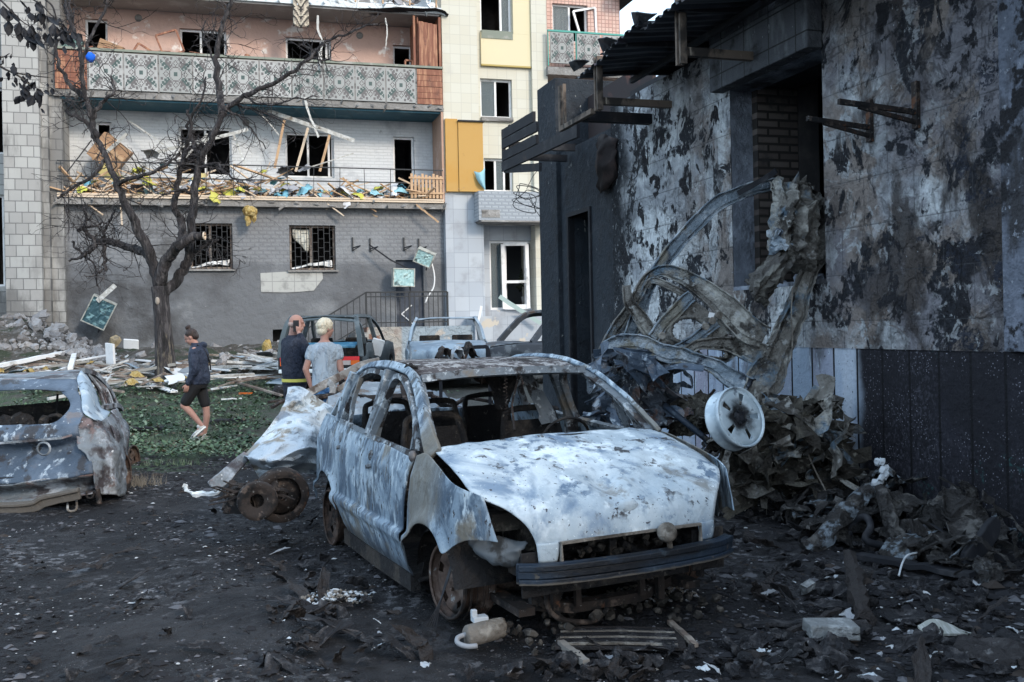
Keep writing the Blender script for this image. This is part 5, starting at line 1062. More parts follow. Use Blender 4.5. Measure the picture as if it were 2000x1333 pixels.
# pieces of running gear in front of the crumpled sheet
T6 = thing('axle_wreckage', 'charred axle lump with two small burnt wheels lying before the pale crumpled sheet', 'wreckage', (P(505, 1000, 7.3).x, 7.3, 0)); o6 = T6.location.copy()
def q6(px, py, Y): return P(px, py, Y) - o6
b = MB(); b.chunk(q6(470, 978, 7.35), (.36, .3, .20)); b.chunk(q6(505, 962, 7.5), (.5, .22, .12))
for i in range(46): b.chunk(q6(rg.uniform(440, 560), rg.uniform(948, 992), rg.uniform(7.2, 7.6)), (rg.uniform(.05, .14), .1, .07), 0, rg)
for i in range(14): p = q6(rg.uniform(445, 560), rg.uniform(948, 985), 7.25); b.tube(spl([p, p + V((rg.uniform(-.2, .2), -.05, rg.uniform(-.1, .1))), p + V((rg.uniform(-.3, .3), 0, rg.uniform(-.12, .05)))], 8), .008, 5)
b.crumple(.03, 7, 3, True); b.build('gearbox', M['rust'], T6)
b = MB(); b.lathe([(.05, -.02), (.10, -.04), (.135, -.05), (.145, 0), (.13, .05), (.10, .05), (.09, 0), (.05, 0)], q6(502, 978, 7.15), (-.2, 1, 0), 24); b.crumple(.005, 9); b.build('brake_drum', M['rust'], T6, True)
b = MB(); b.lathe([(.14, -.05), (.19, -.07), (.21, 0), (.19, .07), (.14, .06), (.14, 0), (.05, .0)], q6(548, 967, 7.35), (-.45, 1, .1), 28); b.crumple(.006, 8); b.build('burnt_wheel', M['rust'], T6, True)
b = MB(); b.tube(spl([P(362, 952, 8.0), P(370, 962, 7.9), P(400, 965, 7.85), P(430, 960, 7.8)], 14), [.03, .02, .015, .015, .015, .015, .02, .03, .03, .02, .02, .02, .015, .01], 6); b.crumple(.02, 12)
tag(b.build('white_plastic_strip', M['white']), 'pale torn strip lying at the tip of the bent bumper end', 'strip')

# ---- (6) tall twisted body frame leaning on the burnt wall
T7 = thing('upended_wreck', 'tall twisted burnt car body frame standing on end against the scorched wall', 'car', (2.2, 9.2, 0)); o7 = T7.location.copy()
frm = mat('ochre_grey_burnt_steel', (.17, .16, .145), [((.36, .35, .32), ('n', (4, 4, 4), .47, .6, 9)), ((.05, .045, .04), ('n', 3.4, .52, .60, 9)), ((.34, .34, .33), ('n', 11., .60, .66)), ((.13, .19, .25), ('m', ('n', 1.7, .53, .6), ('n', 8., .4, .6)))], .75, bump=[(('n', 9., .3, .7), .03), (('n', 30., .4, .7), .006)])
bluefr = mat('blue_grey_burnt_steel', (.16, .20, .24), [((.34, .38, .42), ('n', 5., .48, .6, 9)), ((.05, .06, .08), ('n', 6., .54, .62, 9)), ((.20, .19, .16), ('n', 2.4, .54, .62))], .7, bump=[(('n', 9., .3, .7), .02)])
mudm = mat('melted_brown_crust', (.045, .040, .033), [((.10, .09, .072), ('n', 5., .47, .6, 9)), ((.035, .03, .025), ('n', 3., .5, .6, 9)), ((.25, .235, .2), ('n', 12., .60, .68))], .9, bump=[(('n', 12., .3, .7), .03)])
def q7(px, py, Y): return P(px, py, Y) - o7
def rib(pts, w_, h_, m, nm='frame_rail', n=34, cr=.018, sd=1, up=(0, 1, 0), both=True):
    """pressed-steel rail: a channel with a raised centre and two flanges"""
    c_ = spl([q7(*p) for p in pts], n); ws = lin(w_ if isinstance(w_, list) else [w_, w_], n); b = MB()
    b.sweep(c_, ws, h_, up); b.sweep([p + V((0, -h_ * .5, 0)) for p in c_], [x * .55 for x in ws], h_ * .8, up)
    for s in (-1, 1):
        e = []
        for i, p in enumerate(c_):
            t = (c_[min(i + 1, n - 1)] - c_[max(i - 1, 0)]).normalized(); a = t.cross(V((0, 1, 0))).normalized(); e.append(p + a * ws[i] * .5 * s + V((0, -h_ * .55, 0)))
        b.sweep(e, .012, h_ * 1.4, up)
    b.crumple(cr, 5, sd, True); return b.build(nm, m, T7, bevel=.004)
rib([(1215, 700, 9.4), (1240, 628, 9.3), (1262, 570, 9.2), (1285, 525, 9.2), (1335, 462, 9.2), (1400, 400, 9.3), (1460, 372, 9.4), (1510, 360, 9.5)], [.13, .12, .10, .12, .13, .12, .10], .05, bluefr, 'roof_rail', 50, .010)
rib([(1175, 690, 9.5), (1205, 635, 9.4), (1240, 585, 9.2), (1262, 545, 9.2), (1300, 530, 9.1), (1365, 560, 9.0), (1415, 600, 8.9), (1455, 640, 8.8), (1490, 660, 8.8)], [.08, .09, .08, .08, .10, .16, .20, .24, .2], .05, frm, 'side_frame', 50, .012, 2)
rib([(1222, 560, 9.2), (1228, 590, 9.1), (1250, 620, 9.1), (1275, 665, 9.1)], [.07, .09, .12, .10], .04, frm, 'folded_post', 20, .015, 3)
rib([(1262, 560, 9.15), (1275, 548, 9.1), (1310, 562, 9.05), (1345, 580, 9.0)], [.05, .05, .05], .03, frm, 'inner_rail', 20, .008, 4)
rib([(1275, 660, 9.05), (1300, 628, 9.0), (1335, 590, 8.95), (1350, 578, 8.95)], .10, .04, bluefr, 'cross_rail', 20, .01, 5)
rib([(1310, 690, 9.0), (1350, 665, 8.95), (1385, 640, 8.9), (1400, 630, 8.9)], .08, .04, bluefr, 'cross_rail', 20, .01, 6)
rib([(1590, 500, 9.2), (1565, 560, 9.1), (1545, 620, 9.0), (1520, 680, 8.9), (1495, 730, 8.8), (1468, 790, 8.7)], [.17, .15, .17, .20, .30, .26], .08, frm, 'thick_post', 50, .028, 7)
rib([(1330, 690, 9.0), (1370, 672, 8.9), (1420, 672, 8.9), (1470, 690, 8.85), (1500, 700, 8.8)], [.07, .08, .12, .18, .2], .05, frm, 'lower_rail', 30, .015, 8)
rib([(1180, 680, 9.2), (1230, 668, 9.1), (1300, 690, 9.0), (1370, 705, 8.9), (1420, 735, 8.8), (1460, 760, 8.7)], [.12, .16, .14, .12, .14, .22], .06, bluefr, 'bent_floor_rail', 40, .02, 9)
# pressed inner door panel with holes
b = MB(); n = 46; rows = []
A_, B_, C_, D_ = q7(1340, 575, 8.95), q7(1470, 672, 8.85), q7(1262, 672, 9.05), q7(1400, 722, 8.9)
holes = [((.34, .50), (.22, .24)), ((.72, .62), (.16, .16)), ((.80, .25), (.10, .14))]
vs_ = [[A_.lerp(B_, i / (n - 1)).lerp(C_.lerp(D_, i / (n - 1)), j / (n - 1)) for i in range(n)] for j in range(n)]
def inh(u, v): return any(((u - c[0]) / r_[0]) ** 2 + ((v - c[1]) / r_[1]) ** 2 < 1 for c, r_ in holes)
for j in range(n):
    for i in range(n):
        u, v = i / (n - 1), j / (n - 1); d = min(abs(math.sqrt(((u - c[0]) / r_[0]) ** 2 + ((v - c[1]) / r_[1]) ** 2) - 1.12) for c, r_ in holes); vs_[j][i] += V((0, -.05 * math.exp(-(d / .12) ** 2) + .03 * N.noise(V((u * 5, v * 5, 2))), .02 * N.noise(V((u * 4, v * 4, 8)))))
b.grid(vs_, 0, lambda i, j: inh((j + .5) / (n - 1), (i + .5) / (n - 1)))
b.build('inner_door_panel', frm, T7, True, thick=.01)
for px, py in ((1404, 616), (1391, 627), (1378, 638), (1293, 656)): MB().lathe([(0, -.012), (.03, -.012), (.034, 0), (.034, .01)], q7(px, py, 8.8), (0, 1, .1), 14).build('grommet', dustm, T7)
b = MB(); b.patch([[q7(1385, 610, 8.8), q7(1396, 612, 8.8)], [q7(1382, 620, 8.8), q7(1392, 622, 8.8)]], 4, 4); b.build('loose_shard', M['white'], T7, thick=.004)
# crumpled upper mass
def blob(rows_, nm, m, nu=44, nv=44, amp=.06, sc=3.5, sd=1, ridge=.08, th=.008, pleat=(0, 0)):
    # crumpled sheet steel: straight facets and sharp folds
    nu, nv = int(nu * .45), int(nv * .45); b = MB(); b.patch([[q7(*p) for p in r_] for r_ in rows_], nu, nv); rr = random.Random(sd * 17)
    for i, p in enumerate(b.v):
        u, v = (i % nu) / nu, (i // nu) / nv; q = p * sc + V((sd * 3, sd, sd * 5)); r_ = 1 - abs(N.noise(q)) * 3; r2 = 1 - abs(N.noise(q * 2.3)) * 3
        tri = abs(((u * pleat[0] + v * 1.3 + .35 * N.noise(q * .5)) % 1) - .5) * 2 if pleat[0] else 0
        p += V((.25, -1, .3)) * (ridge * (max(0, r_) + .5 * max(0, r2) - .4) + pleat[1] * (tri - .5)) + N.noise_vector(q * 1.4) * amp + V((rr.gauss(0, 1), rr.gauss(0, 1), rr.gauss(0, 1))) * .011
    return b.build(nm, m, T7, False, thick=th)
blob([[(1500, 362, 9.3), (1535, 352, 9.2), (1570, 352, 9.3), (1572, 375, 9.4)], [(1508, 400, 9.2), (1545, 400, 8.95), (1590, 400, 9.1), (1600, 395, 9.4)], [(1505, 450, 9.2), (1540, 455, 8.9), (1590, 450, 9.0), (1608, 440, 9.4)], [(1500, 500, 9.3), (1545, 505, 8.95), (1595, 495, 9.0), (1610, 495, 9.4)], [(1560, 530, 9.3), (1580, 532, 9.1), (1590, 525, 9.1), (1606, 520, 9.4)]], 'crumpled_door', frm, 60, 60, .02, 4.5, 1, .07, .008, (5, .12))
blob([[(1500, 500, 9.2), (1530, 488, 9.0), (1555, 495, 9.0)], [(1475, 530, 9.1), (1505, 528, 8.85), (1550, 512, 8.9)], [(1458, 548, 9.1), (1480, 560, 8.8), (1530, 545, 8.85)], [(1466, 560, 9.1), (1480, 585, 8.85), (1510, 565, 8.9)], [(1490, 588, 9.1), (1497, 597, 8.95), (1503, 575, 9.0)]], 'folded_panel', mat('dark_olive_steel', (.07, .065, .06), [((.14, .135, .12), ('n', 5., .5, .62)), ((.02, .02, .02), ('n', 3., .55, .64))], .7, bump=[(('n', 9., .3, .7), .02)]), 34, 40, .012, 4, 2, .03, .008, (3, .07))
blob([[(1498, 455, 9.15), (1512, 445, 9.05), (1530, 460, 9.0)], [(1500, 480, 9.1), (1520, 472, 8.9), (1545, 480, 8.95)], [(1500, 500, 9.1), (1530, 488, 8.9), (1565, 492, 8.95)]], 'pale_torn_panel', bluefr, 24, 24, .02, 6, 3, .04)
b = MB(); b.sweep(spl([q7(1440, 378, 9.3), q7(1470, 362, 9.25), q7(1500, 345, 9.2), q7(1517, 334, 9.15)], 14), .05, .02, (0, 1, 0)); b.crumple(.01, 8); b.build('torn_tip', M['soot'], T7)
b = MB(); b.patch([[q7(1575, 370, 9.5), q7(1598, 385, 9.5)], [q7(1590, 410, 9.45), q7(1610, 410, 9.5)], [q7(1600, 445, 9.45), q7(1607, 440, 9.5)]], 12, 14); b.crumple(.02, 8, 4, True); b.build('ragged_edge', frm, T7, thick=.01)
# lower heap
blob([[(1150, 715, 9.6), (1185, 668, 9.5), (1240, 658, 9.4), (1310, 690, 9.2)], [(1150, 750, 9.5), (1190, 715, 9.2), (1250, 705, 9.0), (1320, 720, 9.0)], [(1160, 790, 9.4), (1200, 770, 9.1), (1260, 765, 8.9), (1330, 760, 8.9)], [(1170, 850, 9.3), (1210, 840, 9.0), (1270, 840, 8.8), (1340, 820, 8.8)]], 'crushed_wing', mat('speckled_scorched_panel', (.035, .04, .05), [((.10, .12, .14), ('n', 4., .5, .62)), ((.34, .35, .36), ('m', ('n', 17., .53, .60), ('n', 2.5, .42, .58))), ((.10, .06, .05), ('n', 3., .55, .63))], .75, bump=[(('n', 12., .3, .7), .02)]), 60, 50, .04, 2.8, 4, .10, .008, (4, .14))
blob([[(1300, 790, 9.0), (1350, 772, 8.8), (1410, 775, 8.7), (1460, 790, 8.7)], [(1300, 830, 9.0), (1350, 815, 8.7), (1410, 815, 8.6), (1480, 830, 8.6)], [(1310, 850, 9.0), (1350, 850, 8.8), (1420, 850, 8.7), (1500, 860, 8.6)]], 'melted_floor', mudm, 60, 36, .03, 3.5, 5, .07, .008, (5, .06))
blob([[(1440, 770, 8.9), (1500, 790, 8.9), (1545, 855, 8.9), (1620, 850, 8.9), (1660, 850, 8.8)], [(1420, 850, 8.7), (1490, 870, 8.4), (1550, 880, 8.3), (1620, 890, 8.4), (1655, 880, 8.6)], [(1410, 900, 8.6), (1480, 920, 8.2), (1540, 930, 8.2), (1600, 935, 8.3), (1640, 930, 8.5)], [(1420, 965, 8.6), (1470, 975, 8.3), (1530, 980, 8.3), (1580, 975, 8.4), (1610, 960, 8.5)]], 'melted_engine_mass', mudm, 70, 50, .05, 2.6, 6, .12, .008, (4, .14))
blob([[(1520, 870, 8.7), (1560, 822, 8.7), (1590, 830, 8.7)], [(1560, 870, 8.5), (1610, 850, 8.5), (1665, 845, 8.6)], [(1570, 900, 8.5), (1610, 880, 8.5), (1660, 862, 8.6)]], 'torn_crust', mudm, 40, 36, .03, 5, 7, .06, .008, (4, .06))
for nm, (xa, xb, ya, yb_, Ya, Yb), cnt, m_ in (('torn_sheets', (1410, 1650, 785, 965, 8.0, 8.5), 75, frm), ('torn_dark_sheets', (1165, 1350, 690, 850, 8.75, 9.2), 45, navyp), ('charred_shreds', (1400, 1640, 800, 975, 7.95, 8.4), 80, mudm)):
    b = MB()
    for k in range(cnt):
        t_ = MB(); L_ = rg.uniform(.04, .15); t_.patch([[(-L_, -L_ * .5, 0), (0, -L_ * .4, L_ * .3), (L_, -L_ * .5, 0)], [(-L_, L_ * .4, 0), (0, L_ * .5, L_ * .4), (L_ * .8, L_ * .3, 0)]], 6, 4); [setattr(q_, 'x', q_.x * 2.2) for q_ in t_.v]; t_.crumple(L_ * .6, 9, k, True)
        t_.xf(Matrix.Translation(q7(rg.uniform(xa, xb), rg.uniform(ya, yb_), rg.uniform(Ya, Yb))) @ Matrix.Rotation(rg.uniform(0, 6), 4, 'Z') @ Matrix.Rotation(rg.uniform(-1.3, 1.3), 4, 'X') @ Matrix.Rotation(rg.uniform(-1.2, 1.2), 4, 'Y')); b.add(t_.v, t_.f)
    tag(b.build(nm, m_, T7, thick=.003), kind='stuff')
b = MB(); b.tube([q7(1298, 792, 8.8), q7(1325, 815, 8.7), q7(1375, 855, 8.6), q7(1400, 880, 8.5)], .028, 10); b.build('strut', beamp, T7, True)
b = MB()
for i in range(30):
    x, y = rg.uniform(1300, 1620), rg.uniform(760, 960); p = q7(x, y, rg.uniform(8.4, 8.9)); b.tube(spl([p, p + V((rg.uniform(-.15, .15), rg.uniform(-.1, .1), rg.uniform(-.2, 0))), p + V((rg.uniform(-.3, .3), rg.uniform(-.1, .1), rg.uniform(-.4, -.05)))], 8), rg.uniform(.003, .02), 5)
tag(b.build('hanging_strands', M['rust'], T7), kind='stuff')
b = MB(); b.tube(spl([q7(1548, 560, 8.9), q7(1545, 610, 8.85), q7(1547, 650, 8.85), q7(1546, 700, 8.8)], 16), .006, 4); b.build('dangling_wire', dustm, T7); b = MB(); b.tube(spl([q7(1578, 888, 8.1), q7(1592, 920, 8.05), q7(1612, 960, 8.0), q7(1614, 975, 8.0)], 14), .008, 5); b.build('dangling_wire', dustm, T7)
# pale alloy wheel at its foot
t = thing('alloy_wheel', 'pale alloy wheel with soot at its hub, leaning at the foot of the upended wreck', 'wheel', P(1437, 818, 7.6))
whm = mat('pale_wheel', (.44, .52, .58), [((.60, .68, .73), ('n', 6., .45, .6)), ((.2, .24, .28), ('n', 9., .58, .66)), ((.03, .03, .03), ('n', 3., .58, .66))], .5, metal=.15)
sootc = mat('sooty_wheel_face', (.45, .53, .58), [((.60, .68, .72), ('n', 6., .45, .6)), ((.2, .24, .28), ('n', 11., .58, .66)), ((.025, .025, .027), ('d', .17, .08, .14, 16.))], .5, metal=.15)
r = .235; ax = V((.50, -.80, .30)).normalized(); rot = ax.to_track_quat('Y', 'Z').to_matrix().to_4x4()
b = MB(); b.lathe([(r * .90, .03), (r * .97, .065), (r, .06), (r, .04), (r * .90, .0), (r * .88, -.03), (r * .97, -.075), (r * 1.0, -.085)], (0, 0, 0), (0, 1, 0), 48); b.xf(rot); b.build('rim', whm, t, True, thick=.004)
b = MB(); n = 70
b.lathe([(.0, .03), (.05, .03), (.062, .04), (.10, .045), (.185, .052), (r * .93, .045)], (0, 0, 0), (0, 1, 0), n, skip=lambda k, j: j == 3 and (k % 14) < 3); b.xf(rot); b.build('spoked_face', sootc, t, True, thick=.008)
b = MB(); rr = random.Random(4)
b.lathe([(0, .055), (.03, .058), (.045, .05), (.055, .038)], (0, 0, 0), (0, 1, 0), 20)
for k in range(5): an = k * 1.2566; b.lathe([(0, .062), (.012, .062), (.014, .045)], (.048 * math.cos(an), 0, .048 * math.sin(an)), (0, 1, 0), 8)
b.xf(rot); b.build('sooty_hub', M['soot'], t)
# ================================================================ trees
barkm = mat('charred_bark', (.045, .04, .042), [((.11, .10, .10), ('n', (14, 14, 3), .48, .62, 8)), ((.02, .018, .018), ('n', (6, 6, 1.5), .52, .64)), ((.20, .17, .13), ('m', ('g', 'Z', 1.5, .7, .4), ('n', (16, 16, 3), .5, .64)), .8)], .9, bump=[(('n', (30, 30, 5), .35, .7), .03)])
TY = 20.0
tt = thing('bare_tree', 'large bare scorched tree with many thin dead twigs in front of the grey wall', 'tree', (P(322, 728, TY).x, TY, gz(-7, TY) - .1)); ot = tt.location.copy()
rt = random.Random(21); PX = TY / FPX
trunk = MB(); limbs = MB(); twigs = MB()
def tp_(x, y, d=0): return P(x, y, TY + d) - ot
base = [(326, 742, 0), (323, 715, 0), (318, 640, 0), (314, 590, 0), (312, 560, 0)]
tb = spl([tp_(*p) for p in base], 20); tr = lin([26, 20, 16, 15.5, 17], 20)
trunk.tube(tb, [r_ * PX * (1 + .05 * N.noise(V((i * .9, 0, 0)))) for i, r_ in enumerate(tr)], 18)
seeds = []
def limb(pts, r0, r1, tw=1., n=None):
    n = n or max(8, len(pts) * 5); c_ = spl([tp_(*p) for p in pts], n); rs = [(r0 + (r1 - r0) * (i / (n - 1)) ** .8) * PX * (1 + .10 * N.noise(V((i * .7, r0, 3)))) for i in range(n)]
    for i in range(1, n): c_[i] = c_[i] + V((N.noise(V((i * .5, r0, 1))), N.noise(V((i * .5, r0, 5))), N.noise(V((i * .5, r0, 9))))) * .05
    limbs.tube(c_, rs, 9 if r0 > 5 else 6); seeds.append((c_, rs, tw))
limb([(312, 562, 0), (300, 520, 0), (280, 472, -.1), (262, 430, -.2), (245, 400, -.2), (228, 362, -.2), (206, 312, -.1), (185, 266, 0), (160, 236, 0), (128, 217, 0)], 12.5, 3)
limb([(187, 270, 0), (180, 232, 0), (196, 205, 0), (222, 178, 0), (216, 150, 0)], 7, 2)
limb([(180, 232, 0), (168, 195, 0), (160, 160, -.1), (158, 110, -.2), (148, 70, -.2), (132, 30, -.2), (128, -10, 0)], 6, 2.5)
limb([(165, 190, 0), (138, 168, .1), (116, 130, .1), (108, 90, .2), (124, 70, .2), (138, 55, .2), (136, 0, .2)], 5, 2)
limb([(160, 120, 0), (175, 75, 0), (200, 30, .2), (207, 8, .2), (196, -10, 0)], 4, 1.6)
limb([(228, 362, -.2), (250, 350, -.4), (290, 340, -.5), (330, 318, -.5), (352, 300, -.4)], 5, 2)
limb([(300, 508, 0), (278, 492, .1), (252, 484, .2), (222, 474, .3), (203, 472, .3), (186, 474, .3)], 9, 6)
limb([(190, 472, .3), (176, 490, .3), (158, 502, .3), (133, 510, .4)], 6, 2)
limb([(188, 474, .3), (172, 458, .3), (163, 446, .3), (168, 425, .3), (165, 412, .3)], 5, 2, 2.)
limb([(163, 446, .3), (152, 450, .3)], 4, 3, 0)
limb([(170, 445, .3), (205, 436, .3), (215, 432, .3)], 2.5, 1.5)
limb([(202, 472, .3), (204, 500, .3), (205, 530, .3)], 5, 2.5, 2.)
limb([(200, 470, .3), (204, 450, .3), (216, 428, .3), (224, 408, .3)], 4, 2)
limb([(205, 525, .3), (190, 536, .3), (166, 541, .3)], 2.5, 1)
limb([(140, 472, .5), (158, 492, .5), (186, 518, .5), (190, 560, .5)], 2.5, 1.5)
limb([(312, 558, 0), (318, 525, -.1), (334, 496, -.2), (352, 478, -.3), (372, 464, -.3), (394, 461, -.3)], 13, 8, .3)
limb([(352, 482, -.2), (356, 450, -.1), (350, 425, 0), (340, 405, 0), (345, 370, 0), (352, 330, 0), (362, 295, 0), (372, 250, 0), (366, 215, 0)], 9, 3)
limb([(320, 575, 0), (346, 545, .2), (364, 512, .2), (372, 480, .1), (376, 430, 0), (380, 375, 0), (388, 330, 0), (402, 292, -.1), (424, 250, -.2), (440, 215, -.2), (472, 190, -.3), (520, 168, -.4), (565, 145, -.4), (605, 112, -.4), (632, 85, -.4), (680, 65, -.4), (735, 45, -.3)], 11.5, 1.6)
limb([(366, 505, .2), (385, 490, .1), (404, 478, 0), (426, 468, 0)], 7, 2.5)
limb([(434, 225, -.2), (428, 180, 0), (422, 130, 0), (424, 90, 0), (436, 45, 0), (452, 0, 0), (458, -12, 0)], 8, 3)
limb([(424, 130, 0), (405, 90, .1), (395, 62, .2), (402, 40, .2)], 3, 1)
limb([(392, 320, 0), (378, 280, .3), (368, 240, .3), (395, 190, .3), (402, 150, .3)], 5, 1.5)
limb([(455, 205, -.2), (500, 215, 0), (545, 235, .1), (580, 262, .2)], 3, 1)
limb([(478, 190, -.3), (520, 205, -.5), (570, 195, -.6), (620, 190, -.6)], 2.5, 1)
limb([(632, 85, -.4), (620, 105, -.5), (628, 140, -.5)], 2, .8)
limb([(605, 112, -.4), (640, 118, -.4), (650, 95, -.4), (672, 70, -.4)], 2.2, .8)
limb([(388, 330, 0), (420, 320, -.3), (440, 340, -.4), (470, 352, -.4), (500, 345, -.4)], 4, 1)
limb([(380, 380, 0), (350, 372, -.3), (320, 380, -.4), (290, 372, -.4)], 3.5, 1)
limb([(206, 312, -.1), (180, 345, -.3), (150, 362, -.3), (125, 378, -.3), (112, 388, -.3)], 4, 2)
limb([(440, 215, -.2), (470, 230, -.2), (495, 260, -.2), (520, 290, -.2)], 3, 1)
def twig(p, d, L_, r0, lev):
    n = 5; pts = [p]; q = p.copy(); d = d.normalized()
    for i in range(n): d = (d + V((rt.gauss(0, .30), rt.gauss(0, .2), rt.gauss(0, .30)))).normalized(); q = q + d * L_ / n; pts.append(q.copy())
    twigs.tube(pts, lin([r0, r0 * .35], n + 1), 3, cap=False)
    if lev > 0:
        for k in range(rt.choice((1, 2, 3))):
            i = rt.randint(1, n); twig(pts[i], (d + V((rt.gauss(0, .9), rt.gauss(0, .5), rt.gauss(0, .9)))), L_ * rt.uniform(.35, .7), r0 * .65, lev - 1)
for c_, rs, tw in seeds:
    L_ = sum((c_[i + 1] - c_[i]).length for i in range(len(c_) - 1)); k = int(L_ * 8 * tw)
    for _ in range(k):
        i = rt.randint(1, len(c_) - 1)
        if rs[i] > .10: continue
        d = (c_[i] - c_[i - 1]).normalized(); side = V((rt.gauss(0, 1), rt.gauss(0, .6), rt.gauss(.1, 1)))
        twig(c_[i], d * .5 + side, rt.uniform(.25, 1.0), min(.013, rs[i] * .5), 2)
trunk.build('trunk', barkm, tt, True); limbs.build('limbs', barkm, tt, True); tag(twigs.build('twigs', barkm, tt), kind='stuff')
MB().ell(tp_(307, 588, -.15), (.05, .04, .08), 12, 8).build('cut_knot', M['oldwood'], tt, True)
MB().lathe([(0, .0), (.075, .0), (.08, .03)], tp_(397, 461, -.3), (1, 0, 0), 12).build('sawn_end', M['wood'], tt)
# overhanging twigs with blackened leaves in the upper left corner
tw_ = thing('dead_branch', 'thin dead branches with blackened curled leaves hanging into the upper left corner', 'branch', P(0, 60, 11.)); ow = tw_.location.copy()
b = MB(); lf = MB()
def hang(pts, leaves):
    c_ = spl([P(*p, 11.) - ow for p in pts], 24); b.tube(c_, lin([.014, .005], 24), 5)
    for (i0, cnt, sz) in leaves:
        for k in range(cnt):
            p = c_[min(23, max(0, i0 + rt.randint(-2, 2)))] + V((rt.gauss(0, .05), rt.gauss(0, .05), rt.gauss(-.05, .06))); a = rt.uniform(0, 6.28); d = V((math.cos(a) * .4, rt.uniform(-.4, .4), -abs(math.sin(a)) - .3)).normalized(); s = d.cross(V((rt.gauss(0, 1), 1, 0))).normalized()
            L_ = sz * rt.uniform(.6, 1.4); w_ = L_ * .3; q = [p, p + d * L_ * .35 + s * w_, p + d * L_ * .7 + s * w_ * .6 + V((0, .02, 0)), p + d * L_, p + d * L_ * .7 - s * w_ * .5 + V((0, -.03, 0)), p + d * L_ * .35 - s * w_]
            lf.add(q, [(0, 1, 2), (0, 2, 3), (0, 3, 4), (0, 4, 5)])
hang([(-30, -30), (10, 10), (40, 40), (62, 55)], [(8, 7, .13), (16, 8, .13), (22, 8, .12)])
hang([(20, -40), (50, -10), (80, 10), (100, 30), (135, 60)], [(8, 6, .12), (13, 8, .13), (18, 10, .14), (23, 6, .12)])
hang([(60, -20), (100, 10), (112, 45), (130, 60)], [(20, 8, .13)])
hang([(0, 130), (20, 140), (60, 148), (98, 152)], [(4, 4, .08), (9, 6, .10), (22, 4, .06)])
hang([(20, 140), (38, 150), (52, 162), (76, 175)], [(10, 6, .10), (16, 8, .12), (22, 8, .13)])
hang([(-10, 108), (5, 112), (18, 105)], [(12, 4, .07), (22, 4, .06)])
b.build('branch', barkm, tw_); tag(lf.build('leaves', M['soot'], tw_), kind='stuff')

# ================================================================ people
skin = mat('skin', (.36, .20, .16), [((.32, .16, .13), ('n', 9., .5, .7), .5)], .6)
def cap(b, p, q, r0, r1, n=10, k=7, flat=1.):
    p, q = V(p), V(q); b.tube([p.lerp(q, i / (k - 1)) for i in range(k)], lin([r0, r1], k), n); b.ell(p, r0, 10, 6); b.ell(q, r1, 10, 6)
def torso(b, secs, n=20):   # stacked ellipse sections: (x, y, z, rx, ry)
    S = spl([(s[0], s[1], s[2]) for s in secs], 22); RX = [v.x for v in spl([(s[3], s[4], 0) for s in secs], 22)]; RY = [v.y for v in spl([(s[3], s[4], 0) for s in secs], 22)]
    vs_ = [S[i] + V((math.cos(6.2832 * k / n) * RX[i], math.sin(6.2832 * k / n) * RY[i], 0)) for i in range(22) for k in range(n)]
    fs = [(i * n + k, i * n + (k + 1) % n, i * n + n + (k + 1) % n, i * n + n + k) for i in range(21) for k in range(n)] + [tuple(range(n - 1, -1, -1)), tuple(range(21 * n, 22 * n))]
    b.add(vs_, fs)
def head(b, c, yaw, pitch=0., bald=False):   # face towards local +x rotated by yaw
    m = Matrix.Rotation(yaw, 3, 'Z') @ Matrix.Rotation(pitch, 3, 'Y'); c = V(c)
    def e(x, y, z, r): b.ell(c + m @ V((x, y, z)), r, 14, 10, m)
    e(-.008, 0, .03, (.096, .076, .095)); e(.018, 0, -.035, (.072, .062, .075)); e(.045, 0, -.082, (.036, .036, .028)); e(.090, 0, -.008, (.022, .012, .024)); e(.100, 0, -.020, (.015, .015, .011))
    e(.082, 0, .028, (.016, .045, .010)); e(.084, 0, -.052, (.012, .024, .006)); e(.082, 0, -.062, (.012, .020, .007)); e(.055, .035, -.028, (.03, .02, .025)); e(.055, -.035, -.028, (.03, .02, .025))
    for s in (-1, 1): e(-.008, s * .078, -.008, (.018, .008, .030))
    return lambda x, y, z: c + m @ V((x, y, z)), m
def hand(b, w_, d, pn, side, s=1., curl=.5):   # wrist, direction, palm normal, thumb side
    w_, d, pn = V(w_), V(d).normalized(), V(pn).normalized(); sd_ = d.cross(pn).normalized() * side
    b.ell(w_ + d * .045 * s, (.022 * s, .022 * s, .03 * s)); 
    for k, (o, L_) in enumerate(((-.028, .072), (-.010, .082), (.009, .077), (.027, .060))):
        p0 = w_ + d * .075 * s + sd_ * -o * s; cap(b, w_ + d * .02 * s + sd_ * -o * .7 * s, p0, .013 * s, .0105 * s, 8, 3)
        p1 = p0 + (d + pn * curl * .6).normalized() * L_ * .5 * s; p2 = p1 + (d + pn * curl * 1.8).normalized() * L_ * .5 * s; cap(b, p0, p1, .0100 * s, .009 * s, 8, 3); cap(b, p1, p2, .009 * s, .0078 * s, 8, 3)
    t0 = w_ + d * .025 * s + sd_ * .025 * s; t1 = t0 + (d * .6 + sd_ * .7 + pn * .2).normalized() * .035 * s; cap(b, t0, t1, .012 * s, .0105 * s, 8, 3); cap(b, t1, t1 + (d + sd_ * .2 + pn * .4).normalized() * .03 * s, .0105 * s, .009 * s, 8, 3)
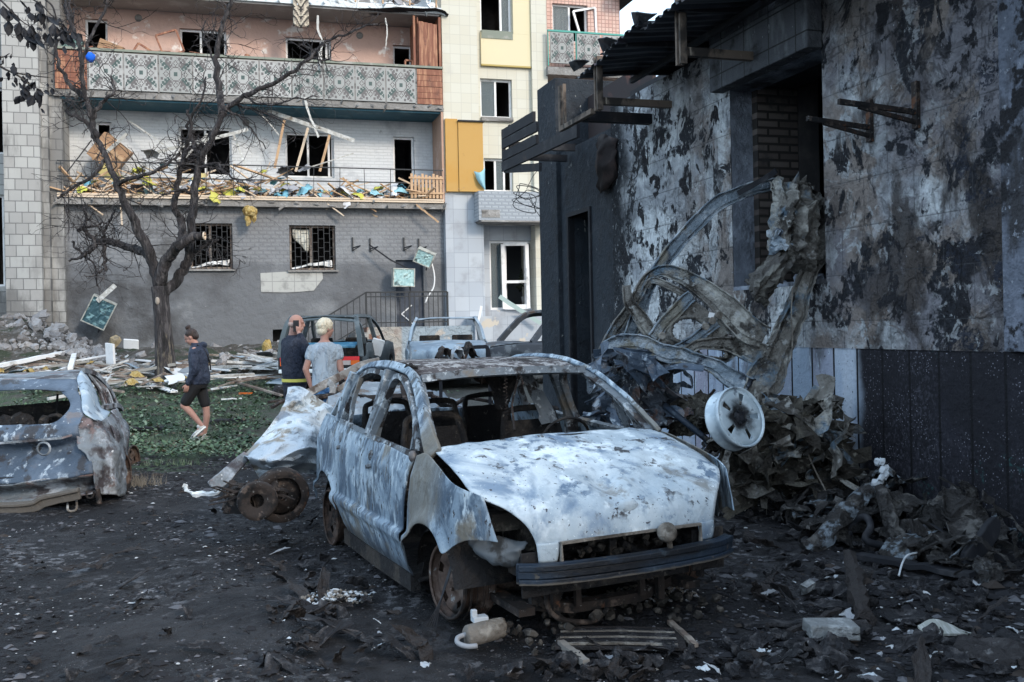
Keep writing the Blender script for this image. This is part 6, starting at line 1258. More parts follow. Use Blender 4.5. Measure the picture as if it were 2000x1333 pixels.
# --- woman in a navy jacket walking left; local +x is her walking direction, then turned to face image left
def person(label, loc, yaw): return thing('person', label, 'person', loc, yaw)
p1 = person('young woman with hair bun, navy jacket and black shorts walking left over the lawn', (P(388, 850, 14.9).x, 14.9, gz(-4.6, 14.9) - .01), R(180))
b = MB()
hd, hm = head(b, (.085, .0, 1.545), 0, .50); cap(b, (.0, 0, 1.40), (.055, 0, 1.50), .052, .048)
torso(b, [(-.02, 0, .85, .10, .14), (-.01, 0, 1.0, .10, .13), (-.01, 0, 1.2, .10, .14), (-.01, 0, 1.33, .10, .17), (0, 0, 1.42, .06, .08)])
# legs: the near (left) leg trails with the heel lifted, the far leg stands
hipN, kneeN, ankN = (-.0, .085, .88), (.05, .085, .50), (-.17, .08, .20)
hipF, kneeF, ankF = (-.0, -.085, .88), (-.09, -.085, .47), (-.06, -.08, .09)
kneeN = (.19, .085, .53); ankN = (-.07, .08, .23)
for h_, k_, a_ in ((hipN, kneeN, ankN), (hipF, kneeF, ankF)):
    cap(b, h_, k_, .082, .055); kk, aa = V(k_), V(a_); mid = kk.lerp(aa, .3) + V((-.015, 0, 0)); cap(b, k_, mid, .052, .053); cap(b, mid, a_, .053, .034)
cap(b, ankN, (-.02, .08, .16), .035, .03); cap(b, ankF, (.10, -.08, .04), .035, .03)
shN, elN, wrN = (-.01, .17, 1.36), (-.03, .21, 1.08), (.09, .20, .86)
shF, elF, wrF = (-.01, -.17, 1.36), (-.02, -.21, 1.08), (.10, -.19, .87)
for s_, e_, w_ in ((shN, elN, wrN), (shF, elF, wrF)): cap(b, s_, e_, .045, .038); cap(b, e_, w_, .038, .026)
hand(b, wrN, (.25, 0, -1), (.4, -.9, 0), -1, 1., .8); hand(b, wrF, (.25, 0, -1), (.4, .9, 0), 1, 1., .8)
b.build('body', skin, p1, remesh=.0075)
jk = mat('navy_jacket', (.022, .030, .055), [((.035, .045, .075), ('n', 5., .5, .65))], .55, bump=[(('n', (9, 9, 5), .35, .7), .03)])
b = MB(); torso(b, [(-.02, 0, .84, .135, .185), (-.025, 0, .95, .155, .20), (-.02, 0, 1.10, .14, .185), (-.02, 0, 1.25, .145, .195), (-.015, 0, 1.36, .125, .19), (.0, 0, 1.43, .085, .10), (.03, 0, 1.465, .07, .075)])
for s_, e_, w_ in ((shN, elN, wrN), (shF, elF, wrF)): s2 = V(s_) * .97; w2 = V(e_).lerp(V(w_), .93); cap(b, s2, e_, .080, .066); cap(b, e_, w2, .066, .045)
b.ell((-.09, 0, 1.43), (.06, .09, .05)); b.crumple(.008, 9, 2); b.build('jacket', jk, p1, remesh=.011)
b = MB(); torso(b, [(-.01, 0, .90, .13, .17), (-.01, 0, .85, .135, .175), (-.01, 0, .78, .11, .16)])
cap(b, (.0, .085, .84), V(hipN).lerp(V(kneeN), .82), .098, .082); cap(b, (.0, -.085, .84), V(hipF).lerp(V(kneeF), .82), .098, .078); b.build('shorts', mat('black_shorts', (.012, .012, .014), rough=.8), p1, remesh=.011)
hair = mat('dark_hair', (.030, .020, .018), [((.07, .045, .035), ('n', 30., .5, .65))], .5, bump=[(('n', (60, 60, 12), .3, .7), .006)])
b = MB(); b.ell(hd(-.022, 0, .045), (.098, .084, .088), 16, 10, hm); b.ell(hd(-.055, 0, -.01), (.06, .07, .06), 12, 8, hm); b.ell(hd(-.03, 0, .155), (.042, .045, .038), 12, 8); b.ell(hd(-.05, 0, .16), (.03, .03, .03)); b.crumple(.004, 30, 1); b.build('hair', hair, p1, remesh=.008)
shoem = mat('pale_trainer', (.52, .52, .50), [((.32, .33, .34), ('n', 12., .5, .62))], .7); sole = mat('white_sole', (.72, .72, .70), rough=.6)
def shoe(par, heel, toe, m, sm_, up=V((0, 0, 1))):
    heel, toe = V(heel), V(toe); d = (toe - heel).normalized(); s = d.cross(up).normalized(); u = s.cross(d).normalized(); mt = Matrix((d, s, u)).transposed()
    b = MB(); L_ = (toe - heel).length
    b.ell(heel + d * .05 + u * .045, (.055, .038, .045), 14, 8, mt); b.ell(heel + d * (L_ * .62) + u * .03, (L_ * .42, .044, .032), 14, 8, mt); b.ell(heel + d * .06 + u * .08, (.042, .036, .035), 12, 8, mt); b.build('shoe', m, par, remesh=.009)
    q = []; n = 20
    for k in range(n): a = 6.2832 * k / n; q.append(heel + d * (L_ * .5 + math.cos(a) * L_ * .53) + s * math.sin(a) * .045)
    b = MB(); b.prism(q, u * .022); b.build('shoe_sole', sm_, par)
shoe(p1, (-.13, .08, .20), (.065, .08, .035), shoem, sole, V((.5, 0, .8))); shoe(p1, (-.12, -.08, .0), (.15, -.08, .0), shoem, sole)
b = MB(); b.tube(spl([(-.03, .10, 1.43), (-.12, .06, 1.36), (-.175, .0, 1.2), (-.16, -.12, 1.05)], 16), .011, 6); b.build('shoulder_strap', mat('black_strap', (.01, .01, .012)), p1)
# --- bald man in dark overalls with a phone at his ear (seen from behind, face turned right)
p2 = person('bald man in dark navy work clothes holding a phone to his ear', (P(577, 850, 13.1).x, 13.1, .0), R(-50))
b = MB(); hd, hm = head(b, (.03, .03, 1.70), R(58), .06); cap(b, (-.02, 0, 1.52), (.0, .01, 1.64), .068, .062)
torso(b, [(0, 0, .9, .15, .11), (0, 0, 1.1, .15, .11), (0, 0, 1.3, .17, .12), (0, 0, 1.45, .17, .10), (0, 0, 1.54, .07, .07)])
SL, EL, WL = (-.20, .0, 1.45), (-.24, .02, 1.15), (-.17, .14, .93); SR_, ER, WR = (.16, -.02, 1.45), (.25, .06, 1.33), (.145, .0, 1.58)
for s_, e_, w_ in ((SL, EL, WL), (SR_, ER, WR)): cap(b, s_, e_, .055, .045); cap(b, e_, w_, .045, .031)
hand(b, (.142, -.005, 1.59), (-.05, .03, 1), (-.8, .3, 0), -1, 1.05, .9); hand(b, WL, (.1, .3, -1), (.6, 0, 0), 1, 1., .5)
for s in (-1, 1): cap(b, (s * .09, 0, .92), (s * .11, .0, .50), .085, .06); cap(b, (s * .11, 0, .50), (s * .12, -.02, .09), .056, .04)
b.build('body', skin, p2, remesh=.0085)
wk = mat('navy_work_clothes', (.020, .026, .045), [((.04, .045, .065), ('n', 4., .5, .65))], .8, bump=[(('n', (8, 8, 4), .35, .7), .04)])
b = MB(); torso(b, [(0, 0, .90, .20, .15), (0, 0, 1.05, .205, .155), (0, 0, 1.25, .22, .16), (0, 0, 1.40, .225, .145), (0, 0, 1.49, .17, .11), (0, 0, 1.56, .085, .085)])
for s_, e_, w_ in ((SL, EL, WL), (SR_, ER, WR)): cap(b, s_, e_, .082, .07); cap(b, e_, V(e_).lerp(V(w_), .85), .068, .048)
b.crumple(.008, 8, 3); b.build('work_jacket', wk, p2, remesh=.012)
b = MB(); torso(b, [(0, 0, .97, .18, .14), (0, 0, .88, .185, .145), (0, 0, .80, .16, .13)])
for s in (-1, 1): cap(b, (s * .09, 0, .84), (s * .11, .0, .50), .105, .09); cap(b, (s * .11, 0, .50), (s * .12, -.02, .10), .088, .075)
b.crumple(.010, 7, 5); b.build('trousers', mat('dark_work_trousers', (.028, .030, .045), [((.05, .05, .07), ('n', 5., .5, .65))], .85), p2, remesh=.012)
b = MB(); b.lathe([(.196, 0), (.204, .0), (.204, .04), (.196, .04)], (0, 0, .945), (0, 0, 1), 30)
for q in range(len(b.v)): b.v[q].y *= .76
b.build('yellow_hem', mat('yellow_band', (.62, .55, .12)), p2)
b = MB(); b.box((.128, -.03, 1.675), (.014, .075, .15), Matrix.Rotation(-.5, 3, 'Z')); tag(b.build('mobile_phone', M['soot'], None, bevel=.004), 'black mobile phone held to the ear of the bald man', 'phone').location = p2.location; bpy.data.objects['mobile_phone'].rotation_euler = p2.rotation_euler
b = MB(); b.ell(hd(-.035, 0, -.005), (.078, .080, .05), 14, 8, hm); b.build('cropped_hair', mat('grey_stubble', (.42, .30, .26)), p2, remesh=.008)
for s in (-1, 1): shoe(p2, (s * .12, -.07, .0), (s * .15, .20, .0), M['soot'], M['soot'])
# --- blonde woman in a grey T-shirt and jeans, back to the camera
p3 = person('blonde short haired woman in pale grey t-shirt and jeans, back to the camera', (P(637, 850, 12.4).x, 12.4, .0), R(0))
b = MB(); hd, hm = head(b, (.015, .02, 1.63), R(40), .05); cap(b, (0, 0, 1.46), (.0, .01, 1.57), .055, .05)
torso(b, [(0, 0, .9, .15, .11), (0, 0, 1.1, .13, .10), (0, 0, 1.3, .15, .11), (0, 0, 1.40, .15, .09), (0, 0, 1.48, .06, .06)])
SL, EL, WL = (-.155, 0, 1.37), (-.235, -.03, 1.13), (-.175, .0, .90); SR_, ER, WR = (.155, 0, 1.37), (.20, -.03, 1.12), (.30, .06, .93)
for s_, e_, w_ in ((SL, EL, WL), (SR_, ER, WR)): cap(b, s_, e_, .050, .041); cap(b, e_, w_, .041, .027)
hand(b, WL, (.5, 0, -1), (0, -1, 0), 1, 1., .25); hand(b, WR, (.7, .2, -.7), (-.5, .3, -.6), -1, 1., .9)
for s in (-1, 1): cap(b, (s * .09, 0, .92), (s * .10, .0, .50), .085, .06); cap(b, (s * .10, 0, .50), (s * .10, -.02, .09), .056, .04)
b.build('body', skin, p3, remesh=.0085)
tsm = mat('pale_grey_tshirt', (.36, .42, .48), [((.30, .35, .41), ('n', 3., .5, .65))], .9, bump=[(('n', (7, 7, 3), .4, .65), .03)])
b = MB(); torso(b, [(0, 0, .88, .17, .135), (0, 0, 1.0, .165, .13), (0, 0, 1.15, .16, .125), (0, 0, 1.28, .18, .135), (0, 0, 1.38, .185, .12), (0, 0, 1.445, .12, .085), (0, 0, 1.465, .07, .065)])
for s_, e_ in ((SL, EL), (SR_, ER)): cap(b, s_, V(s_).lerp(V(e_), .35), .070, .068)
b.crumple(.006, 8, 1); b.build('t_shirt', tsm, p3, remesh=.011)
b = MB(); torso(b, [(0, 0, .95, .155, .125), (0, 0, .86, .175, .14), (0, 0, .80, .15, .13)])
for s in (-1, 1): cap(b, (s * .09, 0, .84), (s * .10, .0, .50), .102, .08); cap(b, (s * .10, 0, .50), (s * .10, -.02, .10), .078, .065)
b.crumple(.008, 8, 7); b.build('jeans', mat('blue_jeans', (.045, .12, .26), [((.10, .22, .40), ('n', 5., .5, .65)), ((.02, .05, .12), ('n', 8., .55, .68))], .9, bump=[(('n', 9., .4, .65), .03)]), p3, remesh=.012)
b = MB(); b.ell(hd(-.02, 0, .04), (.108, .095, .095), 16, 10, hm); b.ell(hd(-.055, 0, -.03), (.065, .078, .06), 12, 8, hm)
for k in range(40): a, e_ = rt.uniform(0, 6.28), rt.uniform(0, 1.4); b.ell(hd(-.02 + .10 * math.cos(a) * math.cos(e_), .09 * math.sin(a) * math.cos(e_), .04 + .09 * math.sin(e_)), .018, 6, 4)
b.build('hair', mat('blonde_hair', (.70, .62, .48), [((.45, .37, .26), ('n', 25., .5, .65))], .6, bump=[(('n', (50, 50, 15), .3, .7), .008)]), p3, remesh=.009)
b = MB(); b.box((.345, .07, .86), (.02, .06, .12), Matrix.Rotation(.9, 3, 'Y')); o = tag(b.build('folded_paper', M['white']), 'small white paper held in the right hand of the blonde woman', 'paper'); o.location = p3.location
for s in (-1, 1): shoe(p3, (s * .10, -.07, .0), (s * .12, .18, .0), M['soot'], M['soot'])
# ================================================================ debris
rd = random.Random(99)
def frand(a, c): return rd.uniform(a, c)
def eul(a=.4): return (frand(-a, a), frand(-a, a), frand(0, 6.28))
def facw(s, r, z): return FO + FD * s + FN * r + V((0, 0, z))
def one(name, mb, m, label, cat, loc=(0, 0, 0), rot=(0, 0, 0), group=None, **k):
    o = mb.build(name, m, None, **k); o.location = loc; o.rotation_euler = rot; return tag(o, label, cat, group)
def inv(p):
    u = p.x / p.y * FPX; v = (CH - p.z) / p.y * FPX - 26.5; c, s = math.cos(ROLL), math.sin(ROLL); return 1000 + c * u + s * v, 666.5 - s * u + c * v
def where(kind, p):
    if p[1] < .5: return ''
    x, y = inv(V(p))
    if kind == 'near':
        a = 'left of the burnt car' if x < 620 else 'before its front wheel' if x < 900 else 'below its bumper beam' if x < 1300 else 'right of its bumper beam' if x < 1500 else 'in the right foreground' if x < 1760 else 'near the right edge'
        return a + (', in the back row' if y < 1120 else ', at middle distance' if y < 1200 else ', in the nearer strip' if y < 1265 else ', at the bottom edge')
    if kind == 'lawn':
        a = 'behind the blue wreck' if x < 120 else 'between blue wreck and tree' if x < 270 else 'around the tree foot' if x < 360 else 'behind the walking woman' if x < 450 else 'right of the walking woman'
        return a + (', nearest the wall' if y < 712 else ', mid strip' if y < 735 else ', on the lawn edge')
    if kind == 'heap': return ('beside the bumper end' if x < 1470 else 'under the upended wreck' if x < 1540 else 'behind the raised strut' if x < 1600 else 'around the raised strut' if x < 1750 else 'below the arching hose' if x < 1880 else 'near the right edge') + (', close to the wall' if y < 1000 else ', mid heap' if y < 1040 else ', outer side')
    if kind == 'fac': return 'left of the tree limb' if x < 210 else 'left of the tree upright' if x < 340 else 'behind the tree upright' if x < 470 else 'between the two windows' if x < 560 else 'below the right window' if x < 660 else 'left of the balcony door' if x < 760 else 'at the door end'
    return ''
def scatter(protos, n, pos, label, cat, group, rot, sc=(1, 1), kd=None):
    first_ = True
    for i in range(n):
        p = protos[i % len(protos)]
        o = p if i < len(protos) else p.copy()
        if i >= len(protos): C.objects.link(o)
        o.location = pos(); o.rotation_euler = rot(); k = frand(*sc); o.scale = (k * frand(.6, 1.4), k, k * frand(.8, 1.2)); tag(o, label + (' ' + where(kd, o.location) if kd else ''), cat, group)
def protos(name, n, fn, m, **k):
    out = []
    for i in range(n):
        b = MB(); fn(b, i); out.append(b.build(name, m[i % len(m)] if isinstance(m, list) else m, None, **k))
    return out
def cloth(b, i):
    b.patch([[(-.2, -.12, 0), (0, -.14, .05), (.2, -.1, 0)], [(-.2, 0, .03), (0, 0, .12), (.2, 0, .02)], [(-.18, .12, 0), (0, .14, .03), (.2, .13, 0)]], 12, 10); b.crumple(.07, 5, i + 3, True)
def lath(b, i): b.box((0, 0, 0), (.9, .045, .022)); b.crumple(.01, 3, i)
def brk(b, i): b.chunk((0, 0, 0), (.24, .14, .10), 0, rd, .3)
def sheet(b, i): b.patch([[(-.3, -.14, 0), (0, -.15, .02), (.3, -.1, 0)], [(-.28, .14, .01), (0, .13, .0), (.26, .15, .02)]], 8, 5); b.crumple(.03, 3, i + 5)
# lower balcony: heaps of laths and cloth
def lowpos(): 
    s = frand(sL + .3, sR - .25); return facw(s, frand(.05, .55), zl + .20 + abs(rd.gauss(0, .28)) * (1.2 if 1.2 < s < 6.5 else .7))
scatter(protos('timber_lath', 5, lath, M['wood']), 210, lowpos, 'splintered pale lath heaped on the lower balcony', 'timber', 'splintered laths heaped on the lower balcony', lambda: (frand(-.5, .5), rd.gauss(0, .45), FA + rd.gauss(0, .35)), (.6, 1.7), 'fac')
scatter(protos('cloth_scrap', 4, cloth, M['bluecloth'], smooth=True), 55, lowpos, 'crumpled light blue cloth on the lower balcony', 'cloth', 'blue cloth scraps on the lower balcony', lambda: eul(.6), (.6, 1.2), 'fac')
scatter(protos('cloth_scrap', 3, cloth, M['yellowcloth'], smooth=True), 34, lowpos, 'crumpled yellow green cloth on the lower balcony', 'cloth', 'yellow cloth scraps on the lower balcony', lambda: eul(.6), (.6, 1.2), 'fac')
scatter(protos('junk_lump', 4, cloth, M['greycloth'], smooth=True), 80, lowpos, 'grey or whitish crumpled junk on the lower balcony', 'junk', 'grey junk scraps on the lower balcony', lambda: eul(.8), (.6, 1.3), 'fac')
# big leaning members on the lower balcony (traced): pixel ends, plane depths
def beam(p, q, rp, rq, w_, h_, m, name, label, cat='timber', group=None):
    a, za = fac(*p, rp); c, zc = fac(*q, rq); A, B = facw(a, rp, za), facw(c, rq, zc); b = MB(); n = 8
    b.sweep([(A - A).lerp(B - A, i / n) + V((0, 0, .02 * N.noise(V((i * .8, w_ * 50, za))))) for i in range(n + 1)], w_, h_, (FN.x, FN.y, .3)); return one(name, b, m, label, cat, A, group=group)
G1 = 'broken window timbers leaning on the lower balcony wall'
greyw = mat('weathered_white_timber', (.44, .43, .40), [((.62, .62, .60), ('n', (9, 9, 9), .45, .62)), ((.22, .19, .16), ('n', 5., .56, .68))], .8)
for p, q, rp, rq, w_, h_, m, lab in (
    ((522, 216), (692, 275), .5, .3, .11, .05, greyw, 'long pale beam fallen diagonally across the middle of the lower balcony'),
    ((555, 235), (536, 328), .45, .6, .07, .04, M['wood'], 'upright lath under the upper end of the long pale beam'),
    ((601, 250), (577, 335), .4, .6, .07, .04, M['wood'], 'upright lath under the middle of the long pale beam'),
    ((643, 264), (624, 335), .4, .5, .07, .04, M['wood'], 'upright orange lath under the lower end of the long pale beam'),
    ((497, 208), (548, 268), .3, .6, .04, .03, greyw, 'thin slanting batten left of the long pale beam'),
    ((455, 262), (482, 330), .9, .4, .06, .04, greyw, 'curved grey lath right of the tree limb'),
    ((300, 300), (484, 253), .5, .3, .09, .04, greyw, 'long grey plank crossing behind the tree at the lower balcony'),
    ((250, 235), (330, 290), .9, .5, .04, .03, greyw, 'thin grey batten slanting down left of the tree fork'),
    ((340, 330), (405, 262), .8, .4, .06, .04, greyw, 'pale batten leaning behind the tree upright'),
    ((128, 340), (178, 275), .2, .9, .03, .03, M['soot'], 'dark thin rod leaning at the left end of the lower balcony'),
    ((200, 305), (247, 262), .5, .3, .09, .03, greyw, 'short pale plank over the tilted brown cupboard'),
    ((596, 330), (690, 300), .4, .3, .03, .02, greyw, 'thin pale strip near the second lower window')):
    beam(p, q, rp, rq, w_, h_, m, 'broken_beam', lab, 'timber', G1)
# tilted brown cupboard
t = thing('tilted_cupboard', 'tilted brown cupboard with yellow green board on the left of the lower balcony', 'cupboard', facw(*(lambda q: (q[0], .7, q[1]))(fac(215, 300, .7))))
t.rotation_euler = (.2, .7, FA)
b = MB(); b.box((0, 0, 0), (.85, .4, .75)); b.build('cabinet_body', M['browncard'], t, bevel=.01)
b = MB(); b.box((0, -.22, .1), (.8, .03, .1)); b.box((-.2, -.22, -.1), (.05, .03, .6)); b.box((.15, -.215, -.1), (.05, .03, .6)); b.build('cabinet_slat', M['wood'], t)
b = MB(); b.box((.3, -.23, -.42), (.5, .02, .30)); b.build('yellow_board', M['yellowcloth'], t)
# upper balcony: brown window frames, boxes
def wframe(px, py, w_, h_, tilt, label, rr=.25, lean=.0):
    s, z = fac(px, py, rr); b = MB()
    for q in (((0, 0), (w_, 0)), ((w_, 0), (w_, h_)), ((w_, h_), (0, h_)), ((0, h_), (0, 0))): b.sweep([(q[0][0], 0, q[0][1]), (q[1][0], 0, q[1][1])], .05, .05, (0, 1, 0))
    return one('loose_sash', b, M['redwood'], label, 'window frame', facw(s, rr, z), (lean, tilt, FA), 'loose red-brown sashes on the upper balcony')
wframe(252, 112, .55, .45, .55, 'loose red-brown sash standing on its corner, first left of the first upper window')
wframe(320, 112, .55, .6, -.35, 'loose red-brown sash tilted against the first upper window')
wframe(468, 128, .5, .35, .5, 'loose dark brown sash standing on its corner between the two wide upper windows')
wframe(512, 136, .35, .25, .8, 'small loose brown sash lying tilted left of the second wide upper window')
wframe(570, 140, .7, .3, .15, 'low loose sash lying below the second wide upper window')
wframe(738, 150, .55, .28, .0, 'small upright red-brown sash near the upper balcony door')
wframe(790, 152, .2, .5, .05, 'narrow red-brown sash standing beside the upper balcony door')
def uppos(): s = frand(sL + .3, sL + 5.5); return facw(s, frand(.1, .35), zmid + .57 + abs(rd.gauss(0, .03)))
scatter(protos('timber_lath', 3, lath, M['redwood']), 16, uppos, 'red-brown splintered strip lying on the upper balcony parapet', 'timber', 'red-brown strips on the upper balcony parapet', lambda: (frand(-.3, .3), rd.gauss(0, .12), FA + rd.gauss(0, .15)), (.5, 1.1))
for (px, py, d, m, nm, lab, cat) in ((140, 88, (.5, .3, .4), mat('teal_box', (.12, .19, .18)), 'teal_box', 'tilted grey green box on the left end of the upper balcony', 'box'),
    (216, 96, (.6, .35, .32), M['browncard'], 'cardboard_box', 'brown cardboard box among junk on the left of the upper balcony', 'box'), (190, 108, (.45, .3, .2), mat('green_box', (.06, .25, .20)), 'green_folder', 'flat green box below the cardboard box on the upper balcony', 'box')):
    s, z = fac(px, py, .3); one(nm, MB().box((0, 0, 0), d), m, lab, cat, facw(s, .3, z), (.2, .35, FA), bevel=.01)
s, z = fac(176, 112, -.05); b = MB(); b.ell((0, 0, 0), .12); b.crumple(.03, 9); one('blue_bundle', b, mat('blue_bag', (.01, .12, .65)), 'bright blue bundle hanging over the left end of the mosaic parapet', 'bag', facw(s, -.05, z), smooth=True)
def uj(): s, z = fac(frand(118, 235), frand(98, 116), .3); return facw(s, frand(.15, .4), z)
scatter(protos('junk_lump', 3, cloth, M['greycloth'], smooth=True), 14, uj, 'crumpled grey or pale junk around the boxes on the upper balcony', 'junk', 'junk around the boxes on the upper balcony', lambda: eul(.8), (.4, .9))
# top balcony junk
def toppos(): s = frand(sL + 3.5, sR - .2); return facw(s, frand(.1, .5), zt + .25 + abs(rd.gauss(0, .15)))
scatter(protos('junk_lump', 4, cloth, [M['white'], M['greycloth'], M['white'], M['browncard']], smooth=True), 46, toppos, 'crumpled pale junk scrap behind the timber railing of the top balcony', 'junk', 'junk heaped on the top balcony', lambda: eul(.8), (.6, 1.4))
scatter(protos('timber_lath', 3, lath, M['wood']), 20, toppos, 'pale lath in the junk of the top balcony', 'timber', 'laths in the junk of the top balcony', lambda: (frand(-.5, .5), rd.gauss(0, .3), FA + rd.gauss(0, .3)), (.5, 1.2))
# patterned blanket hanging from the top balcony
s0, z0 = fac(571, -20, -.08); s1b, z1b = fac(603, 54, -.08); nb = 26; b = MB(); rows = []
for j in range(nb + 1): rows.append([(s0 + (s1b - s0) * i / 14, -.08 - .03 * math.sin(i * .9) * j / nb, z0 + (z1b - z0) * j / nb + .02 * math.sin(i * .7)) for i in range(15)])
b.grid(rows)
for j in range(nb):
    for i in range(14):
        v_ = abs(i - 6.5) * .9 + (j % 13); b.m[j * 14 + i] = 1 if int(v_ / 1.8) % 3 == 0 else (2 if int(v_ / 1.8) % 3 == 1 and i % 5 else 0)
t = b.build('patterned_blanket', [mat('cream_wool', (.48, .42, .33)), mat('dark_wool', (.05, .045, .04)), mat('grey_wool', (.26, .22, .18))], None, True, thick=.02); t.location = FO; t.rotation_euler = (0, 0, FA); tag(t, 'cream and black zigzag blanket hanging over the edge of the top balcony', 'blanket')
for (pts, lab, m, w_) in (([(620, 30), (621, 60), (630, 85), (622, 110), (628, 138)], 'torn grey strip dangling beside the blanket', greyw, .05), ([(752, 35), (755, 60), (753, 95)], 'thin torn strip dangling above the mosaic parapet right part', greyw, .03), ([(595, 190), (600, 215), (612, 245), (622, 268)], 'torn pale strip dangling below the mosaic parapet', greyw, .06)):
    q = [fac(*p, -.1) for p in pts]; o0 = facw(q[0][0], -.1, q[0][1]); b = MB(); c_ = spl([facw(s, -.1, z) - o0 for s, z in q], 20); b.sweep(c_, w_, .01, (FN.x, FN.y, 0)); b.crumple(.02, 8); one('hanging_strip', b, m, lab, 'strip', o0)
# hanging tuft of insulation
insm = mat('yellow_insulation', (.50, .34, .11), [((.62, .48, .22), ('n', 9., .45, .6)), ((.22, .13, .04), ('n', 6., .54, .66))], .95, bump=[(('n', 25., .3, .7), .03)])
s, z = fac(487, 405, -.15); b = MB(); b.ell((0, 0, -.12), (.20, .14, .16), 16, 12); b.ell((-.05, 0, -.32), (.08, .07, .2), 12, 8); b.ell((.10, 0, -.28), (.07, .06, .16), 12, 8); b.crumple(.05, 7, 2, True); one('insulation_tuft', b, insm, 'torn yellow insulation tuft hanging from the lowest balcony slab', 'insulation', facw(s, -.15, z), smooth=True)
s, z = fac(236, 420, -.1); one('hanging_splinter', MB().sweep([(0, 0, .2), (.02, 0, -.3)], .04, .02, (0, 1, 0)), M['wood'], 'narrow pale splinter hanging from the lowest slab behind the tree', 'timber', facw(s, -.1, z))
beam((812, 400), (856, 434), -.1, -.2, .05, .04, M['wood'], 'fallen_batten', 'pale batten poking down from the right end of the lowest balcony')
# air conditioner boxes
acm = mat('pale_teal_casing', (.30, .46, .46), [((.45, .60, .58), ('n', (5, 5, 9), .5, .62)), ((.10, .14, .14), ('n', 4., .56, .66))], .5); acd = mat('dark_teal_casing', (.04, .09, .11), [((.20, .34, .36), ('n', (5, 5, 9), .52, .62))], .5)
def acbox(px, py, r, w_, h_, d_, rot, m, label, extra=0):
    s, z = fac(px, py, r); t = thing('air_conditioner', label, 'air conditioner', facw(s, r, z)); t.rotation_euler = (rot[0], rot[1], FA + rot[2])
    b = MB()
    b.bb((-w_ / 2, -d_ / 2, -h_ / 2), (-w_ / 2 + .03, d_ / 2, h_ / 2)); b.bb((w_ / 2 - .03, -d_ / 2, -h_ / 2), (w_ / 2, d_ / 2, h_ / 2)); b.bb((-w_ / 2 + .03, -d_ / 2, h_ / 2 - .03), (w_ / 2 - .03, d_ / 2, h_ / 2)); b.bb((-w_ / 2 + .03, -d_ / 2, -h_ / 2), (w_ / 2 - .03, d_ / 2, -h_ / 2 + .03)); b.bb((-w_ / 2 + .03, d_ / 2 - .03, -h_ / 2 + .03), (w_ / 2 - .03, d_ / 2, h_ / 2 - .03))
    b.build('casing', mat('ac_shell', (.40, .40, .36), [((.2, .2, .18), ('n', 6., .5, .64))], .6), t, bevel=.006)
    b = MB(); n = 14; rows = [[(-w_ / 2 + .03 + (w_ - .06) * i / n, -d_ / 2 + .02 + .003 * (i % 2) + .03 * N.noise(V((i * .5, j, 0))), -h_ / 2 + .03 + (h_ - .06) * j / 8) for i in range(n + 1)] for j in range(9)]
    b.grid(rows); b.build('fin_panel', m, t, thick=.004)
    b = MB(); b.tube([(w_ * .3, 0, -h_ / 2), (w_ * .34, -.02, -h_ / 2 - .12)], .02, 6); b.build('pipe_stub', M['soot'], t)
acbox(787, 543, -.15, .62, .52, .3, (0, .03, 0), acm, 'pale teal air conditioner box hanging upright above the dark door')
acbox(829, 503, -.2, .52, .42, .34, (.25, .42, -.25), acm, 'tilted opened air conditioner dangling at the wall corner right of the door')
acbox(193, 610, -.15, .62, .75, .34, (.15, .46, .1), acd, 'dark teal wrecked air conditioner hanging askew on the wall left of the tree')
s, z = fac(207, 573, -.35); one('torn_lid', MB().box((0, 0, 0), (.6, .06, .12)), greyw, 'pale bent lid sticking up from the wrecked air conditioner by the tree', 'sheet metal', facw(s, -.35, z), (.1, -.75, FA))
for px, py in ((688, 478), (722, 480), (788, 478), (817, 480)):
    s, z = fac(px, py, GW - .01); t = thing('wall_hook', 'small dark L-shaped bracket on the grey wall above the porch', 'bracket', facw(s, GW - .01, z), FA, 'small dark brackets above the porch'); b = MB(); b.bb((-.02, -.03, -.18), (.02, 0, .2)); b.sweep([(0, -.02, -.1), (.18, -.30, -.06)], .03, .03); b.sweep([(0, -.02, -.17), (.16, -.27, -.08)], .02, .02); b.build('bracket_arm', M['metal_rail'], t)
b = MB(); q = [fac(*p, -.05) for p in ((720, 478), (760, 508), (806, 532))]; o0 = facw(q[0][0], -.05, q[0][1]); b.sweep([facw(s, -.05 - .1 * i, z) - o0 for i, (s, z) in enumerate(q)], .05, .04); one('fallen_rod', b, M['soot'], 'dark rod slanting down onto the upright air conditioner', 'rod', o0)
b = MB(); q = [fac(*p, -.1) for p in ((843, 515), (848, 540), (846, 562), (836, 578), (830, 592))]; o0 = facw(q[0][0], -.1, q[0][1]); b.tube(spl([facw(s, -.1, z) - o0 for s, z in q], 16), .022, 6); one('white_hose', b, M['white'], 'white hose curving down from the tilted air conditioner', 'hose', o0, smooth=True)
b = MB(); q = [fac(*p, -1.1) for p in ((940, 598), (936, 618), (930, 640))]; o0 = facw(q[0][0], -1.1, q[0][1]); b.sweep([facw(s, -1.1, z) - o0 for s, z in q], .07, .03, (0, 1, 0)); one('white_strip', b, M['white'], 'white strip hanging down beside the blue tiled porch', 'strip', o0)
beam((975, 580), (1056, 632), -1.2, -1.3, .12, .04, mat('pale_green_sheet', (.40, .50, .48)), 'glass_sheet', 'pale green sheet leaning over the entrance steps')
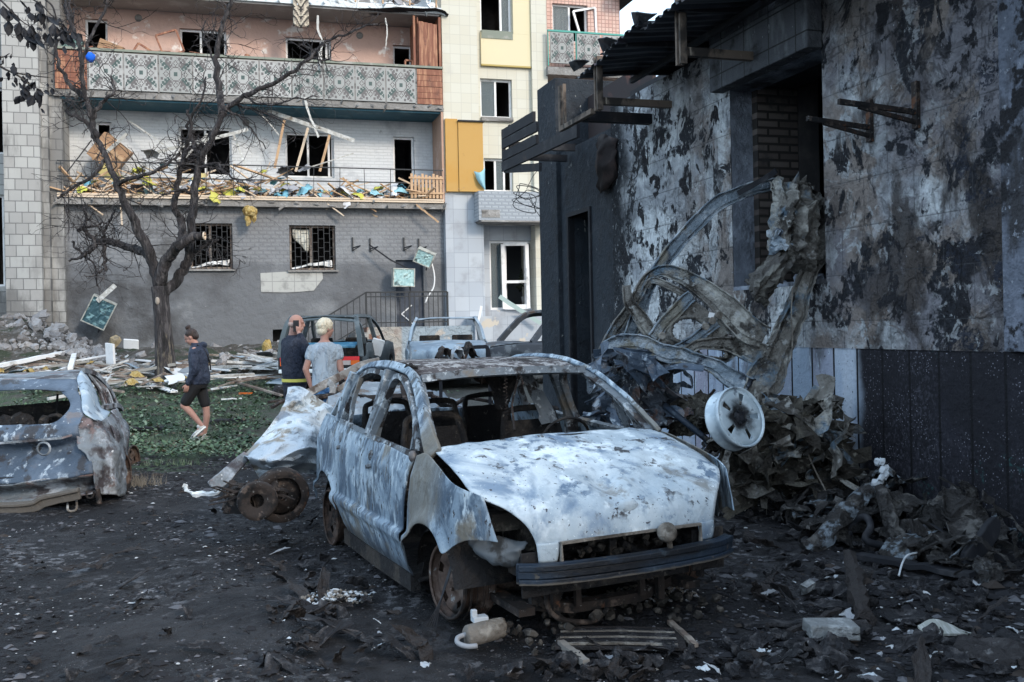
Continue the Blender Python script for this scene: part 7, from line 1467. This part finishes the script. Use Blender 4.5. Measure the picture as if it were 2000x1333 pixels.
# burnt fir tree in a pot seen through the glazed door
s, z = fac(1025, 580, RW + 1.3); t = thing('potted_conifer', 'small dark potted conifer visible inside the glazed entrance', 'plant', facw(s, RW + 1.3, z), FA)
b = MB(); b.tube([(0, 0, 0), (0, 0, 1.3)], [.02, .006], 5)
for k in range(150): h_ = frand(.3, 1.3); a = frand(0, 6.28); L_ = (1.35 - h_) * .32; b.add([(0, 0, h_), (math.cos(a) * L_, math.sin(a) * L_, h_ - .1), (math.cos(a + .3) * L_ * .6, math.sin(a + .3) * L_ * .6, h_ - .16)], [(0, 1, 2)])
b.build('needles', mat('dark_needles', (.04, .045, .025)), t); b = MB(); b.lathe([(0, 0), (.1, 0), (.13, .2), (.11, .2), (.1, .05)], (0, 0, -.2), (0, 0, 1), 14); b.build('pot', M['white'], t)
dirtyw = mat('dirty_white_plastic', (.46, .46, .45), [((.22, .21, .19), ('n', 5., .48, .64, 9)), ((.60, .61, .62), ('r', .6, 1.)), ((.25, .24, .22), ('r', .35, .1))], .7)
# ---- rubble heap at the foot of the pilasters
rubm = mat('grey_masonry', (.22, .21, .21), [((.34, .33, .33), ('r', .4, .9)), ((.14, .12, .11), ('n', 5., .5, .66))], .95, bump=[(('n', 14., .35, .7), .02)])
def rubpos():
    px = frand(-20, 200); k = sm(220, 60, px); Y = frand(22.5, 24.6); p = P(px, 690, Y); g = gz(p.x, Y); return V((p.x, Y, g + frand(0, .95 * k + .08) * (1 - abs(Y - 24) / 2.8)))
scatter(protos('masonry_chunk', 8, brk, rubm), 190, rubpos, 'grey masonry chunk in the heap at the foot of the tiled pilasters', 'rubble', 'masonry chunks heaped below the pilasters', lambda: eul(1.), (.7, 2.3))
b = MB()
for i in range(900): p = rubpos(); k = frand(.04, .14); b.chunk(p, (k, k, k * .7), 0, rd)
tag(b.build('fine_rubble', rubm), kind='stuff')
def lowmound():
    px = frand(-30, 720); Y = frand(20.5, 25.2 if px < 560 else 23); p = P(px, 700, Y); return V((p.x, Y, gz(p.x, Y)))
scatter(protos('masonry_chunk', 5, brk, rubm), 90, lambda: lowmound() + V((0, 0, frand(0, .2))), 'grey broken chunk scattered along the foot of the grey wall', 'rubble', 'chunks scattered along the wall foot', lambda: eul(1.), (.6, 1.8))
b = MB()
for i in range(5200): p = lowmound(); k = frand(.02, .11); b.chunk(p + V((0, 0, .02 + .12 * abs(N.noise(p * .8)))), (k * frand(1, 2.5), k, k * .6), rd.choice((0, 0, 1, 2, 3)), rd)
tag(b.build('littered_rubble', [rubm, M['oldwood'], dirtyw, mat('brown_dirt', (.09, .07, .05))]), kind='stuff')
# rough earth bank under the rubble
b = MB(); rows = []
for j in range(24):
    row = []
    for i in range(110):
        px = -60 + i * 8; Y = 20.2 + j * .24; p = P(px, 700, Y); h_ = .0 + .30 * sm(20.4, 22, Y) * (.5 + .6 * N.noise(V((p.x * .7, Y * .7, 2)))) + .8 * sm(180, 40, px) * sm(21.6, 24, Y) + .10 * N.noise(V((p.x * 3, Y * 3, 1)))
        row.append((p.x, Y, gz(p.x, Y) - .03 + max(0, h_) * sm(760, 560, px)))
    rows.append(row)
b.grid(rows); o = b.build('earth_bank', mat('dirt', (.075, .065, .055), [((.16, .15, .14), ('n', 2.5, .48, .62, 9)), ((.04, .05, .03), ('n', 1.8, .5, .6, 9)), ((.26, .26, .26), ('n', 14., .6, .68))], .95, bump=[(('n', 9., .3, .7), .05)]), smooth=True); tag(o, kind='structure')
# white plastic window profiles and timber lying on the lawn edge
def whpos():
    px = frand(-20, 560); Y = frand(17.8, 22.5); p = P(px, 720, Y); return V((p.x, Y, gz(p.x, Y) + .06 + .15 * rd.random()))
def prof_(b, i): b.box((0, 0, 0), (1.3, .07, .05)); b.crumple(.012, 1.5, i)
scatter(protos('window_profile', 4, prof_, dirtyw, bevel=.006), 46, whpos, 'white plastic window profile in the debris', 'window profile', 'white window profiles strewn by the lawn', lambda: (rd.gauss(0, .1), rd.gauss(0, .16), rd.gauss(0, .7)), (.35, 1.2), 'lawn')
scatter(protos('pale_sheet', 4, sheet, [dirtyw, mat('grey_sheet', (.18, .20, .22)), dirtyw, mat('bluish_sheet', (.26, .32, .37))], thick=.01), 40, whpos, 'pale flat broken sheet in the debris', 'sheet', 'pale broken sheets strewn by the lawn', lambda: eul(.35), (.4, 1.2), 'lawn')
scatter(protos('insulation_scrap', 3, cloth, insm, smooth=True), 12, whpos, 'torn yellowish insulation scrap in the debris', 'insulation', 'insulation scraps by the lawn', lambda: eul(.5), (.35, .9), 'lawn')
scatter(protos('broken_board', 3, lath, M['oldwood']), 55, whpos, 'dark broken board in the debris', 'timber', 'dark boards strewn by the lawn', lambda: (rd.gauss(0, .12), rd.gauss(0, .12), rd.gauss(0, .6)), (.8, 1.6), 'lawn')
def gp(px, py, dz=0.):   # ground point under a pixel (rising ground)
    lo, hi = 3., 26.
    for _ in range(50):
        m_ = (lo + hi) / 2; p = P(px, py, m_)
        if p.z > gz(p.x, p.y): lo = m_
        else: hi = m_
    p = P(px, py, lo); p.z = gz(p.x, p.y) + dz; return p
def stick(name, a, c, w_, h_, m, label, cat, lift=.05, group=None):
    A, B = gp(*a), gp(*c); b = MB(); n = 8; b.sweep([(B - A) * (i / n) + V((0, 0, .015 * N.noise(V((i * .9, a[0], 0))))) for i in range(n + 1)], w_, h_); return one(name, b, m, label, cat, A + V((0, 0, lift)), group=group)
stick('window_profile', (0, 738), (146, 706), .12, .08, M['white'], 'long white window frame bar lying left, above the blue wreck', 'window profile', .25)
stick('window_profile', (137, 740), (146, 706), .10, .08, M['white'], 'short white bar joined to the end of the long white frame bar', 'window profile', .2)
stick('white_plank', (282, 752), (340, 772), .14, .03, M['white'], 'white plank crossing another on the lawn left of the walking woman', 'plank', .06)
stick('white_plank', (290, 768), (336, 750), .12, .03, M['white'], 'white plank lying across its twin on the lawn, left of the walking woman', 'plank', .09)
stick('white_plank', (425, 745), (555, 742), .10, .05, M['white'], 'long white profile on the lawn edge right of the walking woman', 'plank', .08)
stick('white_plank', (430, 728), (560, 733), .10, .05, M['white'], 'second long white profile further back right of the walking woman', 'plank', .12)
stick('thin_strip', (432, 786), (472, 784), .05, .02, M['white'], 'thin pale strip on the lawn right of the walking woman', 'strip', .05)
p = gp(217, 724); one('white_board', MB().box((0, 0, .28), (.05, .30, .62)), M['white'], 'upright white board with a folded edge standing left of the tree', 'board', p, (.1, -.1, .9))
p = gp(522, 700, .1); b = MB(); b.ell((0, 0, .16), (.11, .10, .20)); b.crumple(.05, 7, 3, True); one('foam_block', b, insm, 'upright torn yellow foam block against the grey wall behind the men', 'foam', p, smooth=True)
p = gp(225, 690, .3); one('stone_block', MB().chunk((0, 0, 0), (.36, .26, .24), 0, rd), mat('ochre_stone', (.30, .24, .15), [((.18, .15, .11), ('n', 6., .5, .64))]), 'ochre rounded stone lying on the rubble left of the tree', 'stone', p)
p = gp(256, 693, .25); one('white_square_board', MB().box((0, 0, 0), (.36, .04, .26)), M['white'], 'small white square panel standing on the rubble left of the tree', 'panel', p, (.3, .1, .1), bevel=.03)
p = gp(740, 668, .1); one('white_square_board', MB().box((0, 0, .1), (.24, .04, .34)), M['white'], 'white bent panel standing beside the red tail lamp of the parked estate', 'panel', P(733, 688, 19.5), (.2, .3, .1), bevel=.02)
# ---- lawn cover: fallen leaves and low green growth
leafm = [mat('leaf_green', (.075, .125, .065), [((.13, .19, .12), ('r', .5, 1.))], .6), mat('leaf_dark_green', (.035, .065, .038), rough=.6), mat('leaf_pale', (.17, .22, .15), rough=.7), mat('leaf_brown', (.07, .055, .035), rough=.8)]
b = MB(); gz_n = 0
for i in range(26000):
    Y = 12.0 + 6.8 * rd.random() ** 1.4; px = frand(-60, 1010); p = P(px, 800, Y); x = p.x
    if N.noise(V((x * .7, Y * .7, 4))) < -.28 or (Y < 12.9 and N.noise(V((x * 1.3, Y * 1.3, 9))) < sm(12.9, 12., Y) - .3): continue
    if x > -2.6 and Y > 14 and rd.random() < .6: continue
    z = gz(x, Y) + frand(0, .05) + .03; a = frand(0, 6.28); L_ = frand(.025, .075); w_ = L_ * frand(.3, .5); t_ = frand(-.5, .8)
    d = V((math.cos(a), math.sin(a), t_)) * L_; s_ = V((-math.sin(a), math.cos(a), frand(-.4, .4))) * w_; q = V((x, Y, z))
    b.add([q, q + d * .5 + s_, q + d, q + d * .5 - s_], [(0, 1, 2, 3)], rd.choice((0, 0, 0, 1, 1, 2, 3)))
for i in range(16000):
    Y = 12.1 + 6.2 * rd.random() ** 1.3; p = P(frand(-60, 760), 800, Y); x = p.x
    if N.noise(V((x * .9, Y * .9, 14))) < -.05: continue
    q = V((x, Y, gz(x, Y) + .0)); a = frand(0, 6.28); L_ = frand(.03, .10); w_ = .004
    b.add([q + V((math.cos(a), math.sin(a), 0)) * w_, q - V((math.cos(a), math.sin(a), 0)) * w_, q + V((frand(-.04, .04), frand(-.04, .04), L_))], [(0, 1, 2)], rd.choice((0, 1, 2)))
tag(b.build('fallen_leaves', leafm), kind='stuff')
# ---- foreground: ash crumbs, clinker, shards, individual pieces
ashm = [mat('black_clinker', (.014, .014, .017), rough=.9), mat('grey_ash_crumb', (.09, .09, .10), rough=.95), mat('pale_ash_crumb', (.42, .43, .44), rough=.95), mat('brown_crumb', (.035, .028, .025), rough=.95)]
b = MB()
for i in range(26000):
    Y = 2.9 + 10. * rd.random() ** 1.5; lim = .53 * Y; x = frand(-lim, min(lim, 5.3 - .31 * Y)); p = V((x, Y, 0)); den = N.noise(p * .8 + V((5, 5, 0)))
    rgt = sm(.8, 2.6, x)
    if den < -.05 - .35 * rgt + .0 and rd.random() < .85: continue
    k = frand(.004, .013) * (1 + 2.2 * rd.random() ** 9) * (1 + .8 * rgt) * (.7 + Y * .05)
    z = .035 * N.noise(p * .9) + .022 * N.noise(p * 2.7) + .018 * abs(N.noise(p * 7)) + .012 * N.noise(p * 16) - .012
    if x + .31 * (Y - 9.5) * .9 > 2.2 and Y < 12: z += .14 * sm(2.2, 3.0, x + .279 * (Y - 9.5)) * abs(N.noise(V((x, Y, 0)) * 2.2))
    c = rd.random(); mi = 0 if c < .66 else 1 if c < .84 else 3 if c < .93 else 2
    kk = k * (.5 if mi == 2 else 1)
    rot = frand(0, 3.14); h_ = kk * .6; dx, dy = V((math.cos(rot), math.sin(rot), 0)) * kk * frand(.8, 2.2), V((-math.sin(rot), math.cos(rot), 0)) * kk; q = V((x, Y, z))
    b.add([q - dx - dy * .5, q + dx * .6 - dy, q + dx + dy * .7, q - dx * .4 + dy, q + V((frand(-.3, .3) * kk, 0, h_)) - dx * .3, q + V((0, 0, h_ * .8)) + dx * .3], [(0, 1, 5, 4), (1, 2, 5), (2, 3, 4, 5), (3, 0, 4)], mi)
tag(b.build('ash_debris', ashm), kind='stuff')
def flake(b, i):
    L_ = (.06, .16, .08, .05, .11, .20)[i % 6]; b.patch([[(-L_, -.03, 0), (.0, -.04, .02), (L_, -.02, 0)], [(-L_ * .9, .03, .0), (.0, .035, .015), (L_, .02, .01)]], 9, 6); b.crumple(.028, 16, i, True)
def nearpos(xa=520, xb=2000): 
    def f():
        while True:
            p = gp(frand(xa, xb), frand(1000, 1330), .02)
            if not (abs((p - CO).dot(Matrix.Rotation(CA, 3, 'Z') @ V((0, 1, 0)))) < .95 and -3.1 < (p - CO).dot(CF) < .95) and p.x < 5.2 - .31 * p.y: return p
    return f
charm = mat('charred_scrap', (.015, .015, .018), [((.065, .062, .065), ('n', 9., .5, .62)), ((.24, .24, .25), ('n', 20., .62, .70)), ((.030, .026, .026), ('r', .6, .9))], .8, bump=[(('n', 30., .3, .7), .01)])
scatter(protos('charred_flake', 6, flake, charm, thick=.004), 230, nearpos(), 'curled charred flake on the ash', 'scrap', 'charred flakes on the ash', lambda: eul(.7), (.3, 1.15), 'near')
scatter(protos('charred_flake', 3, flake, charm, thick=.004), 50, nearpos(0, 800), 'small charred flake on dark ground', 'scrap', 'charred flakes left of the burnt car', lambda: eul(.5), (.25, .8), 'near')
palef = mat('pale_flake', (.42, .45, .48), [((.25, .26, .28), ('r', .3, .8))], .7)
scatter(protos('pale_flake', 4, flake, palef, thick=.003), 60, nearpos(), 'small pale shard on the ash', 'shard', 'small pale shards on the ash', lambda: eul(.4), (.15, .5), 'near')
def lump(b, i): b.ell((0, 0, 0), (.10, .08, .05), 14, 10); b.crumple(.05, 9, i + 2, True)
scatter(protos('clinker_lump', 5, lump, charm), 70, nearpos(900, 2000), 'rough black clinker lump', 'clinker', 'clinker lumps on the ash', lambda: eul(.4), (.2, .6), 'near')
# melted scrap heap along the foot of the burnt wall
def heap(b, i):
    if i in (2, 4, 5, 6):
        b.sweep(spl([(-.32, .02 * i, 0), (-.1, .05, .08), (.1, -.06, .03), (.34, .03, .12)], 18), [.02 + .05 * abs(math.sin(k * .7 + i)) for k in range(18)], .012); b.crumple(.05, 6, i + 1, True); return
    b.patch([[(-.22, -.12, 0), (-.05, -.16, .10), (.2, -.1, .0)], [(-.2, 0, .06), (0, 0, .16), (.22, .02, .05)], [(-.18, .13, .0), (0, .14, .05), (.22, .12, .0)]], 15, 12); b.crumple(.10, 5, i + 1, True)
def heappos():
    s = frand(6.0, 10.6); off = frand(.05, 1.05); q = rwp(s, off, .03 + frand(0, .28) * (1.1 - off)); return q
hm_ = mat('melted_scrap', (.032, .030, .030), [((.12, .115, .11), ('n', 7., .5, .62, 9)), ((.015, .014, .014), ('n', 5., .54, .64)), ((.20, .24, .28), ('m', ('r', .7, .9), ('n', 9., .5, .6)))], .75, bump=[(('n', 18., .3, .7), .02)])
scatter(protos('melted_scrap', 7, heap, hm_, thick=.004), 190, heappos, 'melted twisted scrap at the black wall foot', 'scrap metal', 'melted scrap along the wall foot', lambda: eul(.9), (.35, 1.0), 'heap')
def tube_thing(name, pts, r, m, label, cat, n=24, cr=.0):
    A = P(*pts[0]); b = MB(); c_ = spl([P(*p) - A for p in pts], n); b.tube(c_, lin(r, n) if isinstance(r, list) else r, 8)
    if cr: b.crumple(cr, 7, 2); b.crumple(cr, 19, 5, True)
    return one(name, b, m, label, cat, A, smooth=not cr)
dk = M['soot']
tube_thing('burnt_hose', [(1770, 1062, 6.9), (1785, 1040, 6.85), (1812, 1030, 6.8), (1835, 1042, 6.7), (1855, 1065, 6.6), (1890, 1078, 6.5), (1925, 1075, 6.4)], .030, dk, 'thick burnt hose arching over the scrap near the right edge', 'hose')
tube_thing('burnt_hose', [(1655, 1050, 7.1), (1668, 1020, 7.1), (1690, 1010, 7.0), (1700, 1030, 6.9), (1690, 1055, 6.8), (1730, 1068, 6.8), (1770, 1070, 6.7)], .026, dk, 'thinner burnt hose looped on the scrap below the raised steel post', 'hose')
tube_thing('bent_steel_strut', [(1570, 1072, 6.9), (1610, 1050, 6.95), (1650, 1000, 7.1), (1690, 965, 7.2), (1722, 950, 7.3)], [.05, .06, .07, .06, .05], hm_, 'bent blackened strut rising diagonally from the scrap towards the black wall', 'scrap metal', 24, .02)
tube_thing('bent_steel_strut', [(1722, 960, 7.2), (1738, 1010, 7.0), (1755, 1050, 6.9)], [.06, .05, .06], hm_, 'upright blackened strut under the top of the diagonal strut', 'scrap metal', 16, .02)
b = MB()
for i in range(10): b.chunk((frand(-.05, .05), frand(-.03, .03), i * .018), (.06, .05, .05), 0, rd)
one('melted_alloy_lump', b, palef, 'pale bluish melted metal lump on top of the raised blackened strut', 'scrap metal', P(1712, 945, 7.2), (0, .4, 0))
A = P(1945, 1050, 6.4); b = MB(); b.sweep(spl([(0, 0, .12), (-.08, -.05, .02), (-.20, -.1, -.08), (-.26, -.12, -.16)], 14), [.05, .08, .1, .12, .12, .12, .12, .12, .12, .12, .12, .1, .08, .06], .05, (0, 1, .2)); one('curved_bracket', b, dk, 'broad curved black bracket standing against the wall near the right edge', 'bracket', A, bevel=.01)
tube_thing('charred_beam', [(1660, 1085, 6.2), (1668, 1120, 5.9), (1675, 1160, 5.6), (1690, 1205, 5.25)], [.04, .05, .055, .05], charm, 'charred beam lying on the ash pointing towards the black wall', 'timber', 16, .02)
stick('charred_stick', (1450, 1228), (1600, 1222), .06, .02, charm, 'long thin charred stick in the right foreground', 'timber', .02)
stick('charred_stick', (1540, 1250), (1640, 1205), .03, .02, charm, 'charred stick crossing behind the grey brick', 'timber', .04)
stick('charred_stick', (1308, 1226), (1358, 1272), .03, .02, M['oldwood'], 'short stick right of the burnt slatted board', 'timber', .03)
stick('grey_bar', (1095, 1268), (1145, 1308), .035, .03, mat('grey_bar', (.22, .20, .18)), 'short grey bar before the burnt slatted board', 'bar', .03)
stick('rusty_channel', (1675, 1100), (1900, 1140), .10, .03, dk, 'long dark channel lying below the burnt hoses', 'scrap metal', .05)
tube_thing('pale_wire', [(1755, 1125, 5.9), (1762, 1100, 6.0), (1772, 1085, 6.0), (1790, 1080, 6.1)], .006, palef, 'thin pale wire bent upwards on the ash at right', 'wire')
brickm = mat('grey_brick', (.20, .21, .215), [((.34, .36, .37), ('n', 9., .5, .62)), ((.06, .06, .06), ('n', 6., .55, .66))], .9, bump=[(('n', 25., .3, .7), .01)])
b = MB(); b.box((0, 0, 0), (.25, .13, .07)); b.crumple(.012, 12, 3); one('grey_brick', b, brickm, 'pale grey brick lying in the right foreground ash', 'brick', gp(1622, 1248, .05), (.1, .06, .08), bevel=.008)
one('brick_fragment', MB().chunk((0, 0, 0), (.2, .12, .06), 0, rd), brickm, 'grey brick fragment further back on the ash near the burnt car', 'brick', gp(1575, 1157, .03), (0, 0, .2))
b = MB(); b.patch([[(-.12, -.05, 0), (0, -.06, .02), (.14, -.04, .01)], [(-.1, .05, .03), (0, .05, .05), (.13, .02, .0)]], 12, 6); b.crumple(.01, 9); one('pale_slab_shard', b, mat('grey_shard', (.25, .26, .24), [((.38, .39, .38), ('n', (30, 4, 4), .5, .6))]), 'pale ribbed shard lying in the right foreground', 'shard', gp(1838, 1248, .02), (0, 0, .1), thick=.012)
b = MB(); b.lathe([(.02, .02), (.09, .02), (.11, .035), (.12, .02), (.10, .0), (.02, 0)], (0, 0, 0), (0, 0, 1), 28); b.crumple(.015, 9, 4); one('burnt_disc', b, charm, 'burnt round disc lying flat beside the charred beam', 'disc', gp(1765, 1212, .0))
b = MB(); b.lathe([(.03, .02), (.10, .05), (.16, .03), (.17, .0), (.1, -.01)], (0, 0, 0), (0, 0, 1), 26); b.crumple(.03, 8, 6, True); one('burnt_disc', b, charm, 'burnt tyre-like ring lying in the lower right corner', 'ring', gp(1940, 1285, .02))
# metal canister with a bent pale pipe at the bottom centre
t = thing('dusty_canister', 'dusty cylinder with a bent pale pipe lying in the bottom centre foreground', 'canister', gp(948, 1255, .055), .35)
b = MB(); b.lathe([(0, -.11), (.045, -.11), (.055, -.10), (.056, 0), (.054, .09), (.042, .11), (0, .11)], (0, 0, 0), (1, .1, .1), 24); b.crumple(.008, 14, 2); b.build('cylinder', dustm, t, True)
b = MB(); b.tube(spl([(-.09, 0, .0), (-.15, -.02, -.005), (-.165, -.06, -.02), (-.13, -.10, -.03), (-.08, -.11, -.03)], 18), .013, 8); b.build('bent_pipe', palef, t, True)
b = MB(); b.box((-.02, .03, .06), (.08, .06, .03)); b.box((-.05, .03, .09), (.03, .03, .04)); b.build('valve_block', palef, t, bevel=.005)
# burnt slatted board
t = thing('burnt_grate', 'flat burnt slatted board lying in front of the bumper beam', 'board', gp(1210, 1255, .02), -.08)
for k in range(9): b = MB(); b.sweep([(-.30, -.13 + k * .032, .012), (0, -.13 + k * .032, .018 + .01 * N.noise(V((k, 1, 1)))), (.28, -.13 + k * .032, .01)], .018, .010); b.build('slat', charm if k % 3 else dustm, t)
MB().box((0, 0, .0), (.64, .32, .012)).crumple(.01, 4).build('backing', charm, t)
# ash heaps
for (px, py, s_, lab) in ((652, 1172, .16, 'white and brown ash heap left of the front wheel'), (1270, 1165, .20, 'pale yellowish ash heap under the right end of the bumper'), (276, 945, .2, 'dry grass tuft')):
    if 'grass' in lab: continue
    b = MB(); p = gp(px, py)
    for k in range(240): a = frand(0, 6.28); r_ = s_ * rd.random() ** .7; b.chunk((r_ * math.cos(a) * 1.4, r_ * math.sin(a), .01 + .35 * (s_ - r_) * rd.random()), (frand(.008, .05), frand(.008, .03), .01), 1 if rd.random() < .35 else 0, rd)
    o = b.build('ash_heap', [dustm, palef]); o.location = p; tag(o, kind='stuff')
# burnt wheel hub by the left wreck: dry grass tuft, plate
b = MB(); p = gp(272, 948)
for k in range(160): a = frand(0, 6.28); r_ = frand(0, .18); q = V((r_ * math.cos(a) * 1.5, r_ * math.sin(a), 0)); b.add([q, q + V((.006, 0, 0)), q + V((frand(-.08, .08), frand(-.05, .05), frand(.05, .16)))], [(0, 1, 2)])
o = b.build('dry_grass', mat('straw', (.20, .18, .15))); o.location = p; tag(o, kind='stuff')
for (px, py, lab) in ((285, 842, 'dark flat board on the lawn right of the blue wreck'), (445, 826, 'dark curved board on the lawn behind the walking woman')):
    p = gp(px, py, .04); b = MB(); b.box((0, 0, 0), (.55, .16, .05)); b.crumple(.02, 4, px); one('dark_board', b, dk, lab, 'board', p, (0, 0, .1), bevel=.01)
p = gp(545, 775, .08); b = MB(); b.ell((0, 0, 0), (.18, .14, .12)); b.crumple(.06, 7, 4, True); one('charred_bundle', b, charm, 'round charred bundle on the lawn beside the pale crumpled sheet', 'bundle', p, smooth=True)
p = gp(480, 773, .04); b = MB(); b.box((0, 0, 0), (.24, .06, .03)); one('orange_scrap', b, mat('orange_scrap', (.55, .12, .02)), 'small orange scrap on the lawn right of the walking woman', 'scrap', p)
